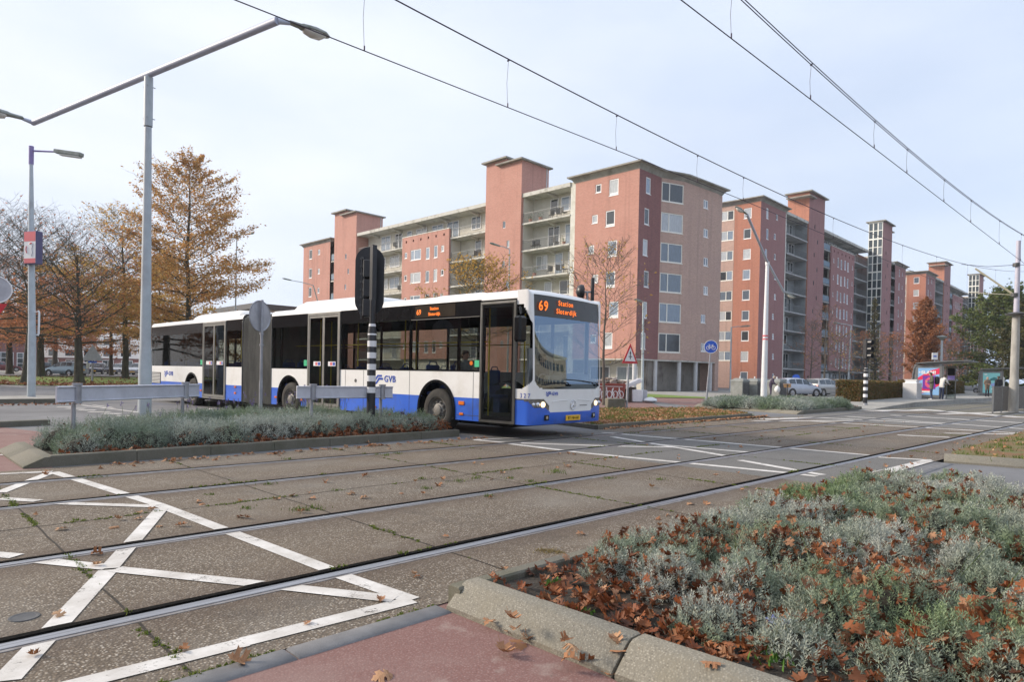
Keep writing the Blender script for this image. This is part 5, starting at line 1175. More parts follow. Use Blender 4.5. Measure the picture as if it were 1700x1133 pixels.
def in_quarter(x,xp,z,y):
    if abs(xp)<.93: return False
    y0=.10+ (0 if z<2.1 else .33*((z-2.1)/.75)**2)
    if z<1.2: y0+= .22*((1.2-z)/.18)**2
    return y>y0 and 1.02<z<2.87
def mask_patch(test,off=0.0,name=None,mt=None,parent=None,mid=None):
    mb=MB(); idx={}
    vs=[];fs=[];ms=[]
    def P(i,j):
        if (i,j) not in idx:
            p=mask_pt(XP[i],ZP[j]); 
            if off: 
                a=mask_pt(max(-1,XP[i]-.002),ZP[j]);b=mask_pt(min(1,XP[i]+.002),ZP[j]); t=(b-a).normalized(); p=p+Vector((t.y,-t.x,0))*off
            idx[(i,j)]=len(vs); vs.append(p)
        return idx[(i,j)]
    for i in range(NX):
        for j in range(len(ZP)-1):
            xp=(XP[i]+XP[i+1])/2; z=(ZP[j]+ZP[j+1])/2; c=mask_pt(xp,z); r_=test(c.x,xp,z,c.y)
            if r_ is False or r_ is None: continue
            fs.append((P(i,j),P(i+1,j),P(i+1,j+1),P(i,j+1))); ms.append(int(r_) if r_ is not True else 0)
    mb.v=[tuple(v) for v in vs]; mb.f=fs; mb.m=ms
    if name: return mb.build(name,mt,parent,smooth=50)
    return mb
# --- body shell of the front unit
body=MB()
side_panels(body,I4,0,.45,9.68,[2.74,8.72],[(.45,1.42),(6.32,7.79)],-1)
side_panels(body,I4,BW,.45,9.68,[2.74,8.72],[],1)
body.cur=0
body.loft([roofring(.45)]+[roofring(y) for y in (1,4,7,9.68)],closed=False,cap=False)
# window pillars/top band behind the glass: slim posts
for x0,x1 in ((.02,.06),(BW-.06,BW-.02)):
    body.cur=2
    for y in (.5,1.47,2.1,3.66,5.0,6.25,7.86,9.2,9.6):
        body.box(x0,x1,y-.035,y+.035,ZW-.02,ZG+.02)
    body.box(x0,x1,.46,9.66,2.52,ZG+.02) if False else None
    body.box(x0,x1,1.45,6.30,2.50,ZG+.02); body.box(x0,x1,7.82,9.66,2.50,ZG+.02)
body.cur=0
b_=body.build('body',[MT['bwhite'],MT['bblue'],MT['bblack']],bus,smooth=35)
mm=mask_patch(lambda x,xp,z,y: False if (in_ws(x,xp,z,y) or in_quarter(x,xp,z,y)) else (1 if z<blueline(xp) else 0))
mk_=mm.build('front_mask',[MT['bwhitef'],MT['bblue']],bus,smooth=60)
mask_patch(lambda x,xp,z,y: in_ws(x,xp,z,y) and z<2.475,-.012,'windscreen',MT['wshield'],bus)
mask_patch(lambda x,xp,z,y: in_ws(x,xp,z,y) and z<1.16,-.016,'lower_black_band',MT['bblack'],bus)
disp=mask_patch(lambda x,xp,z,y: in_ws(x,xp,z,y) and z>2.475,-.010,'destination_display',MT['dispb'],bus)
mask_patch(lambda x,xp,z,y: xp<0 and in_quarter(x,xp,z,y),-.012,'quarter_window',MT['bglassd'],bus); mask_patch(lambda x,xp,z,y: xp>0 and in_quarter(x,xp,z,y),-.012,'quarter_window',MT['bglassd'],bus)
# headlights
def hlt(side):
    def t(x,xp,z,y):
        q=x if side<0 else BW-x; arc=q+ (y if q<.1 else 0)*0
        a=abs(xp)
        if (xp<0)!=(side<0): return False
        if y>.44 or q>.52: return False
        s=q-(.25*y if q<.12 else 0)
        top=.815 if q<.36 else .815-.75*(q-.36)
        bot=blueline(xp)
        
        return bot<z<top
    return t
def mpt(x,z,off=.012):
    xp=(x-1.275)/1.275; p=mask_pt(xp,z); a=mask_pt(max(-1,xp-.01),z);b=mask_pt(min(1,xp+.01),z); t=(b-a).normalized(); n=Vector((t.y,-t.x,0)); return p+n*off,t,n
for s_ in (-1,1):
    h=mask_patch(hlt(s_),.004,'headlight',MT['hl'],bus)
    for q,rad,m_ in ((.34,.058,'hlon'),(.21,.05,'chrome'),(.11,.04,'chrome')):
        x=q if s_<0 else BW-q; p,t,n=mpt(x,.715,.004); M=Matrix((t,Vector((0,0,1)),n)).transposed().to_4x4(); M.translation=p
        MB().lathe([(rad,0),(rad*.9,.018),(0,.03)],20,M,cap=False).build('lamp',MT[m_],h,smooth=60)
# fog lamp niches, plate, star, wipers, logo
for x in (.46,BW-.42):
    p,t,n=mpt(x,.45,.003); M=Matrix((t,Vector((0,0,1)),n)).transposed().to_4x4(); M.translation=p; mb=MB(); mb.bbox(-.07,.07,-.055,.055,0,.012,.005,M); f=mb.build('fog_lamp',MT['bblack'],bus); MB().lathe([(.035,.012),(.035,.02),(0,.022)],14,M,cap=False).build('lens',MT['chrome'],f)
p,t,n=mpt(1.33,.425,.01); M=Matrix((t,Vector((0,0,1)),n)).transposed().to_4x4(); M.translation=p
pl=MB().bbox(-.26,.26,-.057,.057,0,.012,.004,M).build('number_plate',MT['plate'],bus)
text('BT-NH-60',.085,'plate_text',pl,MT['bblack'],M@Matrix.Translation((0,-.03,.013)),align='CENTER',sx=1.05)
p,t,n=mpt(1.30,.69,.012); M=Matrix((t,Vector((0,0,1)),n)).transposed().to_4x4(); M.translation=p
mb=MB(); mb.tube([M@Vector((.095*math.cos(a),.095*math.sin(a),.006)) for a in [2*math.pi*k/28 for k in range(28)]],.008,6,closed=True)
for a in (90,210,330): 
    a=R(a); mb.loft([[M@Vector((w_*math.cos(a+math.pi/2)+r__*math.cos(a),w_*math.sin(a+math.pi/2)+r__*math.sin(a),h_)) for w_,h_ in ((-wd,0),(0,.012),(wd,0))] for r__,wd in ((0,.016),(.09,.003))])
mb.build('star_badge',MT['chrome'],bus,smooth=30)
mb=MB(); 
for x0,x1 in ((.62,1.12),(1.5,2.0)):
    pts=[]
    for k in range(9):
        x=x0+(x1-x0)*k/8; q=(x-1.3)/.7; pp,t,n=mpt(x,.80-.035*q*q,.004); pts.append(pp)
    mb.tube(pts,.008,6)
pts=[mpt(.6+1.42*k/10,.60+.0*k,.003)[0] for k in range(11)]
mb.build('grille_crease',MT['bwhite'],bus,smooth=60)
p,t,n=mpt(1.55,.68,.008); M=Matrix((t,Vector((0,0,1)),n)).transposed().to_4x4(); M.translation=p; MB().box(0,.28,-.006,.006,0,.004,M).build('model_badge',MT['dgrey'],bus)
for (xa,za),(xb,zb),(xc,zc) in [((1.15,1.10),(.95,1.155),(.35,1.10)),((2.25,1.10),(2.0,1.16),(1.0,1.22))]:
    pts=[mpt(xa,za,.035)[0],mpt((xa+xb)/2,zb,.04)[0],mpt(xb,zb,.045)[0]]
    w_=MB(); w_.tube(pts,.012,6); w_.tube([mpt(xb,zb,.045)[0],mpt((xb+xc)/2,(zb+zc)/2+.01,.05)[0],mpt(xc,zc,.04)[0]],.010,6); w_.tube([mpt(xa,za,.0)[0],mpt(xa,za,.05)[0]],.022,8); o_=w_.build('wiper',MT['bblack'],bus)
mb=MB(); 
def logo_polys(s):
    out=[]
    for ox,oy in ((0,0),(.12,-.20)):
        for sx__,ax in ((1,0),):
            pts=[(0,.0),(.20,.0),(.50,.30),(.95,.30),(.95,.17),(.56,.17),(.28,-.12),(0,-.12)]
            out.append([((x+ox)*s,(y+oy)*s) for x,y in pts])
    out.append([(x*s,y*s) for x,y in [(.52,.02),(.95,.02),(.95,.12),(.62,.12)]]); out.append([(x*s,y*s) for x,y in [(0,.12),(.15,.12),(.30,.27),(.0,.27)]])
    return out
def gvb(parent,M,s,off=0):
    mb=MB()
    for i,pl_ in enumerate(logo_polys(s)):
        mb.prism(pl_,.002+.0004*i,M)
    mb.build('logo_mark',MT['logo'],parent); text('GVB',s*.58,'logo_text',parent,MT['logo'],M@Matrix.Translation((1.2*s,-.15*s,.003)),sx=1.0,spacing=1.1,bold=.004*s/.36)
p,t,n=mpt(.42,.925,.006); M=Matrix((t,Vector((0,0,1)),n)).transposed().to_4x4(); M.translation=p; gvb(mk_,M,.15)
# side frame (text reads towards the front on this side): x axis = -y
def SM(y,z,off=.004,base=I4): 
    m=Matrix((Vector((0,-1,0)),Vector((0,0,1)),Vector((-1,0,0)))).transposed().to_4x4(); m.translation=Vector((-off,y,z)); return base@m
text('327',.135,'fleet_number',bus,MT['logo'],Matrix((Vector((.55,-.835,0)),Vector((0,0,1)),Vector((-.835,-.55,0)))).transposed().to_4x4() if False else SM(.33,.86,.0),sx=.9)
nm=[o for o in kids(bus) if o.name.startswith('fleet_number')][0]; bpy.data.objects.remove(nm)
for i,chh in enumerate('327'):
    M=SM(.345-.095*i,.845,.004)
    if i==2: q,t,n=mpt(.02,.845,.006); M=Matrix((Vector((.5,-.86,0)).normalized(),Vector((0,0,1)),Vector((-.86,-.5,0)).normalized())).transposed().to_4x4(); M.translation=Vector((-.004,.15,.845))
    text(chh,.13,'fleet_number',bus,MT['logo'],M,sx=.9)
# display text
def curved_text(s,size,x,z,sx=1.0,off=.004):
    """LED letters laid on the curved front"""
    xx=x
    for ch in s:
        if ch==' ': xx+=size*.3; continue
        p,t,n=mpt(xx,z,.012); M=Matrix((t,Vector((0,-math.sin(R(7))*0+0,1)),n)).transposed().to_4x4(); M.translation=p+Vector((0,-.006,0))
        o=text(ch,size,'display_text',disp,MT['led'],M,sx=sx,bold=size*.012); w_=max(v.co.x for v in o.data.vertices); 
        xs_=[v.co for v in o.data.vertices]; wd=max((v-p).dot(t) for v in xs_); xx+=wd*1.0+size*(.16 if ch in 'tij' else .11)
curved_text('69',.27,.24,2.585,.95); curved_text('Station',.145,.86,2.725,.98); curved_text('Sloterdijk',.145,.78,2.555,.98)
# --- glazing right side
def pane(name,ya,yb,za,zb,mt,parent=bus,M=I4,x=-.0,th=.01):
    sgn=-1 if x<1 else 1; mb=MB(); mb.box(min(x,x+sgn*th),max(x,x+sgn*th),ya,yb,za,zb,M); return mb.build(name,mt,parent)
for x in (0,BW):
    for ya,yb in ((1.44,3.62),(3.65,4.98),(5.0,6.30)) if x==0 else ((.47,1.9),(1.93,3.62),(3.65,4.98),(5.0,6.30),(6.32,7.80)):
        pane('side_window',ya,yb,ZW+.01,2.49,MT['bglass'],x=x); pane('upper_black_band',ya-.01,yb+.01,2.495,ZG+.02,MT['bblack'],x=x)
    pane('side_window',7.82,9.66,ZW+.01,2.49,MT['bglass'],x=x); pane('upper_black_band',7.81,9.66,2.495,ZG+.02,MT['bblack'],x=x)
mb=MB(); mb.box(-.006,.0,1.42,6.32,ZW-.02,ZW+.012); mb.box(-.006,0,7.8,9.66,ZW-.02,ZW+.012); mb.build('window_seal',MT['bblack'],bus)
mb=MB(); mb.box(-.017,-.0105,3.66,1.46,2.485,2.50) if False else mb.box(-.017,-.0105,1.46,3.60,2.487,2.497); mb.build('vent_line',MT['dframe'],bus)
# side destination display
sd_=MB().box(-.016,-.0105,2.18,3.47,2.535,2.80).build('side_display',MT['dispb'],bus)
text('69',.17,'display_text',sd_,MT['led'],SM(3.42,2.60,.018),sx=.9); text('Station',.10,'display_text',sd_,MT['led'],SM(2.98,2.69,.018)); text('Sloterdijk',.10,'display_text',sd_,MT['led'],SM(3.03,2.57,.018))
# --- doors
def door(ya,yb,za,zb,leaves,parent,base=I4,front=False):
    fw=.06; d=MB(); d.box(-.03,.02,ya,ya+fw,za,zb,base); d.box(-.03,.02,yb-fw,yb,za,zb,base); d.box(-.03,.02,ya+fw,yb-fw,zb-fw,zb,base); d.box(-.03,.02,ya+fw,yb-fw,za,za+.05,base)
    o=d.build('door',MT['dframe'] if leaves>1 else MT['dframed'],parent)
    if leaves==1:
        m_=MB(); m_.box(-.036,-.0305,ya+.01,yb-.01,zb-.045,zb-.02,base); m_.box(-.036,-.0305,yb-.03,yb-.012,za+.05,zb-.05,base); m_.build('door_trim',MT['dframe'],o)
    n=leaves; W=(yb-ya-2*fw)/n
    for k in range(n):
        a=ya+fw+W*k; b=a+W; e=.045
        m_=MB(); m_.box(-.022,.0,a+.002,a+e,za+.06,zb-fw-.01,base); m_.box(-.022,.0,b-e,b-.002,za+.06,zb-fw-.01,base); m_.box(-.022,.0,a+e,b-e,zb-fw-.07,zb-fw-.01,base); m_.box(-.022,.0,a+e,b-e,za+.06,za+.14,base); m_.build('leaf_frame',MT['dframe'] if n>1 else MT['bblack'],o)
        m_=MB(); m_.box(-.014,-.008,a+e,b-e,za+.14,zb-fw-.07,base); m_.build('leaf_glass',MT['bglass'],o)
        if n>1:
            m_=MB(); m_.box(-.018,-.0145,a+.12,b-.22,1.42,1.54,base); m_.build('sticker',MT['signw'],o); m_=MB(); m_.box(-.0195,-.0185,a+.14,a+.24,1.44,1.52,base); m_.build('sticker_mark',MT['logo'],o)
            m_=MB(); m_.box(-.0195,-.0185,a+.26,a+.36,1.44,1.52,base); m_.build('sticker_mark',MT['redpale'],o)
    return o
door(.46,1.42,.31,2.78,1,bus,front=True); door(6.33,7.79,.31,2.82,2,bus)
mb=MB(); mb.box(-.014,-.0105,1.45,1.58,1.44,1.58); mb.build('green_sticker',MT['green'],bus); mb=MB(); mb.lathe([(.045,0),(.045,.003)],16,SM(1.68,1.52,.0105)); mb.build('red_sticker',MT['amber'],bus)
# --- side markers, logos, seams
def marker(y,z,parent=bus,base=I4,s=1,mt='amber'):
    mb=MB(); mb.bbox(-.02,.0,y-.06*s,y+.06*s,z-.028*s,z+.028*s,.006,base); mb.build('side_marker',MT[mt],parent)
marker(1.95,.67,s=1.4); marker(1.95,.44); marker(4.9,.45); marker(8.05,.50); marker(9.4,.52)
mb=MB(); 
for y in (1.62,3.64,5.35,6.1): mb.box(-.0035,-.0005,y-.004,y+.004,ZS+.02,ZW-.03)
mb.box(-.0035,-.0005,1.44,2.1,.315+.10,.325+.10); mb.build('panel_seam',MT['dgrey'],bus)
gvb(b_,SM(4.98,1.12,.003),.36)
mb=MB(); mb.lathe([(.045,0),(.045,.006),(.03,.008),(0,.003)],18,SM(5.67,1.07,.0),cap=False); mb.build('fuel_cap',MT['dgrey'],bus)
# --- mirrors
mb=MB(); 
mb.tube([(-.0,.42,2.62),(-.22,.20,2.60),(-.30,.10,2.45)],.022,8); mb.bbox(-.42,-.20,.02,.20,1.92,2.42,.04); mb.build('wing_mirror',MT['bblack'],bus)

# --- wheels
def wheel(parent,y,x_in,base=I4,side=-1,hub=1):
    """rim + tyre with its outer face at x_in"""
    def LM(off): 
        m=Matrix((Vector((0,1,0)),Vector((0,0,1)),Vector((1,0,0)))).transposed().to_4x4(); m.translation=Vector((x_in,y,.48)); return base@m
    M=LM(0)
    T=[(.285,.02),(.30,.0),(.36,-.006),(.44,.012),(.468,.035),(.48,.07),(.48,.24),(.465,.28),(.3,.29),(.29,.27)]
    S=1 if side<0 else -1
    def tr(p): return [(r,h*S) for r,h in p]
    rim=MB().lathe(tr([(.292,.02),(.285,.012),(.272,.02),(.262,.075),(.235,.095),(.20,.10),(.165,.085),(.15,.04),(.125,.028),(.115,.0),(.085,-.012),(.0,-.014)]),40,M,cap=False)
    for k in range(10):
        a=2*math.pi*k/10; m=M@Matrix.Translation((.178*math.cos(a),.178*math.sin(a),.075*S)); rim.lathe(tr([(.02,.02),(.02,-.035),(.012,-.045),(0,-.045)]),6,m,cap=False)
    for k in range(12):
        a=2*math.pi*k/12; 
    w_=rim.build('wheel',MT['rim'],parent,smooth=30)
    MB().lathe(tr(T),48,M,cap=False).build('tyre',MT['tyre'],w_,smooth=40)
    mb=MB(); mb.lathe(tr([(.262,.1),(.0,.1)]),20,M,cap=False); mb.build('wheel_dark',MT['under'],w_)
    return w_
def arch(parent,y,base=I4,x=0,w=.545,s=-1):
    mb=MB(); rings=[]
    for k in range(-1,34):
        a=math.pi*k/32-.0; a=min(max(a,-.0),math.pi)
        yo=y-w*math.cos(a); zo=.50+.60*math.sin(a)
        if k<0: zo=ZS
        if k>32: zo=ZS
        ya_=y-(w+.055)*math.cos(a); za_=zo+.055*math.sin(a) if 0<=k<=32 else zo
        rings.append([base@Vector(p) for p in [(x-.012*-s*-1,yo,zo),(x+s*.022,yo,zo),(x+s*.022,ya_,za_),(x,ya_,za_),(x-s*.42,ya_*.0+yo,zo)]])
    mb.loft(rings,closed=True,cap=False); mb.build('wheel_arch',MT['bblack'],parent,smooth=30)
for y in (2.74,8.72):
    wheel(bus,y,.03); arch(bus,y); wheel(bus,y,BW-.03,side=1); arch(bus,y,x=BW,s=1)
# --- rear unit
rb=MB(); side_panels(rb,REAR,0,.84,8.62,[4.72],[(2.0,3.75)],-1); side_panels(rb,REAR,BW,.84,8.62,[4.72],[],1); rb.cur=0
rb.loft([[REAR@Vector(p) for p in roofring(y)] for y in (.84,3,6,8.45,8.62)],closed=False,cap=False)
rb.loft([[REAR@Vector(p) for p in [(x,8.62,z) for x,z in ((0,ZS),(0,2.9),(.1,2.98),(1.27,3.04),(BW-.1,2.98),(BW,2.9),(BW,ZS))]],[REAR@Vector(p) for p in [(x,8.70,z) for x,z in ((.08,ZS),(.08,2.85),(.16,2.92),(1.27,2.97),(BW-.16,2.92),(BW-.08,2.85),(BW-.08,ZS))]]])
for x0,x1 in ((.02,.06),(BW-.06,BW-.02)):
    rb.cur=2
    for y in (.88,1.95,3.8,5.3,6.9,8.57): rb.box(x0,x1,y-.035,y+.035,ZW-.02,ZG+.02,REAR)
rb.cur=0
rbo=rb.build('rear_body',[MT['bwhite'],MT['bblue'],MT['bblack']],bus,smooth=35)
for x in (0,BW):
    for ya,yb in ((.86,1.98),(3.77,5.28),(5.30,6.88),(6.90,8.60)):
        pane('side_window',ya,yb,ZW+.01 if ya<8 else 1.2,2.49,MT['bglass'],x=x,M=REAR); pane('upper_black_band',ya-.01,yb+.01,2.495,ZG+.02,MT['bblack'],x=x,M=REAR)
door(2.0,3.75,.31,2.82,2,bus,REAR)
mb=MB(); mb.box(-.012,0,7.62,8.6,.70,1.12,REAR); g_=mb.build('radiator_grille',MT['dgrey'],bus); mb=MB()
for k in range(7): mb.box(-.024,-.0125,7.64,8.58,.72+.055*k,.745+.055*k,REAR)
mb.build('slat',MT['bwhite'],g_)
gvb(rbo,SM(7.25,1.07,.003,REAR),.36)
wheel(bus,4.72,.03,REAR); arch(bus,4.72,REAR); wheel(bus,4.72,BW-.03,REAR,side=1)
marker(1.3,.55,bus,REAR); marker(1.3,.74,bus,REAR,1,'amber'); marker(3.9,.55,bus,REAR)
mb=MB(); mb.box(-.014,-.0105,3.80,3.95,1.42,1.58,REAR); mb.build('green_sticker',MT['green'],bus)
mb=MB(); mb.box(-.014,-.0105,7.83,7.98,1.42,1.58); mb.build('green_sticker',MT['green'],bus)
# --- bellows
mb=MB(); rings=[]
nr=26
for k in range(nr*2+1):
    f=k/(nr*2); yF=9.66; A=Matrix.Translation((0,yF+(S0-yF)*2*f,0)) if f<.5 else REAR@Matrix.Translation((0,.86*(f-.5)*2,0)); 
    p=lambda t,M0: M0
    ins=.075 if k%2 else .0; ins+= .0
    r_=[(ins,.30),(ins,2.72),(ins+.04,2.86),(ins+.14,2.93-ins*.5),(BW-.14-ins,2.93-ins*.5),(BW-.04-ins,2.86),(BW-ins,2.72),(BW-ins,.30),(BW-.3,.22+ins),(.3,.22+ins)]
    rings.append([A@Vector((x,0,z)) for x,z in r_])
mb.loft(rings); mb.build('bellows',MT['gaiter'],bus)
mb=MB()
for y,A in ((9.68,I4),(.84,REAR)): mb.tube([A@Vector(p) for p in [(0.0,y,.3),(0.0,y,2.75),(.06,y,2.92),(BW-.06,y,2.92),(BW,y,2.75),(BW,y,.3)]],.02,6)
mb.build('bellows_frame',MT['dgrey'],bus)
# --- roof units
def roofbox(ya,yb,x0,x1,h,M=I4,name='roof_unit',z0=2.99):
    mb=MB(); rings=[]; 
    for f,sc_ in ((0,.35),(.03,.75),(.09,1),(.5,1),(.91,1),(.97,.75),(1,.35)):
        y=ya+(yb-ya)*f; H_=h*sc_; rings.append([M@Vector(p) for p in [(x0,y,z0),(x0+.06,y,z0+H_*.6),(x0+.2,y,z0+H_*.93),((x0+x1)/2,y,z0+H_),(x1-.2,y,z0+H_*.93),(x1-.06,y,z0+H_*.6),(x1,y,z0)]])
    mb.loft(rings); mb.build(name,MT['bwhite'],bus,smooth=45)
roofbox(5.5,8.95,.25,2.3,.26); roofbox(1.9,3.5,.5,2.0,.12); roofbox(1.7,5.4,.25,2.3,.22,REAR); 
# --- interior
mb=MB(); mb.box(.06,BW-.06,.6,9.64,.30,.36); mb.box(.06,BW-.06,.9,8.6,.30,.36,REAR); mb.box(.08,BW-.08,.62,9.6,2.78,2.80); mb.box(.08,BW-.08,.9,8.6,2.78,2.80,REAR); mb.box(.45,BW-.45,.9,9.6,.20,.30); mb.box(.45,BW-.45,.9,8.5,.20,.30,REAR)
mb.box(.1,BW-.1,8.4,8.5,.3,2.8,REAR)
mb.build('chassis',MT['under'],bus)
mb=MB(); mb.bbox(1.25,2.45,.42,.62,.5,1.2,.05); mb.bbox(1.3,1.9,.62,.8,1.0,1.3,.05); mb.tube([(1.6+.21*math.cos(a),.98+.06*math.sin(a),1.12+.20*math.sin(a)) for a in [2*math.pi*k/20 for k in range(20)]],.015,6,closed=True); mb.build('dashboard',MT['inter'],bus,smooth=40)
def seat(x,y,M=I4,z=.78):
    mb=MB(); mb.bbox(x,x+.44,y-.42,y,z-.06,z+.02,.02,M); mb.bbox(x+.01,x+.43,y,y+.07,z,z+.62,.03,M); mb.tube([M@Vector((x+.08,y+.03,z+.6)),M@Vector((x+.14,y+.03,z+.7)),M@Vector((x+.30,y+.03,z+.7)),M@Vector((x+.36,y+.03,z+.6))],.014,6); mb.box(x+.05,x+.39,y-.3,y-.1,.36,z-.06,M); mb.build('seat',MT['seat'],bus,smooth=40)
for y in (2.4,3.2,4.1,4.9,5.8): seat(.12,y,z=.86 if y<3.3 else .8)
for y in (1.55,3.0,3.9,4.8,6.4,7.3,8.3,9.2): seat(2.0,y); 
for y in (8.5,9.3): seat(.12,y,z=.9)
for y in (1.6,4.6,5.6,6.6,7.6): seat(.12,y,REAR,.9); seat(2.0,y,REAR,.9)
mb=MB()
for x,y in ((.45,1.6),(1.7,1.65),(.5,4.4),(.45,6.2),(.45,7.9),(1.9,5.6),(1.0,8.2)): mb.tube([(x,y,.36),(x,y,2.7)],.017,8)
for x,y in ((.45,1.9),(.45,3.9),(1.9,3.3)): mb.tube([REAR@Vector((x,y,.36)),REAR@Vector((x,y,2.7))],.017,8)
for x in (.62,1.93): mb.tube([(x,1.7,2.0),(x,9.4,2.0)],.014,6)
mb.build('grab_pole',MT['yellow'],bus,smooth=50)
mb=MB(); mb.bbox(1.5,2.4,1.35,1.42,.36,1.9,.01); mb.build('driver_partition',MT['inter'],bus)
# ---------------------------------------------------------------- vegetation
MT['bark']=pm('bark',(.045,.038,.028),(.085,.075,.055),scale=6,rough=.95,bump=.6,bscale=20,c3=(.07,.08,.04),s3=1.5,p3=(.5,.7),stretch=(1,1,.25))
MT['barkl']=pm('grey_bark',(.10,.085,.07),(.15,.13,.11),scale=8,rough=.95)
MT['oakl']=leafmat('oak_orange',[(.36,.18,.06),(.54,.27,.10),(.46,.31,.11),(.60,.35,.14),(.38,.25,.10),(.50,.22,.09)],tr=.5)
MT['oakr']=leafmat('oak_red_brown',[(.36,.15,.08),(.52,.21,.10),(.42,.18,.10),(.56,.26,.13),(.30,.16,.09)],tr=.5)
MT['oaky']=leafmat('oak_ochre',[(.40,.27,.07),(.60,.34,.09),(.48,.36,.10),(.66,.37,.12)],tr=.5)
MT['beech']=leafmat('orange_leaf',[(.28,.12,.05),(.42,.18,.08),(.34,.15,.07),(.46,.23,.11)],tr=.35)
MT['greenl']=leafmat('green_leaf',[(.07,.11,.035),(.12,.17,.05),(.19,.22,.07),(.09,.13,.04),(.24,.24,.09)],tr=.4)
MT['oaky2']=leafmat('olive_brown_leaf',[(.16,.15,.06),(.24,.19,.08),(.19,.18,.08)])
MT['ivy']=leafmat('dull_green',[(.05,.06,.02),(.09,.09,.03),(.12,.10,.04)])
MT['hedgel']=leafmat('hedge_leaf',[(.07,.10,.025),(.18,.10,.045),(.11,.13,.035),(.30,.14,.06),(.09,.11,.03),(.22,.12,.05)])
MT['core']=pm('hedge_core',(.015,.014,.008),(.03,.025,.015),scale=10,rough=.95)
class Leaves:
    def __init__(s): s.c=[];s.u=[];s.v=[]
    def add(s,c,u,v): s.c.append(c);s.u.append(u);s.v.append(v)
    def build(s,name,mt,parent=None,loc=None):
        n=len(s.c)
        if n==0: return None
        c=np.array(s.c,dtype=np.float32).reshape(n,3);u=np.array(s.u,dtype=np.float32).reshape(n,3);v=np.array(s.v,dtype=np.float32).reshape(n,3)
        V=np.stack([c-u,c-v*.9+u*.1,c+u,c+v*.9+u*.1],axis=1).reshape(-1,3)
        return npmesh(name,V,4,mt,parent)
def npmesh(name,V,k,mt,parent=None,F=None,sizes=None):
    me=bpy.data.meshes.new(name); nv=len(V); me.vertices.add(nv); me.vertices.foreach_set('co',np.ascontiguousarray(V,dtype=np.float32).ravel())
    if F is None: F=np.arange(nv,dtype=np.int32)
    nl=len(F); me.loops.add(nl); me.loops.foreach_set('vertex_index',F.astype(np.int32).ravel() if hasattr(F,'astype') else F)
    nf=nl//k; me.polygons.add(nf); me.polygons.foreach_set('loop_start',np.arange(0,nl,k,dtype=np.int32))
    me.update(calc_edges=True); me.validate(); me.materials.append(mt)
    o=bpy.data.objects.new(name,me); col.objects.link(o)
    if parent is not None: o.parent=parent
    return o
def rvec(rr): 
    while True:
        v=Vector((rr.uniform(-1,1),rr.uniform(-1,1),rr.uniform(-1,1)))
        if .05<v.length<1: return v.normalized()
def oval(q):
    P_=[(0,.78),(.12,.92),(.3,1.0),(.5,.92),(.7,.74),(.85,.52),(1,.16)]
    for (a,b),(c,d) in zip(P_[:-1],P_[1:]):
        if q<=c: return b+(d-b)*(q-a)/(c-a)
    return .1
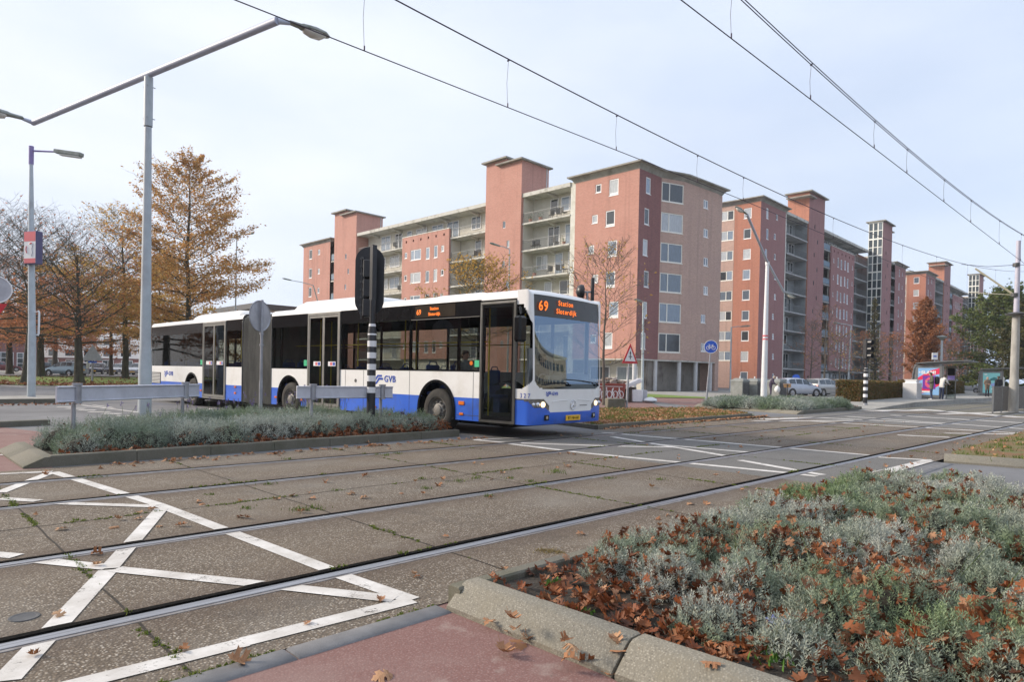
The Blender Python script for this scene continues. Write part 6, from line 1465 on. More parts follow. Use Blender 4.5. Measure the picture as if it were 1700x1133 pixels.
def tree(kind,label,base,H,Rc,seed,leafm,nl=10000,t0=.22,nb=46,e0=-4,e1=62,ls=.16,r0=.2,dens=lambda t,f:1,prof=None,bark='bark',twig=10,group=None,lean=0,cat='tree',flat=.35,sub=True,up_=.02,tlf=.36):
    rr=random.Random(seed); r=empty(kind,base,label=label,cat=cat,group=group)
    n=12; P=[]; x=y=0
    for i in range(n+1):
        t=i/n; P.append(Vector((x+lean*t*t*H,y,H*t))); x+=rr.uniform(-.012,.012)*H*.5; y+=rr.uniform(-.012,.012)*H*.5
    tb=MB(); tb.tube([P[0]+Vector((0,0,-.05))]+[P[0]+Vector((0,0,.25))]+P[1:],[r0*1.45,r0*1.1]+[max(.012,r0*(1-(i/n))**.8) for i in range(1,n+1)],10); tb.build('trunk',MT[bark],r,smooth=50)
    prof=prof or (lambda t: oval((t-t0)/(1-t0)))
    tw=MB(); L_=Leaves(); perb=max(2,nl//(nb*twig))
    def at(t): f=t*n; i=min(n-1,int(f)); return P[i].lerp(P[i+1],f-i)
    for b in range(nb):
        t=t0+(0.985-t0)*((b+rr.random()*.8)/nb); az=b*2.39996+rr.uniform(-.4,.4); el=R(e0+(e1-e0)*((t-t0)/(1-t0))**1.1+rr.uniform(-7,7))
        ln=Rc*prof(t)*rr.uniform(.78,1.12)+.25; d=Vector((math.cos(az)*math.cos(el),math.sin(az)*math.cos(el),math.sin(el)))
        st=at(t); pts=[st]; p=st.copy(); k=6; dd=d.copy(); br=max(.010,r0*.30*(1-t)**.7)
        for i in range(k):
            dd=(dd+rvec(rr)*.15+Vector((0,0,up_))).normalized(); p=p+dd*ln/k; pts.append(p.copy())
        tw.tube(pts,[br*(1-i/(k+.6)) for i in range(k+1)],5,cap=False)
        for q in range(twig):
            f=.18+.82*(q+rr.random())/twig; i=min(k-1,int(f*k)); s=pts[i].lerp(pts[i+1],f*k-i); ax=(pts[i+1]-pts[i]).normalized(); sd=ax.cross(Vector((0,0,1)))
            if sd.length<.1: sd=Vector((1,0,0))
            sd.normalize(); sg=1 if q%2 else -1
            td=(ax*.75+sd*sg*rr.uniform(.5,1.1)+Vector((0,0,rr.uniform(-.1,.35)*(1 if e0<5 else 1.4)))).normalized(); tl=ln*tlf*(1.15-f*.6)*rr.uniform(.6,1.2)+.15
            e1_=s+td*tl*.5+rvec(rr)*tl*.05; e2_=e1_+(td+rvec(rr)*.25).normalized()*tl*.5
            tw.tube([s,e1_,e2_],[br*.34*(1-f)+.009,.008,.004],3,cap=False)
            if sub:
                for z_ in range(3):
                    g=s.lerp(e2_,rr.uniform(.3,.95)); tw.tube([g,g+(td+rvec(rr)*.9).normalized()*tl*.35],[.006,.003],3,cap=False)
            dn=dens(t,f)
            m=int(perb*dn*rr.uniform(.1,2.1)+rr.random())
            for z_ in range(m):
                c=s.lerp(e2_,rr.uniform(.15,1.1))+Vector((rr.gauss(0,tl*.16),rr.gauss(0,tl*.16),rr.gauss(0,tl*.16)*flat*2)); u=rvec(rr); u.z*=.6; u.normalize(); v=u.cross(rvec(rr)).normalized(); z=ls*rr.uniform(.35,1.4)
                L_.add(c,u*z*.5,v*z*.30)
    cr=tw.build('crown',MT[bark],r,recalc=False)
    if L_.c: L_.build('foliage',MT[leafm],cr)
    return r
def gzz(u,v,d,z=None): q=D(u,v,d); return (q.x,q.y,q.z if z is None else z)
# park oaks on the left
d_big=lambda t,f: 1.25 if t<.5 else (.85 if t<.75 else .4)
tree('oak_tree','tallest orange oak behind the rear of the bus, bare twigs at its top',gzz(311,612,50,.3),16.2,5.3,11,'oakl',nl=36000,t0=.16,nb=74,r0=.24,ls=.19,dens=lambda t,f: 1.35 if t<.5 else (.9 if t<.75 else .4),e0=-4,e1=52,twig=16,up_=.03)
tree('oak_tree','ochre oak left of the tall lamp post, trunk bare below its golden crown',gzz(208,628,58,.25),13.6,6.6,12,'oaky',nl=30000,t0=.30,nb=60,r0=.27,ls=.20,dens=lambda t,f:1.5 if t<.62 else .10,e0=-6,e1=55,twig=14)
tree('oak_tree','nearly bare oak with a stout forked trunk before the blue hatchback',gzz(131,636,46,.12),9.0,6.2,13,'oakr',nl=3600,t0=.30,nb=36,r0=.30,ls=.15,dens=lambda t,f:1 if t<.5 else .2,e0=12,e1=60,lean=-.01,twig=15,up_=.05)
tree('oak_tree','red-brown leaved oak between the sign lamp post and the bare oak',gzz(68,621,60,.25),10.2,7.4,14,'oakr',nl=26000,t0=.31,nb=50,r0=.34,ls=.20,dens=lambda t,f:1.4 if t<.55 else .04,e0=-3,e1=55,twig=14)
tree('oak_tree','mostly bare oak at the left behind the sign lamp post, thin brown leaves low down',gzz(42,639,44,.1),9.8,6.0,15,'oakr',nl=6000,t0=.30,nb=38,r0=.25,ls=.16,dens=lambda t,f:1 if t<.55 else .08,e0=0,e1=58,twig=15,up_=.05)
tree('oak_tree','rust-coloured oak at the far left edge of the park',gzz(16,622,66,.25),10.6,7.6,16,'oakr',nl=26000,t0=.33,nb=50,r0=.32,ls=.21,dens=lambda t,f:1.4 if t<.55 else .06,twig=14)
tree('oak_tree','small dark-trunked rust oak deep in the park behind the silver and blue hatchback',gzz(90,615,80,.3),11,7.4,17,'oakr',nl=20000,t0=.33,nb=46,r0=.3,ls=.24,dens=lambda t,f:1.3 if t<.55 else .08,twig=13)
tree('oak_tree','slender bare oak between the ochre oak and the white office building',gzz(185,620,72,.25),12.8,5.4,18,'oakr',nl=3200,t0=.25,nb=44,r0=.2,ls=.18,dens=lambda t,f:1,twig=14,up_=.05)
tree('oak_tree','bare-topped oak beyond the left frame edge reaching into the picture',gzz(-24,630,50,.1),11.4,7.5,19,'oakr',nl=9000,t0=.32,nb=54,r0=.28,ls=.18,dens=lambda t,f:1.2 if t<.5 else .06,twig=15,up_=.04)
tree('oak_tree','thin-leaved oak in the gap behind the bus rear window',gzz(262,610,72,.3),11.0,6.2,20,'oakl',nl=16000,t0=.2,nb=44,r0=.2,ls=.21,twig=13)
tree('oak_tree','rust-leaved park oak added beyond the left frame edge, mirrored in the rear bus windows',(-3,54,.05),11.5,7.0,21,'oakr',nl=14000,t0=.22,nb=44,r0=.3,ls=.22,dens=lambda t,f:1.2 if t<.6 else .1,twig=12)  # unseen oak, added to darken what the rear bus windows reflect
tree('oak_tree','second park oak added beyond the left frame edge, mirrored in the rear bus windows',(-14,62,.1),12.5,7.4,22,'oakr',nl=14000,t0=.22,nb=44,r0=.3,ls=.24,dens=lambda t,f:1.2 if t<.6 else .1,twig=12)  # another unseen oak added for the rear window reflections
# street trees
wide=lambda t: (1-t)**.5*min(1,.5+1.2*(t-.3)) if t>.2 else 0
tree('street_tree','small round street tree with sparse golden leaves behind the bus roof',gzz(795,600,36,0),6.7,3.3,31,'oaky',nl=3600,t0=.42,nb=34,r0=.10,ls=.14,e0=8,e1=45,dens=lambda t,f:1,prof=lambda t:oval((t-.3)/.7)*.95,twig=13,tlf=.42,up_=.06)
tree('street_tree','nearly bare young tree rising behind the windscreen corner of the bus',gzz(1003,655,30,0),6.7,2.5,32,'oaky',nl=130,t0=.26,nb=22,r0=.075,ls=.12,e0=14,e1=60,prof=lambda t:oval((t-.26)/.74),twig=12,bark='barkl',up_=.10,tlf=.5)
tree('street_tree','thin bare tree before the second block stair tower',gzz(1368,650,58,0),7.4,2.3,33,'oakr',nl=120,t0=.3,nb=26,r0=.1,ls=.12,e0=25,e1=65,twig=8,bark='barkl')
tree('street_tree','bare forked tree left of the stair tower trees',gzz(1345,650,60,0),6.2,2.2,34,'oakr',nl=60,t0=.3,nb=22,r0=.09,ls=.12,e0=25,e1=65,twig=8,bark='barkl')
tree('street_tree','low bare tree behind the hedge end',gzz(1395,650,58,0),5.0,2.5,35,'oaky',nl=350,t0=.35,nb=24,r0=.09,ls=.13,e0=15,e1=55,twig=8,bark='barkl')
tree('ivy_tree','narrow ivy-clad green tree before the glass stair tower',gzz(1454,650,66,0),9.5,1.0,36,'oaky2',nl=1300,t0=.08,nb=60,r0=.14,ls=.2,e0=40,e1=75,prof=lambda t:(.8+.2*math.sin(t*23))*(1-t**4),twig=7)
tree('columnar_tree','copper-orange columnar hornbeam behind the first tram shelter',gzz(1531,652,76,0),11.0,2.7,37,'beech',nl=26000,t0=.12,nb=80,r0=.2,ls=.22,e0=48,e1=80,prof=lambda t:(math.sin(math.pi*min(1,(t+.12)*.95))**.7),twig=12)
tree('leafy_tree','large dense green tree behind the tram shelters at the right',gzz(1662,650,82,0),11.2,5.6,38,'greenl',nl=30000,t0=.14,nb=70,r0=.3,ls=.34,e0=0,e1=60,prof=lambda t:(math.sin(math.pi*min(1,(t+.06)*.93))**.6),twig=14)
tree('leafy_tree','second green tree at the right frame edge, thinner and yellower',gzz(1722,650,70,0),8.6,4.4,39,'ivy',nl=20000,t0=.16,nb=56,r0=.2,ls=.30,e0=10,e1=60,prof=lambda t:(math.sin(math.pi*min(1,(t+.1)*.9))**.6),twig=12)
for i,(u,v,d,h,lb) in enumerate([(1480,652,80,6.5,'bare shrub-like tree right of the glass stair tower base'),(1592,650,90,8,'leafless twiggy tree between the two tram shelters'),(1575,650,84,6,'low leafless tree above the hedge beside the first shelter'),(1438,650,74,6,'bare twiggy tree left of the ivy-clad tree')]):
    tree('bare_tree',lb,gzz(u,v,d,0),h,3.2,60+i,'oakr',nl=260,t0=.2,nb=40,r0=.09,ls=.2,e0=20,e1=65,twig=10,bark='barkl',group='leafless trees before the flats')
# hedges
def hedge(name,label,p0,p1,wid,h,n,seed,z0=0.0,ls=.07,gcap=True):
    rr=random.Random(seed); p0=Vector((*p0,z0));p1=Vector((*p1,z0)); d=p1-p0; L_=d.length; d.normalize(); nn=Vector((-d.y,d.x,0)); M=basis(p0,d,nn)
    r=empty(name,p0,label=label,cat='hedge'); Mi=Matrix.Translation(-p0)@M
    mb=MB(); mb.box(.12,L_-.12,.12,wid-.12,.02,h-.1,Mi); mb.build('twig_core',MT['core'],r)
    Lf=Leaves()
    for i in range(n):
        q=rr.random(); a=rr.uniform(0,L_); b=rr.uniform(0,wid); z=rr.uniform(.02,h)
        if q<.42: b=abs(rr.gauss(0,.055))
        elif q<.75: z=h-abs(rr.gauss(0,.05))
        elif q<.85: a=abs(rr.gauss(0,.06))
        elif q<.95: b=wid-abs(rr.gauss(0,.05))
        else: a=L_-abs(rr.gauss(0,.06))
        w_=.05*mnoise.noise(Vector((a*1.5,z*2,b*2+seed))); c=Mi@Vector((a,b+w_,z+w_)); u=rvec(rr); v=u.cross(rvec(rr)).normalized(); s=ls*rr.uniform(.6,1.3); Lf.add(c,u*s*.5,v*s*.33)
    Lf.build('hedge_leaves',MT['hedgel'],r)
hedge('hedge','clipped green and brown beech hedge between the hatchbacks and the tram stop',(38.2,12.35),(53,14.0),1.25,1.34,30000,5,ls=.085)
hedge('hedge','second clipped brown hedge behind the tram shelters',(56.5,14.4),(82,16.4),1.2,1.3,16000,6,z0=.2,ls=.11)
# ---------------------------------------------------------------- lavender beds
def noisecol(name,a,b,c,sc_,isl=.25,c4=None):
    M=bpy.data.materials.new(name); M.use_nodes=True; t=M.node_tree; bs=t.nodes['Principled BSDF']; L=t.links.new
    co=t.nodes.new('ShaderNodeTexCoord'); n=t.nodes.new('ShaderNodeTexNoise'); n.inputs['Scale'].default_value=sc_; n.inputs['Detail'].default_value=3; L(co.outputs['Object'],n.inputs['Vector'])
    r=t.nodes.new('ShaderNodeValToRGB'); el=r.color_ramp.elements; el[0].position=.36; el[0].color=(*a,1); el[1].position=.64; el[1].color=(*c,1); e=el.new(.5); e.color=(*b,1); L(n.outputs[0],r.inputs[0])
    g=t.nodes.new('ShaderNodeNewGeometry'); h=t.nodes.new('ShaderNodeHueSaturation'); m1=t.nodes.new('ShaderNodeMapRange'); m1.inputs[3].default_value=1-isl; m1.inputs[4].default_value=1+isl
    L(g.outputs['Random Per Island'],m1.inputs[0]); L(m1.outputs[0],h.inputs['Value']); L(r.outputs[0],h.inputs['Color']); L(h.outputs[0],bs.inputs['Base Color']); bs.inputs['Roughness'].default_value=.75; bs.inputs['Specular IOR Level'].default_value=.2
    tl=t.nodes.new('ShaderNodeBsdfTranslucent'); L(h.outputs[0],tl.inputs[0]); ms=t.nodes.new('ShaderNodeMixShader'); ms.inputs[0].default_value=.18
    o=t.nodes['Material Output']; L(bs.outputs[0],ms.inputs[1]); L(tl.outputs[0],ms.inputs[2]); L(ms.outputs[0],o.inputs[0])
    return M
MT['lav']=noisecol('lavender_leaf',(.41,.43,.385),(.27,.32,.24),(.18,.25,.115),.9)
MT['lavf']=noisecol('lavender_leaf_far',(.38,.41,.37),(.25,.30,.24),(.17,.23,.13),.8,.3)
MT['lavstem']=pm('lavender_stem',(.10,.08,.06),(.15,.12,.09),scale=20,rough=.95)
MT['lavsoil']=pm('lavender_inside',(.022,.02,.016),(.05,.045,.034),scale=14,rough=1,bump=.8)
MT['leaf']=leafmat('fallen_oak_leaf',[(.10,.035,.016),(.24,.072,.026),(.16,.05,.02),(.33,.12,.045),(.08,.032,.018),(.27,.085,.03),(.42,.23,.13),(.19,.06,.022)],rough=.55,tr=.15)
MT['leafp']=leafmat('pale_fallen_leaf',[(.26,.11,.045),(.40,.20,.10),(.46,.28,.16),(.30,.12,.05)],rough=.6,tr=.1)
def inpoly(x,y,P):
    c=False; n=len(P)
    for i in range(n):
        (x1,y1),(x2,y2)=P[i],P[(i+1)%n]
        if (y1>y)!=(y2>y) and x<(x2-x1)*(y-y1)/(y2-y1)+x1: c=not c
    return c
def lavender(name,label,poly,z0,hmin,hmax,rad,spacing,dens_near,seed,mt,leaflen=.03,nleaf=13,wid=.0042,visible=None,stems=False,under=True,lod=True,keep=lambda x,y:True):
    """mounded lavender: clumps of sprigs, each sprig a whorl of narrow grey leaves"""
    rs=np.random.RandomState(seed); rr=random.Random(seed)
    xs=[p[0] for p in poly]; ys=[p[1] for p in poly]; cl=[]; 
    tries=0
    while tries<6000:
        tries+=1; x=rr.uniform(min(xs),max(xs)); y=rr.uniform(min(ys),max(ys))
        if not inpoly(x,y,poly) or not keep(x,y): continue
        if any((x-a)**2+(y-b)**2<(spacing*q)**2 for a,b,_,_,q in cl): continue
        cl.append((x,y,rad*rr.uniform(.8,1.25),rr.uniform(hmin,hmax),rr.uniform(.85,1.1)))
    C=[];Dv=[];S=[]
    ub=MB()
    for (x,y,rd,h,_) in cl:
        dist=math.hypot(x,y)
        n=int(dens_near*rd*rd*6.5/(1 if not lod else max(1,(dist/4.2))**1.15)); 
        th=rs.uniform(0,2*np.pi,n); cz=rs.uniform(-.02,1,n)**.85; sz=np.sqrt(np.maximum(0,1-cz**2)); dr=np.stack([np.cos(th)*sz,np.sin(th)*sz,cz],1)
        k=rs.uniform(.72,1.06,n)[:,None]*(1+.10*np.sin(th*5+x*7)*sz)[:,None]
        c=np.array([x,y,z0])+dr*np.array([rd,rd,h])*k
        d=dr*np.array([.9,.9,1])+np.array([0,0,.75])+rs.normal(0,.28,(n,3)); d/=np.linalg.norm(d,axis=1)[:,None]
        C.append(c);Dv.append(d);S.append(np.full(n,1.0 if not lod else max(1,(dist/4.2)**.62))*rs.uniform(.75,1.2,n))
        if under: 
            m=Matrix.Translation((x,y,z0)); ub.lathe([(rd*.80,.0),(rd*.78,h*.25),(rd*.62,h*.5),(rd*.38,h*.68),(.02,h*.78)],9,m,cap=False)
    C=np.concatenate(C);Dv=np.concatenate(Dv);S=np.concatenate(S); n=len(C)
    # sprig frame
    a=np.cross(Dv,rs.normal(0,1,(n,3))); a/=np.linalg.norm(a,axis=1)[:,None]; b=np.cross(Dv,a)
    K=nleaf; t=np.linspace(0,1,K)[None,:,None]; phi=(np.arange(K)*2.4)[None,:]+rs.uniform(0,6.28,(n,1)); ph=phi[:,:,None]
    sl=(.052*S)[:,None,None]
    base=C[:,None,:]+Dv[:,None,:]*(t-.35)*sl
    radial=a[:,None,:]*np.cos(ph)+b[:,None,:]*np.sin(ph)
    up=.45+1.1*t+rs.uniform(-.25,.25,(n,K,1)); ld=radial+Dv[:,None,:]*up; ld/=np.linalg.norm(ld,axis=2)[:,:,None]
    ll=(leaflen*S)[:,None,None]*rs.uniform(.7,1.2,(n,K,1))*(1-.35*t)
    side=np.cross(ld,Dv[:,None,:]*1.0+rs.normal(0,.3,(n,K,3))); side/=np.maximum(1e-6,np.linalg.norm(side,axis=2)[:,:,None])
    w_=(wid*S)[:,None,None]*.5
    p0=base; p1=base+ld*ll*.55+side*w_; p2=base+ld*ll; p3=base+ld*ll*.55-side*w_
    V=np.stack([p0,p1,p2,p3],2).reshape(-1,3)
    o=npmesh(name,V,4,mt); tag(o,label,'lavender',kind='stuff')
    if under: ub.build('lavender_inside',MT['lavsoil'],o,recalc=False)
    return cl,C
OUT_R=[(0,-.66),(.014,-.62),(.016,-.36),(.12,-.38),(.20,-.44),(.17,-.30),(.10,-.22),(.12,-.16),(.30,-.20),(.40,-.26),(.36,-.10),(.42,-.02),(.28,-.03),(.13,.03),(.14,.09),(.30,.14),(.40,.12),(.36,.24),(.40,.34),(.24,.26),(.12,.27),(.13,.33),(.20,.44),(.08,.48),(.0,.62)]
def fallen(name,label,pts,size,seed,mt,simple=False,tilt=.35,parent=None,kind='stuff',zf=None):
    """lobed oak leaves at the given points"""
    rr=random.Random(seed); V=[];F=[]
    for (x,y,z) in pts:
        s=size*rr.uniform(.65,1.25); b=len(V)
        Rm=Matrix.Rotation(rr.uniform(0,6.28),3,'Z')@Matrix.Rotation(rr.gauss(0,tilt),3,'X')@Matrix.Rotation(rr.gauss(0,tilt),3,'Y')
        cu=rr.uniform(-2.0,3.2); cv=rr.uniform(-1.2,1.6); 
        def q(px_,py_): return tuple(Vector((x,y,z))+Rm@Vector((px_*s,py_*s,(cu*px_*px_+cv*py_*py_)*s*.9)))
        if simple:
            V+= [q(0,-.5),q(.34,-.05),q(0,.5),q(-.34,-.05)]; F.append((b,b+1,b+2,b+3)); continue
        n=len(OUT_R)
        for (a,c) in OUT_R: V+= [q(0,c*.96),q(a,c),q(-a,c)]
        for i in range(n-1):
            F.append((b+3*i,b+3*i+1,b+3*i+4,b+3*i+3)); F.append((b+3*i,b+3*i+3,b+3*i+5,b+3*i+2))
    me=bpy.data.meshes.new(name); me.from_pydata(V,[],F); me.materials.append(mt); me.update(); o=bpy.data.objects.new(name,me); col.objects.link(o)
    if parent: o.parent=parent
    if kind: tag(o,label,'leaves' if 'lea' in name else 'grass',kind=kind)
    return o
def blades(name,label,pts,h,seed,mt,nb=14,w=.004,spread=.03,cat='grass',parent=None):
    rs=random.Random(seed); V=[]
    for (x,y,z,s) in pts:
        for i in range(nb):
            a=rs.uniform(0,6.28); r_=abs(rs.gauss(0,spread*s)); bx=x+math.cos(a)*r_; by=y+math.sin(a)*r_; hh=h*s*rs.uniform(.4,1.2); l=rs.uniform(.1,.8)*hh; a2=rs.uniform(0,6.28); a3=rs.uniform(0,6.28); ww=w*rs.uniform(.7,1.4)
            t=Vector((bx+math.cos(a2)*l,by+math.sin(a2)*l,z+hh)); c=Vector((bx,by,z)); sd=Vector((math.cos(a3),math.sin(a3),0))*ww; mid=c.lerp(t,.5)+Vector((0,0,hh*.015))
            V+= [c-sd,c+sd,mid+sd*.7,t]
    V=np.array([tuple(v) for v in V],dtype=np.float32); o=npmesh(name,V,4,mt,parent); 
    if not parent: tag(o,label,cat,kind='stuff')
    return o
# foreground bed
FP_=[(3.2,2.40),(3.6,2.66),(6.0,2.72),(9.1,2.55),(9.0,1.9),(8.6,1.0),(7.3,-1.6),(5.4,-4.2),(3.3,-4.2),(3.12,-1.6),(2.98,.6),(2.95,1.5),(3.02,2.0)]
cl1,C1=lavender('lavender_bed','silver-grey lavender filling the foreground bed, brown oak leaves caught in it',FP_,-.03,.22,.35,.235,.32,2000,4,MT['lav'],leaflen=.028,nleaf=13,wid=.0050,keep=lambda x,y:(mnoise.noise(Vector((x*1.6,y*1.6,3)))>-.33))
rr=random.Random(9)
pts=[]
# leaves caught on the bushes
for i in range(24000):
    c=C1[rr.randrange(len(C1))]
    if mnoise.noise(Vector((c[0]*1.3,c[1]*1.3,7)))+rr.gauss(0,.22)>.04: pts.append((c[0]+rr.gauss(0,.03),c[1]+rr.gauss(0,.03),c[2]+rr.uniform(-.02,.055)))
fallen('fallen_leaves','brown oak leaves lying on the foreground lavender',pts,.072,1,MT['leaf'],tilt=.7)
pts=[]
for i in range(16000):
    x=rr.uniform(2.54,9.3); y=rr.uniform(-4,2.78)
    if not inpoly(x,y,FGB): continue
    edge=inpoly(x,y,FP_); 
    if rr.random()<(.40 if edge else 1.0)*(1.0 if x<4.4 else .4) and mnoise.noise(Vector((x*2.4,y*2.4,1)))+rr.gauss(0,.25)>-.22: pts.append((x,y,.085+abs(rr.gauss(0,.028))))
fallen('fallen_leaves','brown oak leaves covering the dark soil of the foreground bed',pts[:4600],.074,2,MT['leaf'],tilt=.5)
pts=[G(u,v,.012)+(.012,) for u,v in [(847,1048),(940,1075),(838,1082),(878,1062),(884,1060),(1012,1103),(975,1100),(1015,1112),(1110,1118),(398,1098),(640,1120),(862,1070),(1060,1125),(1080,1110)]]
pts+=[(rr.uniform(2.2,2.55),rr.uniform(-1,2.6),.14*rr.random()+.01) for k in range(36)]
fallen('fallen_leaves','scattered dry oak leaves along the foreground kerb and red path',pts,.095,3,MT['leafp'],tilt=.25)
# leaves on the track slabs
pts=[]
for u,v in [(265,873),(101,878),(410,860),(500,850),(518,827),(98,1021),(400,858),(420,720),(740,890),(605,826),(585,820),(667,819),(690,800),(735,797),(732,803),(816,795),(846,793),(925,775),(940,774),(702,820),(814,826),(1188,787),(1225,786),(1082,809),(195,862),(160,938),(160,918),(728,806),(300,872),(540,800),(610,735)]: pts.append(G(u,v,.014)+(.014,))
for i in range(150): x=rr.uniform(0,24); pts.append((x,rr.choice([rr.uniform(5.6,7.3),rr.uniform(9.2,10.0),rr.uniform(2.95,3.6)]),.012))
for i in range(120): pts.append((rr.uniform(2,9),9.98-abs(rr.gauss(0,.12)),.014))
fallen('fallen_leaves','single dry leaves scattered over the concrete track slabs',pts,.075,4,MT['leafp'],tilt=.2)
# middle island
MP=[(1.95,10.62),(8.55,10.95),(8.75,11.4),(8.1,12.6),(7.4,13.8),(6.5,14.4),(5.2,14.4),(3.8,13.8),(2.6,12.7),(1.95,11.7)]
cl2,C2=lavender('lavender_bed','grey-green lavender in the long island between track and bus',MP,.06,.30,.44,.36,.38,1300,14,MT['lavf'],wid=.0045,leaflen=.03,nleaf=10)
pts=[]
for i in range(900):
    x=rr.uniform(1.85,8.7); y=10.25+.057*(x-1.8)+abs(rr.gauss(0,.16)); pts.append((x,y,.08+abs(rr.gauss(0,.03))+max(0,(y-10.5))*.5))
for i in range(420):
    c=C2[rr.randrange(len(C2))]; pts.append((c[0],c[1],c[2]-rr.uniform(0,.06)))
fallen('fallen_leaves','brown leaves under and between the lavender of the long island',pts,.085,5,MT['leaf'],tilt=.6)
# flowering sprigs by the round sign
MT['flower']=leafmat('lavender_flower',[(.16,.12,.30),(.25,.20,.42),(.20,.15,.33)],tr=.1)
MT['stemg']=pm('green_stem',(.12,.15,.07),(.17,.19,.10),scale=9,rough=.9)
st=MB();V=[]
for (cx_,cy_,n_,h0) in [(7.5,13.9,44,.75),(5.9,14.2,12,.6),(7.0,14.2,14,.6),(4.8,14.3,8,.6),(3.4,13.0,6,.5),(5.2,13.9,8,.55)]:
    for i in range(n_):
        x=cx_+rr.gauss(0,.28);y=cy_+rr.gauss(0,.2); hh=h0*rr.uniform(.7,1.15); dx,dy=rr.gauss(0,.12),rr.gauss(0,.12); p=Vector((x,y,.2)); q=Vector((x+dx,y+dy,.12+hh)); st.tube([p,q],[.004,.003],3)
        for k in range(16):
            c=q+Vector((rr.gauss(0,.011),rr.gauss(0,.011),rr.uniform(-.07,.01))); u=rvec(rr)*.012; v=rvec(rr)*.010; V+=[tuple(c-u),tuple(c-v),tuple(c+u),tuple(c+v)]
fo=st.build('flower_stems',MT['stemg']); tag(fo,'thin lavender flower stalks with purple heads at the back of the long island','flowers',kind='stuff'); npmesh('flower_heads',np.array(V,dtype=np.float32),4,MT['flower'],fo)
# far island
FB2=[(26.0,10.9),(32.6,11.1),(31.9,12.6),(29.3,15.1),(27.7,15.2),(26.8,14.2)]
cl3,C3=lavender('lavender_bed','pale lavender mound in the island across the side road',FB2,.06,.26,.38,.5,.45,1500,24,MT['lavf'],wid=.006,leaflen=.04,nleaf=8)
pts=[(x,y,.1+abs(rr.gauss(0,.03))) for x,y in [(rr.uniform(25.9,33),10.75+abs(rr.gauss(0,.12))) for i in range(500)]]+[(26.0+k*.0009+abs(rr.gauss(0,.1)),10.8+k*.0036,.1) for k in range(0,1100,3)]
fallen('fallen_leaves','leaf litter along the kerb of the far lavender island',pts,.10,6,MT['leaf'],simple=True,tilt=.6)
# verge leaves and grass
pts=[];gp=[]
while len(pts)<9500:
    x=rr.uniform(12.9,24.5);y=rr.uniform(10.3,16.4)
    if inpoly(x,y,VR): pts.append((x,y,.075+abs(rr.gauss(0,.02))))
fallen('fallen_leaves','thick brown leaf litter on the grass verge right of the bus',pts,.085,7,MT['leafp'],simple=True,tilt=.5)
MT['gr']=leafmat('grass_blade',[(.07,.11,.02),(.11,.16,.03),(.15,.19,.05),(.09,.13,.025)],rough=.7)
for i in range(3800):
    x=rr.uniform(12.9,24.5);y=rr.uniform(10.3,16.4)
    if inpoly(x,y,VR) and mnoise.noise(Vector((x*.9,y*.9,4)))+rr.gauss(0,.15)>.0: gp.append((x,y,.07,rr.uniform(.6,1.2)))
blades('grass','grass growing through the leaves on the verge right of the bus',gp,.10,3,MT['gr'],nb=14,w=.006,spread=.08)
pts=[];gp=[]
for i in range(2600):
    x=rr.uniform(12.8,30);y=rr.uniform(-8,3.0)
    if inpoly(x,y,RV): 
        pts.append((x,y,.07+abs(rr.gauss(0,.02)))) if rr.random()<.5 else gp.append((x,y,.06,rr.uniform(.6,1.1)))
fallen('fallen_leaves','leaf litter on the corner of lawn at the right frame edge',pts,.085,8,MT['leafp'],simple=True,tilt=.5)
blades('grass','short grass on the corner of lawn at the right frame edge',gp,.09,4,MT['gr'],nb=16,w=.006,spread=.10)
# spill of leaves beside the verge kerb on the track side
pts=[(rr.uniform(12.9,23),10.05+.055*0-abs(rr.gauss(0,.10)),.012) for i in range(700)]
pts=[(x,min(y+.055*(x-12.9),10.5) ,z) for x,y,z in pts]
fallen('fallen_leaves','leaves blown against the verge kerb beside the track',pts,.08,9,MT['leafp'],simple=True,tilt=.3)
# moss and weeds in the slab joints
gp=[]
for x in [-1.2]+JX:
    for y in np.arange(3.0,10,.035):
        if mnoise.noise(Vector((x*3,y*1.1,0)))+rr.gauss(0,.12)>.12: gp.append((x+rr.gauss(0,.012),y,0.0,rr.uniform(.4,1.0)))
for x in np.arange(-2,22,.04):
    if mnoise.noise(Vector((x*.9,9,0)))+rr.gauss(0,.12)>.10: gp.append((x,6.45+rr.gauss(0,.02),0,rr.uniform(.4,1.0)))
for x in np.arange(-2,20,.05):
    for y,o_ in ((5.33,.11),(7.44,.13),(8.95,.13),(8.95,-.06),(3.78,.13)):
        if mnoise.noise(Vector((x*1.3,y*3,5)))+rr.gauss(0,.08)>.42: gp.append((x,(CY_(x)+ (y-7.44) if y>7 else y)+o_,0,rr.uniform(.5,1.2)))
for x in np.arange(-6,2.3,.03):
    if mnoise.noise(Vector((x*1.5,2,0)))+rr.gauss(0,.12)>-.05: gp.append((x,2.925+rr.gauss(0,.006),0,rr.uniform(.3,.8)))
MT['moss']=leafmat('moss',[(.08,.12,.02),(.14,.19,.03),(.19,.22,.05),(.11,.15,.03)],rough=.9)
blades('moss_tufts','moss and weeds growing in the joints of the track slabs',gp,.022,5,MT['moss'],nb=18,w=.004,spread=.020)
gp=[(*G(u,v),0,s) for u,v,s in [(505,848,1.0),(518,844,1.2),(492,847,1),(920,786,1.8),(925,784,1.4),(445,805,1),(412,845,.8),(640,757,1.2),(660,754,1.1),(700,796,.9),(760,800,1.2),(790,795,1),(706,812,.9),(1095,797,.9),(812,825,1.0),(560,815,.7),(1010,795,.9),(880,800,.8),(1250,690,1.3),(1110,712,2),(1090,716,2),(1160,703,1.5),(1130,707,1.2),(350,822,.6),(480,763,1),(845,795,.9)]]
blades('weeds','small green weeds on the track slabs',gp,.035,6,MT['gr'],nb=40,w=.004,spread=.06)
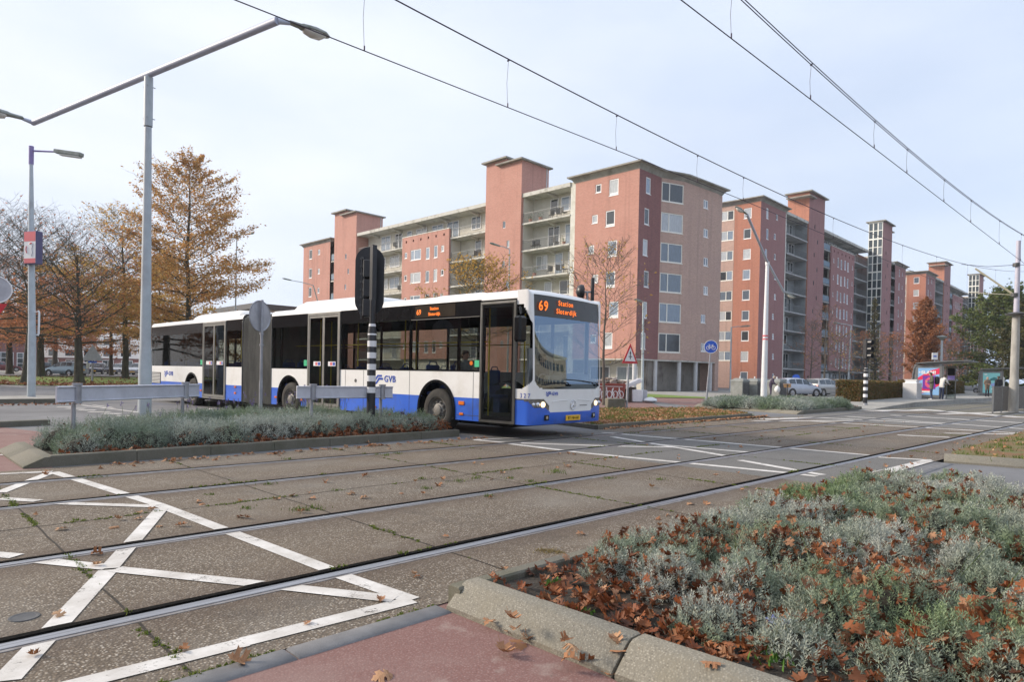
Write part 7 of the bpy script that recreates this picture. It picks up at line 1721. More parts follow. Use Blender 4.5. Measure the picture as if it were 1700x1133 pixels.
# yellow-green dead grass ring
blades('weeds','dry tuft of grass on the slab beside the foreground bed',[(*G(912,917),0,1),(*G(900,915),0,.8),(*G(925,918),0,.8)],.02,7,leafmat('dry_grass',[(.30,.24,.12),(.22,.17,.08)]),nb=120,w=.003,spread=.05)
# green weeds in the bed
blades('weeds','bright green weeds in the soil of the foreground bed',[(*G(915,972,.08),.08,1.2),(*G(960,1015,.08),.08,1),(*G(925,968,.08),.08,1),(*G(1280,1100,.1),.1,1.4),(*G(1275,1080,.1),.1,1.2),(*G(1140,1050,.1),.1,1)],.028,8,leafmat('weed',[(.08,.17,.03),(.12,.24,.05)]),nb=26,w=.008,spread=.045)
# long green stalks in the lavender
gp=[(rr.uniform(3.4,8.5),rr.uniform(-2,2.5),.16,rr.uniform(.8,1.3)) for i in range(120)]
blades('weeds','pale green grass stalks standing in the foreground lavender',gp,.26,9,MT['gr'],nb=2,w=.0011,spread=.04)
# litter
def crumple(name,label,p,s,cols,seed):
    rr=random.Random(seed); mb=MB(); n=9; vs=[];fs=[]
    for i in range(n):
        for j in range(n):
            x=(i/(n-1)-.5);y=(j/(n-1)-.5); vs.append((p[0]+s*(x+rr.uniform(-.05,.05)),p[1]+s*.7*(y+rr.uniform(-.05,.05)),p[2]+s*(.22*math.sin(x*9+y*4)*rr.uniform(.4,1)+rr.uniform(0,.12))))
    fs=[(i*n+j,(i+1)*n+j,(i+1)*n+j+1,i*n+j+1) for i in range(n-1) for j in range(n-1)]
    return tag(mb.add(vs,fs).build(name,cols),label,'litter')
crumple('crumpled_wrapper','crumpled pale blue plastic wrapper among brown leaves in the foreground bed',(*G(1288,1042,.12),.13),.14,pm('wrapper',(.55,.58,.75),(.12,.14,.5),scale=22,rough=.3,ramp=(.45,.55)),3)
fp=G(1350,950,.33)
# loose grass leaves on the park lawn
pts=[]
for i in range(5200):
    x=rr.uniform(-12,22); y=fy(x)+abs(rr.gauss(0,3.2)) if rr.random()<.8 else fy(x)+rr.uniform(0,25); pts.append((x,y,lz(y,fy(x))+.03))
fallen('fallen_leaves','band of rust-coloured leaves along the park lawn edge beside the road',pts,.22,10,MT['leaf'],simple=True,tilt=.4)
fallen('fallen_leaves','leaves in the gutter by the left traffic island and path kerb',[(rr.uniform(-4,5.2),26.2-abs(rr.gauss(0,.2)),.03) for i in range(260)]+[(rr.uniform(-4,1.4),16.9-abs(rr.gauss(0,.12)),.03) for i in range(160)],.12,11,MT['leaf'],simple=True,tilt=.4)
# ---------------------------------------------------------------- cars
MT['cglass']=pm('car_glass',(.03,.04,.05),(.06,.075,.09),scale=2,rough=.05,spec=.9)
MT['ctyre']=MT['tyre']; MT['crim']=pm('alloy',(.35,.35,.37),(.45,.45,.47),scale=9,rough=.35,metal=.7)
MT['lampred']=pm('tail_lamp',(.45,.02,.02),(.5,.03,.03),scale=5,rough=.2)
PROF={'hatch':dict(L=3.9,W=.84,st=[(0,.55,.60,.72),(.10,.66,.72,.92),(.75,.84,.90,1),(1.0,.92,.97,1),(1.75,.96,1.42,1),(2.3,.98,1.48,1),(3.1,1.0,1.46,1),(3.5,1.02,1.36,.98),(3.78,1.0,1.04,.95),(3.9,.80,.84,.88)],ws=(1.0,1.75),rw=(3.5,3.78),sw=(1.35,3.4)),
 'estate':dict(L=4.4,W=.86,st=[(0,.52,.58,.72),(.12,.66,.72,.92),(1.0,.84,.90,1),(1.25,.90,.95,1),(1.95,.95,1.42,1),(2.6,.97,1.50,1),(3.7,.99,1.47,1),(4.12,1.0,1.38,.97),(4.32,.98,1.02,.95),(4.4,.80,.82,.88)],ws=(1.25,1.95),rw=(4.12,4.32),sw=(1.55,4.05)),
 'sedan':dict(L=4.4,W=.86,st=[(0,.52,.58,.72),(.12,.66,.70,.92),(1.05,.82,.87,1),(1.3,.88,.92,1),(2.05,.92,1.36,1),(2.6,.94,1.42,1),(3.15,.95,1.38,1),(3.75,.96,1.02,1),(4.3,.92,.97,.95),(4.4,.75,.80,.88)],ws=(1.3,2.05),rw=(3.15,3.75),sw=(1.6,3.3))}
def car(kind,label,base,yaw,colr,group=None,front=True,detail=True):
    P=PROF[kind]; r=empty('parked_car',base,rz=yaw,label=label,cat='car',group=group); st=P['st']; W=P['W']
    m=pm('car_paint',colr,tuple(c*.92 for c in colr),scale=2,rough=.25,metal=.3,coat=.6)
    def ring(s):
        for i in range(len(st)-1):
            if st[i][0]<=s<=st[i+1][0]+1e-6: f=(s-st[i][0])/(st[i+1][0]-st[i][0]); a=st[i];b=st[i+1]; zb,zt,wf=[a[k]+(b[k]-a[k])*f for k in (1,2,3)]; break
        w=W*wf; cab=max(0,zt-zb); wt=w*(1-.22*min(1,cab/.45)); bot=.24 if .3<s<P['L']-.3 else .30
        return [(0,bot),(w*.9,bot),(w*.985,bot+.12),(w,.55),(w*.985,zb-.08),(w*.955,zb),(wt*1.0,zb+(zt-zb)*.86),(wt*.85,zt),(0,zt+.025)]
    def pt(s,x,z): return Vector((x,s-P['L']/2,z))
    S=sorted({p[0] for p in st}|{P['L']*k/26 for k in range(27)}); mb=MB(); rings=[]
    for s in S: h=ring(s); rings.append([pt(s,x,z) for x,z in h]+[pt(s,-x,z) for x,z in reversed(h[1:-1])])
    mb.loft(rings); b=mb.build('body',m,r,smooth=35)
    # side glass
    a0,a1=P['sw']
    for sg in (-1,1):
        mb=MB()
        n=3; 
        for k in range(n):
            sa=a0+(a1-a0)*k/n+.05; sb=a0+(a1-a0)*(k+1)/n-.04; K=5; q=[]
            for j in range(K+1):
                s=sa+(sb-sa)*j/K; h=ring(s); lo=Vector(h[5]).lerp(Vector(h[6]),.08); hi=Vector(h[5]).lerp(Vector(h[6]),.95); q.append((pt(s,sg*(lo.x+.012),lo.y),pt(s,sg*(hi.x+.012),hi.y)))
            for j in range(K): mb.add([q[j][0],q[j+1][0],q[j+1][1],q[j][1]],[(0,1,2,3)])
        mb.build('side_window',MT['cglass'],r)
    for nm,(sa,sb) in (('windscreen',P['ws']),('rear_window',P['rw'])):
        mb=MB(); ha,hb=ring(sa),ring(sb); 
        fa,fb=.05,.93
        def tp(s,f): h=ring(s); return h
        pa=[pt(sa+(sb-sa)*.05,x,0) for x in (0,)]; za=ha[8][1];zb_=hb[8][1]
        sx=lambda f:sa+(sb-sa)*f
        A=[]; 
        for f in (.06,.35,.65,.94): h=ring(sx(f)); wd=h[6][0]*.93 if True else 0; zt=h[8][1]; A.append([pt(sx(f),-wd,h[7][1]-.02+.012),pt(sx(f),-wd*.5,zt-.008),pt(sx(f),wd*.5,zt-.008),pt(sx(f),wd,h[7][1]-.02+.012)])
        off=Vector((0,-.018 if nm=='windscreen' else .018,.016))
        A=[[p+off for p in q] for q in A]; mb.loft(A,closed=False,cap=False); mb.build(nm,MT['cglass'],r)
    for sy in (.72,P['L']-.78):
        for sg in (-1,1):
            M=Matrix((Vector((0,1,0)),Vector((0,0,1)),Vector((1,0,0)))).transposed().to_4x4(); M.translation=Vector((sg*(W-.19),sy-P['L']/2,.31)); S_=sg
            w_=MB().lathe([(.21,.165*S_),(.2,.195*S_),(.17,.17*S_),(.06,.19*S_),(0,.19*S_)],18,M,cap=False).build('wheel',MT['crim'],r,smooth=30); MB().lathe([(.205,.17*S_),(.22,.2*S_),(.29,.2*S_),(.31,.17*S_),(.31,.0),(.2,0)],22,M,cap=False).build('tyre',MT['tyre'],w_,smooth=40)
            mb=MB(); mb.lathe([(.31,.186*S_),(.365,.186*S_),(.365,.196*S_),(.31,.192*S_)],22,M,cap=False); mb.build('wheel_arch',MT['under'],r)
    L_=P['L']
    for sg in (-1,1):
        mb=MB(); x0,x1=sorted((sg*W*.58,sg*W*.93)); mb.bbox(x0,x1,L_/2-.16,L_/2-.02,.72 if kind!='estate' else .70,.95,.02); mb.build('tail_lamp',MT['lampred'],r)
        mb=MB(); mb.bbox(x0,x1,-L_/2+.015,-L_/2+.2,.55,.70,.02); mb.build('headlight',MT['hl'],r)
        mb=MB(); x0,x1=sorted((sg*(W-.02),sg*(W+.16))); mb.bbox(x0,x1,P['ws'][0]+.3-L_/2,P['ws'][0]+.42-L_/2,.92,1.06,.03); mb.build('wing_mirror',m,r)
    mb=MB(); mb.box(-.26,.26,L_/2-.012,L_/2+.012,.60,.71); mb.box(-.26,.26,-L_/2-.012,-L_/2+.014,.38,.49); mb.build('number_plate',MT['plate'],r)
    mb=MB(); mb.box(-W*.85,W*.85,L_/2-.1,L_/2+.03,.34,.52); mb.build('bumper',MT['dgrey'] if kind=='estate' else m,r)
    return r
def cz(u,v,d,z=0): q=D(u,v,d); return (q.x,q.y,z)
# local +y is the tail; yaw puts the tail towards the camera
car('hatch','silver hatchback parked behind the bicycle near the underground bins',cz(1322,659,53,-.02),R(66),(.46,.49,.56))
car('estate','silver estate car with a red tail lamp parked beside the clipped hedge',cz(1367,658,56,-.02),R(80),(.50,.49,.48))
car('sedan','pale blue-grey saloon half hidden behind the lady and the white lamp post',cz(1293,656,60,-.02),R(60),(.42,.46,.52))
car('hatch','ochre-yellow car peeping out between estate car and hedge',cz(1400,657,62,-.02),R(75),(.42,.30,.14))
car('sedan','dark car roof seen behind the silver hatchback',cz(1352,650,72,-.02),R(20),(.04,.045,.05))
car('sedan','black car roof seen behind the silver estate car',cz(1384,650,74,-.02),R(20),(.03,.03,.035))
car('hatch','silver-blue small hatchback on the park road behind the bare oak',cz(110,625,66,.24),R(213),(.24,.34,.42))
car('sedan','dark blue car facing the camera before the white office building',cz(163,622,82,.28),R(335),(.05,.06,.09))
car('hatch','white car left of the dark blue car, half hidden by a trunk',cz(141,620,90,.28),R(335),(.55,.56,.58))
car('sedan','silver car parked between the slender bare oak and the ochre oak',cz(198,621,86,.28),R(330),(.40,.41,.43))
car('hatch','pale silver car parked right of the ochre oak trunk',cz(228,622,80,.28),R(330),(.48,.50,.53))
car('sedan','dark car deep under the red-brown oak at the left',cz(78,615,90,.28),R(100),(.03,.035,.04))
car('sedan','dark red car at the left edge before the brick school',cz(3,613,95,.28),R(100),(.16,.03,.04))
car('sedan','silver car behind the hedge between the tram shelters',cz(1606,648,96,-.02),R(170),(.42,.46,.5))
car('sedan','white car beyond the barrier at the right edge',cz(1690,652,110,-.02),R(170),(.6,.6,.62))
# ---------------------------------------------------------------- bins, skip, rubbish
MT['bingrey']=pm('bin_concrete',(.19,.20,.19),(.26,.27,.26),scale=4,rough=.7,c3=(.14,.14,.13),s3=2)
for u,v,d,lb in ((1228,661,48,'grey underground waste bin, leftmost of the three by the flats'),(1252,661,48.5,'grey underground waste bin, middle one of the three'),(1289,662,47,'grey underground waste bin right of the lady with the bag')):
    p=cz(u,v,d,0); yw=math.atan2(p[1],p[0])-math.pi/2+R(-32); r=empty('waste_bin',p,rz=yw,label=lb,cat='bin',group='underground waste bins')
    mb=MB(); mb.bbox(-.5,.5,-.45,.45,0,1.12,.03); mb.build('column',MT['bingrey'],r)
    mb=MB(); mb.loft([[(-.52,-.47,1.12),(.52,-.47,1.12),(.52,.47,1.12),(-.52,.47,1.12)],[(-.5,-.40,1.22),(.5,-.40,1.22),(.5,.40,1.22),(-.5,.40,1.22)],[(-.3,-.15,1.36),(.3,-.15,1.36),(.3,.15,1.36),(-.3,.15,1.36)]]); mb.build('lid',MT['bingrey'],r)
    mb=MB(); mb.box(.501,.515,-.4,.4,.05,1.05); mb.box(.516,.53,-.3,.3,.55,.95); mb.build('dark_hatch',MT['dgrey'],r); mb=MB(); mb.tube([(0,0,1.35),(0,0,1.5)],.05,8); mb.build('knob',MT['white'],r)
p=cz(1013,653,34,0); yw=math.atan2(p[1],p[0])-math.pi/2; r=empty('skip',p,rz=yw,label='red rubbish skip with white graffiti, piled high beside the columns',cat='skip')
MT['skipred']=pm('skip_red',(.33,.08,.06),(.27,.065,.05),scale=4,rough=.6); MT['rubb']=leafmat('rubbish',[(.5,.48,.45),(.30,.14,.08),(.55,.50,.42),(.12,.11,.10),(.62,.6,.6),(.40,.30,.2)],tr=0)
mb=MB(); mb.loft([[(-.85,-.55,0),(.7,-.55,0),(.7,.9,0),(-.85,.9,0)],[(-1.0,-.6,1.05),(.85,-.6,1.05),(.85,1.0,1.05),(-1.0,1.0,1.05)]]); b=mb.build('container',MT['skipred'],r); mb=MB(); mb.tube([(-1.0,-.6,1.05),(.85,-.6,1.05)],.04,6); mb.tube([(-.98,-.6,0.1),(-1.0,-.6,1.05)],.04,6); mb.tube([(.72,-.57,0.1),(.85,-.6,1.05)],.04,6); mb.build('rim',MT['skipred'],b)
r.scale=(.88,.88,.86)
rr=random.Random(4); mb=MB()
for k in range(9):
    x=-.85+k*.18; pts=[(x+rr.uniform(-.05,.05)+.06*j*(1 if k%2 else -1)*.3,-.60-.0*j-.02,.15+.17*j+rr.uniform(-.05,.05)) for j in range(5)]; mb.tube(pts,.025,5)
for k in range(5):
    cx_=-.7+k*.33; mb.tube([(cx_+.13*math.cos(a),-.62,.45+.2*math.sin(a)) for a in [6.28*j/12 for j in range(12)]],.022,5,closed=True)
mb.tube([(-.88,-.63,.92),(.7,-.63,.92)],.015,4); mb.build('graffiti',MT['white'],b)
mb=MB()
for k in range(60):
    x=rr.uniform(-.85,.75);y=rr.uniform(-.45,.8);z=1.05+rr.uniform(0,.42)*(1-abs(x)/1.2); s=rr.uniform(.06,.22); mb.box(-s,s,-s*.6,s*.6,-s*.3,s*.3,Matrix.Translation((x,y,z))@Matrix.Rotation(rr.uniform(0,3),4,'Z')@Matrix.Rotation(rr.uniform(-.6,.6),4,'X'))
tag(mb.build('rubbish',MT['rubb'],r))
def litter(name,label,u,v,d,dims,rot,mt,cat):
    p=cz(u,v,d,0); r=tag(MB().bbox(-dims[0]/2,dims[0]/2,-dims[1]/2,dims[1]/2,-dims[2]/2,dims[2]/2,.03).build(name,MT[mt],smooth=40),label,cat); r.location=(p[0],p[1],dims[2]/2+.02 if rot[0]==0 else dims[2]*.9); r.rotation_euler=rot; return r
litter('mattress','white mattress leaning against the red skip',1049,650,34,(.95,.5,.22),(R(0.1),R(-24),R(-40)),'white','mattress').location.z=.95
litter('armchair_frame','brown discarded furniture under the white mattress',1046,652,34.2,(.6,.6,.75),(0,0,R(30)),'barkl','furniture')
litter('discarded_cabinet','white discarded cabinet on the grass beside the lamp post',1057,653,34,(.55,.5,.62),(0,0,R(-44)),'white','cabinet')
litter('discarded_cabinet','small pale cabinet right of the lamp post foot',1068,653,34.5,(.35,.4,.6),(0,0,R(-44)),'signback','cabinet')
rb_=tag(MB().lathe([(.0,0),(.3,.02),(.42,.12),(.36,.24),(.16,.33),(.05,.34),(0,.33)],14).build('rubbish_bag',MT['white'],smooth=60),'white rubbish bag lying on the grass right of the cabinets','bag'); p=cz(1080,653,34,0); rb_.location=(p[0],p[1],0); rb_.scale=(1.1,.7,.8)
cb_=litter('concrete_block','low mossy concrete block on the verge behind the bus front',1021,663,26,(.7,.5,.42),(0,0,R(-40)),'kerbd','block')
# bicycle with basket
def bicycle(p,yaw,label):
    r=empty('bicycle',p,rz=yaw,label=label,cat='bicycle')
    for x in (-.52,.52):
        w_=MB(); w_.tube([(x+.33*math.cos(a),0,.34+.33*math.sin(a)) for a in [2*math.pi*k/28 for k in range(28)]],.022,6,closed=True); o=w_.build('wheel',MT['tyre'],r); mb=MB()
        for k in range(10): a=math.pi*k/5; mb.tube([(x,0,.34),(x+.32*math.cos(a),0,.34+.32*math.sin(a))],.003,3)
        mb.build('spokes',MT['crim'],o)
    mb=MB()
    for a,b in [((-.52,.34),(-.1,.30)),((-.52,.34),(-.22,.75)),((-.1,.30),(-.24,.9)),((-.1,.30),(.36,.72)),((-.22,.75),(.33,.85)),((.52,.34),(.36,.72)),((.36,.72),(.31,1.02))]: mb.tube([(a[0],0,a[1]),(b[0],0,b[1])],.018,6)
    mb.build('frame',MT['blackp'],r); MB().bbox(-.38,-.12,-.07,.07,.90,.96,.02).build('saddle',MT['blackp'],r)
    mb=MB(); mb.tube([(.25,-.28,1.0),(.31,-.1,1.05),(.31,.1,1.05),(.25,.28,1.0)],.015,6); mb.build('handlebar',MT['crim'],r)
    mb=MB(); mb.loft([[(.40,-.2,.78),(.72,-.2,.78),(.72,.2,.78),(.40,.2,.78)],[(.36,-.25,1.06),(.80,-.25,1.06),(.80,.25,1.06),(.36,.25,1.06)]]); mb.build('basket',pm('wicker',(.45,.28,.14),(.36,.2,.1),scale=30,rough=.9),r)
    mb=MB(); mb.tube([(-.08,.03,.3),(-.12,.14,.02)],.01,5); mb.build('kickstand',MT['crim'],r)
bicycle(cz(1307,659,44,0),R(25),'parked black bicycle with a wicker basket before the silver hatchback')
# ---------------------------------------------------------------- tram stop
MT['shel']=pm('shelter_grey',(.13,.135,.14),(.18,.185,.19),scale=4,rough=.5); MT['shelg']=glassmat('shelter_glass',(.75,.8,.78),.15)
def pmx(name,c): return pm(name,c,tuple(x*.9 for x in c),scale=3,rough=.25)
MT['p_red']=pmx('poster_red',(.80,.05,.12)); MT['p_blue']=pmx('poster_blue',(.28,.52,.85)); MT['p_purple']=pmx('poster_purple',(.20,.05,.35)); MT['p_teal']=pmx('poster_teal',(.25,.62,.65)); MT['p_green']=pmx('poster_dark',(.05,.20,.22)); MT['p_lilac']=pmx('poster_lilac',(.30,.40,.75)); MT['p_pink']=pmx('poster_pink',(.75,.12,.22))
def shelter(base,yaw,label,poster,L_=4.2):
    r=empty('tram_shelter',base,rz=yaw,label=label,cat='shelter')
    # local: poster panel in the x-z plane at y=0 facing -y; shelter body runs to +x (away) and roof overhangs towards -y side
    mb=MB(); mb.bbox(-.78,.78,-.09,.09,.12,2.25,.03); mb.bbox(-.84,-.70,-.07,.07,0,2.3,.02); mb.bbox(.70,.84,-.07,.07,0,2.3,.02); fr=mb.build('poster_case',MT['shel'],r)
    M=basis((0,-.091,1.18),(1,0,0),(0,0,1)); 
    def pol(pts,mt,z): MB().prism(pts,.0015,M,z0=z).build('poster_field',MT[mt],ps)
    ps=MB().prism([(-.6,-.88),(.6,-.88),(.6,.88),(-.6,.88)],.004,M).build('poster',MT['p_blue' if poster==1 else 'p_teal'],fr)
    if poster==1:
        for q in ([(-.6,.25),(.1,.72),(.6,.88),(.6,.5),(-.1,.3),(-.6,-.05)],[(-.6,-.55),(-.3,-.35),(.6,.3),(.6,-.25),(.1,-.6),(-.6,-.88)]): pol(q,'p_red',.005)
        pol([(-.33,.38),(.40,.38),(.40,-.5),(-.33,-.5)],'p_purple',.0075); pol([(-.18,.1),(0,.28),(.2,.25),(.3,.0),(.2,-.35),(-.05,-.42),(-.2,-.2)],'p_pink',.0095); pol([(-.05,.08),(.12,.14),(.2,-.1),(.05,-.25),(-.08,-.1)],'p_purple',.0115); pol([(-.5,-.62),(.25,-.62),(.25,-.72),(-.5,-.72)],'signw',.0075)
        text('SLAM!',.27,'poster_text',ps,MT['signw'],M@Matrix.Translation((-.42,.50,.012)),bold=.012,sx=1.15); text('>',.2,'poster_text',ps,MT['signw'],M@Matrix.Translation((-.57,.53,.012)),bold=.01)
    else:
        pol([(-.1,.35),(.2,.52),(.5,.40),(.35,.30),(.42,.15),(.1,.22),(-.05,.18)],'p_green',.005); pol([(-.1,-.1),(.3,.05),(.45,-.2),(.1,-.4)],'p_lilac',.0055); pol([(0,-.5),(.4,-.5),(.4,-.56),(0,-.56)],'signw',.006); pol([(-.5,.7),(-.3,.7),(-.3,.78),(-.5,.78)],'signw',.006)
    # roof
    mb=MB(); rings=[]
    for x in (-.9,1.5): rings.append([(x,0,0)])
    prof=[(-.95,.0),(-.93,1.7),(-.86,2.15),(-.6,2.38),(.2,2.46),(1.9,2.52)]
    mb.loft([[(px_,y,pz_) for px_,pz_ in prof]+[(px_*1.0+(.06 if i<3 else 0),y,pz_-.07) for i,(px_,pz_) in reversed(list(enumerate(prof)))] for y in (-.12,.12)]); mb.build('curved_frame',MT['shel'],r,smooth=30)
    mb=MB(); mb.loft([[(x,y,z) for x,z in ((-.7,2.40),(.2,2.48),(2.2,2.58),(2.2,2.53),(.2,2.42),(-.7,2.34))] for y in (-.35,L_)]); mb.build('roof',MT['shel'],r)
    mb=MB()
    for y in (.1,L_/2,L_-.2): mb.tube([(-.8,y,0),(-.8,y,2.3)],.04,8)
    mb.build('post',MT['shel'],r); mb=MB()
    for k in range(3): mb.box(-.79,-.77,.2+k*(L_-.4)/3,.2+(k+1)*(L_-.4)/3-.06,.25,2.1)
    mb.build('glass_wall',MT['shelg'],r); mb=MB(); mb.bbox(-.7,-.35,.5,L_-.8,.42,.48,.01); mb.box(-.55,-.5,.8,.86,0,.42); mb.box(-.55,-.5,L_-1.2,L_-1.14,0,.42); mb.build('bench',MT['shel'],r)
    return r
p1=D(1541,664,43.5); shelter((p1.x,p1.y,.2),R(-90)+R(4),'grey tram shelter with the red and blue SLAM poster','1' and 1)
p2=D(1645,661,58); shelter((p2.x,p2.y,.2),R(-90)+R(6),'farther tram shelter with the teal poster',2)
# shelter side panel with timetable, right of the first poster
p=D(1578,667,44.5); r=empty('timetable_panel',(p.x,p.y,.2),rz=R(-82),label='grey timetable frame with a purple notice standing right of the first shelter',cat='panel')
mb=MB(); mb.box(-.28,-.22,-.03,.03,0,2.25); mb.box(.22,.28,-.03,.03,0,2.25); mb.box(-.22,.22,-.03,.03,2.15,2.25); mb.box(-.22,.22,-.03,.03,1.25,1.3); mb.build('frame',MT['shel'],r); MB().box(-.2,.2,-.01,.01,1.62,2.12).build('dark_board',MT['bblack'],r); MB().box(-.2,.2,-.015,.01,1.32,1.60).build('notice',pmx('notice_violet',(.40,.32,.85)),r); MB().box(-.21,.21,-.01,.0,.1,1.24).build('glass',MT['shelg'],r)
# stop flag
p=D(1550,664,46); r=empty('stop_sign',(p.x,p.y,.2),label='white stop flag with a blue oval above the first tram shelter',cat='sign'); zt=D(1549,586,46).z-.2; MB().tube([(0,0,0),(0,0,zt-.3)],.03,8).build('post',MT['galv'],r)
sx_=Vector((RT.x,RT.y,0)).normalized(); M=basis((0,0,zt-.25),sx_,Vector((0,0,1))); MB().bbox(-.2,.2,-.24,.24,-.03,.03,.01,M).build('flag',MT['signw'],r); MB().prism([(.13*math.cos(a),.05*math.sin(a)) for a in [2*math.pi*k/20 for k in range(20)]],.004,M,z0=.031).build('blue_oval',MT['blue'],r)
# platform lamps
for u,v,d,ut,vt,lb in ((1561,664,62,1560,560,'platform lamp with a flat disc head behind the first shelter'),(1666,655,78,1666,577,'platform lamp with a flat disc head behind the second shelter')):
    b=D(u,v,d); b.z=.1; t=D(ut,vt,d); r=empty('platform_lamp',b,label=lb,cat='street lamp'); T=t-b; MB().tube([(0,0,0),(0,0,T.z-.25)],.09,10).build('pole',MT['polegrey'],r); MB().lathe([(.1,T.z-.3),(.25,T.z-.12),(.44,T.z),(.40,T.z+.06),(.1,T.z+.14),(0,T.z+.15)],20,cap=False).build('disc_head',MT['lampbody'],r,smooth=40)
# litter cabinet
p=D(1514,664,42.5); r=empty('cabinet',(p.x,p.y,.15),rz=math.atan2(p.y,p.x)-math.pi/2+R(-20),label='pale grey cabinet with a white cap at the hedge end beside the first shelter',cat='cabinet')
MB().bbox(-.42,.42,-.4,.4,0,1.12,.02).build('box',MT['colw'],r); mb=MB(); mb.loft([[(-.36,-.3,1.12),(.36,-.3,1.12),(.36,.3,1.12),(-.36,.3,1.12)],[(-.30,-.26,1.18),(.30,-.26,1.18),(.30,.26,1.18),(-.30,.26,1.18)],[(-.38,-.32,1.34),(.38,-.32,1.34),(.38,.32,1.34),(-.38,.32,1.34)]]); mb.build('cap',MT['white'],r)
# barrier between the tracks
r=empty('track_barrier',(35.2,6.0,0),label='grey mesh barrier standing between the tram tracks at the right',cat='barrier')
for k in range(8):
    x=k*1.9; mb=MB(); mb.box(x,x+.06,-.03,.03,0,1.22); mb.build('post',MT['shel'],r)
    if k<7:
        mb=MB(); mb.box(x+.06,x+1.9,-.02,.02,1.16,1.2); mb.box(x+.06,x+1.9,-.02,.02,.08,.12)
        for j in range(38): xx=x+.08+j*.048; mb.box(xx,xx+.022,-.012,.012,.12,1.16)
        mb.build('mesh_panel',MT['shelb'] if 'shelb' in MT else MT['dgrey'],r)
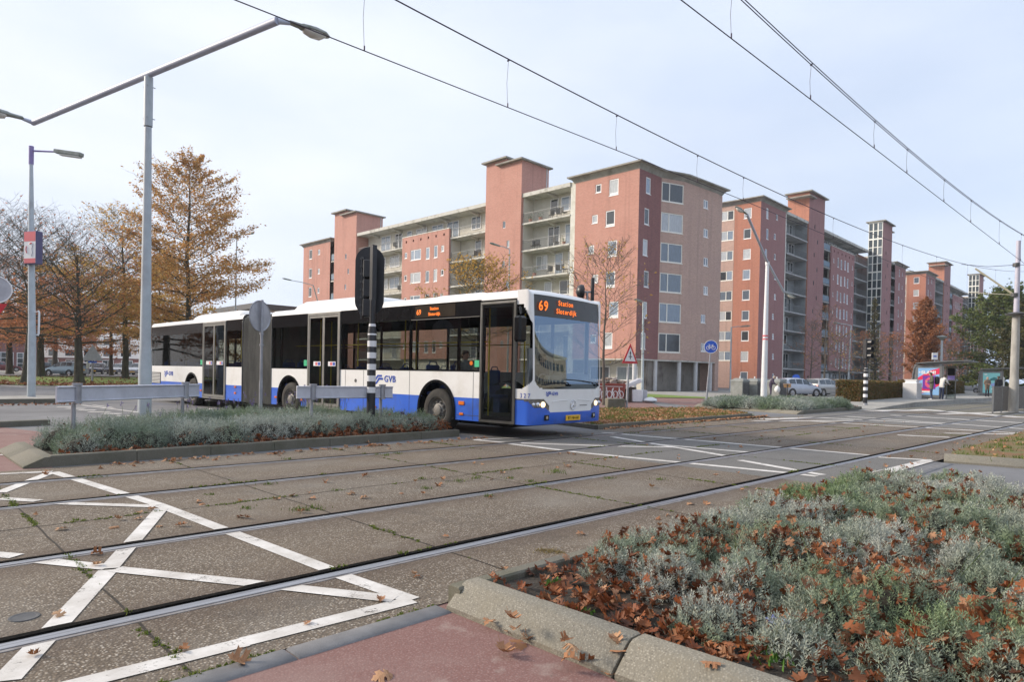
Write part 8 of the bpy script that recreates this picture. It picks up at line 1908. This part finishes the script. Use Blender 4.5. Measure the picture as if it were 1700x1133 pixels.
# ---------------------------------------------------------------- people
MT['skin']=pm('skin',(.46,.27,.19),(.50,.30,.22),scale=8,rough=.55)
def cloth(n,c): return pm(n,c,tuple(x*.75 for x in c),scale=9,rough=.9,bump=.3,bscale=25)
def person(base,yaw,label,H,top,leg,shoe,hairc,J={},coat=0,hair='short',sitting=False,parent=None):
    """standing figure grown from a joint skeleton with a skin modifier"""
    k=H/1.75
    P=dict(pel=(0,0,.93),sp=(0,.0,1.10),ch=(0,-.01,1.30),nb=(0,0,1.46),nk=(0,-.01,1.53),hd=(0,-.02,1.62),ht=(0,-.01,1.70),
      ls=(.17,0,1.42),le=(.23,.02,1.14),lw=(.22,-.05,.90),lh=(.215,-.08,.83),rs=(-.17,0,1.42),re=(-.23,.02,1.14),rw=(-.22,-.05,.90),rh=(-.215,-.08,.83),
      lhi=(.09,0,.88),lk=(.10,-.02,.50),la=(.10,.02,.09),lt=(.12,-.16,.035),rhi=(-.09,0,.88),rk=(-.10,-.02,.50),ra=(-.10,.02,.09),rt=(-.12,-.16,.035))
    P.update(J)
    E_=[('pel','sp'),('sp','ch'),('ch','nb'),('nb','nk'),('nk','hd'),('hd','ht'),('ch','ls'),('ls','le'),('le','lw'),('lw','lh'),('ch','rs'),('rs','re'),('re','rw'),('rw','rh'),('pel','lhi'),('lhi','lk'),('lk','la'),('la','lt'),('pel','rhi'),('rhi','rk'),('rk','ra'),('ra','rt')]
    rad=dict(pel=(.155,.115),sp=(.14,.10),ch=(.165,.115),nb=(.08,.07),nk=(.052,.055),hd=(.078,.098),ht=(.06,.075),ls=(.075,.075),le=(.05,.05),lw=(.032,.032),lh=(.03,.04),rs=(.075,.075),re=(.05,.05),rw=(.032,.032),rh=(.03,.04),lhi=(.095,.095),lk=(.06,.062),la=(.042,.045),lt=(.042,.03),rhi=(.095,.095),rk=(.06,.062),ra=(.042,.045),rt=(.042,.03))
    if coat:
        for q in ('pel','sp','ch'): rad[q]=(rad[q][0]+.03*coat,rad[q][1]+.03*coat)
        for q in ('ls','le','rs','re'): rad[q]=(rad[q][0]+.015*coat,)*2
    names=list(P); me=bpy.data.meshes.new('person'); me.from_pydata([Vector(P[n])*k for n in names],[(names.index(a),names.index(b)) for a,b in E_],[])
    o=bpy.data.objects.new('tmp',me); col.objects.link(o); md=o.modifiers.new('s','SKIN'); md.use_smooth_shade=True; sv=me.skin_vertices[0].data
    for i,n in enumerate(names): sv[i].radius=(rad[n][0]*k,rad[n][1]*k); sv[i].use_root=(n=='pel')
    ss=o.modifiers.new('b','SUBSURF'); ss.levels=2
    dg=bpy.context.evaluated_depsgraph_get(); dg.update(); bm_=bpy.data.meshes.new_from_object(o.evaluated_get(dg)); bpy.data.objects.remove(o)
    mats=[top,leg,MT['skin'],shoe]
    # face and fingers are added to the same mesh
    V=[v.co.copy() for v in bm_.vertices]; F=[tuple(p.vertices) for p in bm_.polygons]; mi=[]
    def seg(p,a,b): 
        ab=b-a; t=max(0,min(1,(p-a).dot(ab)/max(1e-9,ab.length_squared))); return (p-a-ab*t).length
    cls={('nk','hd'):2,('hd','ht'):2,('lw','lh'):2,('rw','rh'):2,('la','lt'):3,('ra','rt'):3,('pel','lhi'):1,('lhi','lk'):1,('lk','la'):1,('pel','rhi'):1,('rhi','rk'):1,('rk','ra'):1}
    for f in F:
        c=sum((V[i] for i in f),Vector())/len(f); b=min(E_,key=lambda e:seg(c,Vector(P[e[0]])*k,Vector(P[e[1]])*k)/(1)); m=cls.get(b,0)
        if m==1 and c.z>(P['pel'][2]-(.10+.12*(coat>0)))*k: m=0
        if coat>1 and m==1 and c.z>(.62*k): m=0
        mi.append(m)
    x=MB(); x.v=[tuple(v) for v in V]; x.f=F; x.m=mi; x.cur=2
    hd=Vector(P['hd'])*k
    x.tube([hd+Vector((0,-.085,.005))*k,hd+Vector((0,-.118,-.018))*k,hd+Vector((0,-.09,-.03))*k],[.008*k,.014*k,.01*k],6)
    for s_ in (-1,1):
        x.tube([hd+Vector((s_*.078,0,.0))*k,hd+Vector((s_*.09,.008,.0))*k],[.022*k,.012*k],6)
        w_=Vector(P['lw' if s_>0 else 'rw'])*k; h_=Vector(P['lh' if s_>0 else 'rh'])*k; d=(h_-w_).normalized(); sd=d.cross(Vector((1,0,0))); sd=sd.normalized() if sd.length>.1 else Vector((0,1,0)); nn=d.cross(sd)
        for i,(o_,l_) in enumerate(((-.026,.062),(-.009,.072),(.009,.068),(.025,.054))):
            a=h_+sd*o_*k+d*.015*k; x.tube([a,a+d*l_*.55*k,a+d*l_*k+nn*.018*k*-s_],[.0095*k,.009*k,.006*k],5)
        a=w_+d*.03*k+sd*-.03*k; x.tube([a,a+(d*.6-sd*.7)*.035*k,a+(d*.9-sd*.7)*.055*k],[.011*k,.010*k,.007*k],5)
    x.cur=3
    r=empty('person_root',base) if False else None
    b=x.build('person',mats,None,smooth=80,recalc=False); b.location=base; b.rotation_euler=(0,0,yaw); tag(b,label,'person')
    # eyes and mouth
    m_=MB(); 
    for s_ in (-1,1): m_.tube([hd+Vector((s_*.032,-.090,.018))*k,hd+Vector((s_*.032,-.101,.018))*k],.008*k,6)
    m_.box(hd.x-.022*k,hd.x+.022*k,hd.y-.098*k,hd.y-.085*k,hd.z-.053*k,hd.z-.046*k); m_.build('eyes_and_mouth',MT['blackp'],b)
    h=MB(); rg=[]
    for zz,sx_,sy_,oy in ((-.05 if hair!='long' else -.16,.082,.07,.035),(.0,.092,.085,.028),(.05,.092,.10,.012),(.09,.075,.085,.006),(.115,.04,.05,.004)):
        ring=[]
        for j in range(16):
            a=2*math.pi*j/16; yy=math.sin(a)*sy_; 
            if zz<.06: yy=max(yy,-.02 if zz<.04 else -.07)
            ring.append(hd+Vector((math.cos(a)*sx_,yy+oy,zz))*k)
        rg.append(ring)
    if hair: h.loft(rg); h.build('hair',hairc,b,smooth=60)
    return b
blackc=cloth('dark_cloth',(.02,.02,.025)); navy=cloth('navy_jeans',(.03,.045,.10)); olive=cloth('olive_jacket',(.13,.13,.09)); whitesh=cloth('white_shoes',(.75,.75,.75)); hb=pm('dark_hair',(.03,.02,.015),(.05,.035,.02),scale=20,rough=.6); hg=pm('grey_hair',(.35,.30,.26),(.42,.36,.3),scale=20,rough=.7); plum=cloth('plum_coat',(.07,.05,.09)); whitec=cloth('white_sleeve',(.65,.64,.62)); browncoat=cloth('brown_coat',(.20,.15,.11)); tights=cloth('dark_tights',(.025,.02,.035)); bluec=cloth('blue_coat',(.03,.06,.22))
p=D(1546,668,41.5); pp=person((p.x,p.y,.2),R(-160),'person in an olive jacket with a dark backpack and white shoes at the first shelter',1.78,olive,navy,whitesh,hb,J=dict(hd=(0,-.09,1.60),ht=(0,-.09,1.68),nk=(0,-.05,1.52),lw=(.12,-.24,1.12),lh=(.09,-.28,1.16)),coat=1)
bpk=tag(MB().bbox(-.17,.17,-.1,.12,-.26,.24,.06).build('backpack',blackc,smooth=50),'dark backpack worn by the person in the olive jacket','backpack'); bpk.rotation_euler=(0,0,R(-160)); off=Matrix.Rotation(R(-160),3,'Z')@Vector((0,.26,0)); bpk.location=(p.x+off.x,p.y+off.y,.2+1.26)
p=D(1563,665,42.5); person((p.x,p.y,.2),R(60),'person in a white-sleeved top and white shoes leaning behind the backpack wearer',1.72,whitec,navy,whitesh,hb,J=dict(ch=(0,-.10,1.28),nb=(0,-.18,1.42),nk=(0,-.20,1.48),hd=(0,-.24,1.56),ht=(0,-.25,1.64),ls=(.16,-.14,1.38),rs=(-.16,-.14,1.38),le=(.2,-.25,1.14),re=(-.2,-.25,1.14),lw=(.14,-.42,1.05),rw=(-.14,-.42,1.05),lh=(.12,-.48,1.04),rh=(-.12,-.48,1.04)))
p=D(1638.5,661,54); person((p.x,p.y,.2),R(-48),'person in a dark coat with a brown scarf facing the track at the second shelter',1.68,browncoat,tights,blackc,hg,J=dict(lw=(.05,-.2,1.12),lh=(-.02,-.22,1.14),rw=(-.05,-.2,1.1),rh=(.02,-.23,1.1)),coat=2)
p=D(1657,662,50); person((p.x,p.y,.2),R(130),'person in a dark padded jacket seen from behind above the barrier',1.72,blackc,tights,blackc,hb,coat=1.3)
p=D(1279,660,45); pw=person((p.x,p.y,0),R(20),'elderly person in a purple coat stooping beside the white lamp post with a white bag',1.62,plum,cloth('plum_skirt',(.10,.08,.13)),blackc,hg,J=dict(ch=(0,-.10,1.28),nb=(0,-.17,1.42),nk=(0,-.20,1.48),hd=(0,-.25,1.56),ht=(0,-.26,1.64),ls=(.16,-.13,1.38),rs=(-.16,-.13,1.38),re=(-.21,-.22,1.15),rw=(-.16,-.42,1.02),rh=(-.15,-.46,.97),lw=(.1,-.38,1.05),lh=(.05,-.42,1.05)),coat=1.6)
o_=Matrix.Rotation(R(20),3,'Z')@(Vector((-.15,-.47,.62))*(1.62/1.75)); bg_=tag(MB().lathe([(.02,.36),(.05,.30),(.16,.2),(.2,.05),(.15,-.12),(.0,-.16)],14,cap=False).build('carrier_bag',MT['white'],smooth=60),'white carrier bag hanging from the stooping person beside the lamp post','bag'); bg_.location=(p.x+o_.x,p.y+o_.y,o_.z)
p=D(1341,650,66); person((p.x,p.y,0),R(60),'person in a blue coat standing behind the parked hatchback',1.75,bluec,tights,blackc,hb,coat=1)
# driver and a passenger inside the bus
def seated(s,xl,z,label,topm,yaw=0):
    c=bus.matrix_world if False else Matrix.Translation((9.241,8.851,0))@Matrix.Rotation(BT,4,'Z'); q=c@Vector((xl,s,z-.93*1.0+.03))
    return person(tuple(q),BT+yaw,label,1.72,topm,navy,blackc,hb,J=dict(lk=(.11,-.44,.93),rk=(-.11,-.44,.93),la=(.11,-.46,.50),ra=(-.11,-.46,.50),lt=(.12,-.62,.46),rt=(-.12,-.62,.46),lhi=(.10,-.05,.90),rhi=(-.10,-.05,.90),lw=(.18,-.30,1.10),rw=(-.18,-.30,1.10),lh=(.16,-.38,1.12),rh=(-.16,-.38,1.12)))
seated(1.18,1.75,.98,'person driving the bus, seen faintly through the windscreen',navy); seated(2.22,.34,1.0,'passenger in a grey jacket behind the front door window of the bus',cloth('grey_jacket',(.25,.25,.26)))
p=D(1321,651,58); r=empty('road_sign',(p.x,p.y,0),label='small round blue sign above the roof of the silver hatchback',cat='road sign'); zt=D(1321,628,58).z; MB().tube([(0,0,0),(0,0,zt)],.03,8).build('post',MT['galv'],r); vd=-Vector((p.x,p.y,0)).normalized(); sx_=Vector((-vd.y,vd.x,0)); M=Matrix((sx_,Vector((0,0,1)),vd)).transposed().to_4x4(); M.translation=(0,0,zt); MB().lathe([(0,.03),(.32,.03),(.32,.05),(0,.052)],24,M,cap=False).build('disc',MT['blue'],r)
# stones and drain in the foreground slab
d0=G(40,1026); r=tag(MB().lathe([(.0,.0015),(.05,.0015),(.06,.004),(.068,.004),(.07,.0)],24,Matrix.Translation((0,0,.001)),cap=False).build('drain_cap',MT['dgrey']),'small round metal cap set in the slab at lower left','drain cap'); r.location=(d0[0],d0[1],0)

# ---------------------------------------------------------------- thin haze
hz=MB().box(-70,300,-70,200,-1.2,48).build('haze',None or pm('haze_tmp',(1,1,1))); 
M=bpy.data.materials.new('haze'); M.use_nodes=True; t=M.node_tree; t.nodes.remove(t.nodes['Principled BSDF']); v=t.nodes.new('ShaderNodeVolumePrincipled'); v.inputs['Color'].default_value=(.88,.93,1,1); v.inputs['Density'].default_value=.0004; v.inputs['Anisotropy'].default_value=.2
t.links.new(v.outputs[0],t.nodes['Material Output'].inputs['Volume']); hz.data.materials.clear(); hz.data.materials.append(M); tag(hz,'faint bluish haze over the far flats','haze',kind='stuff')
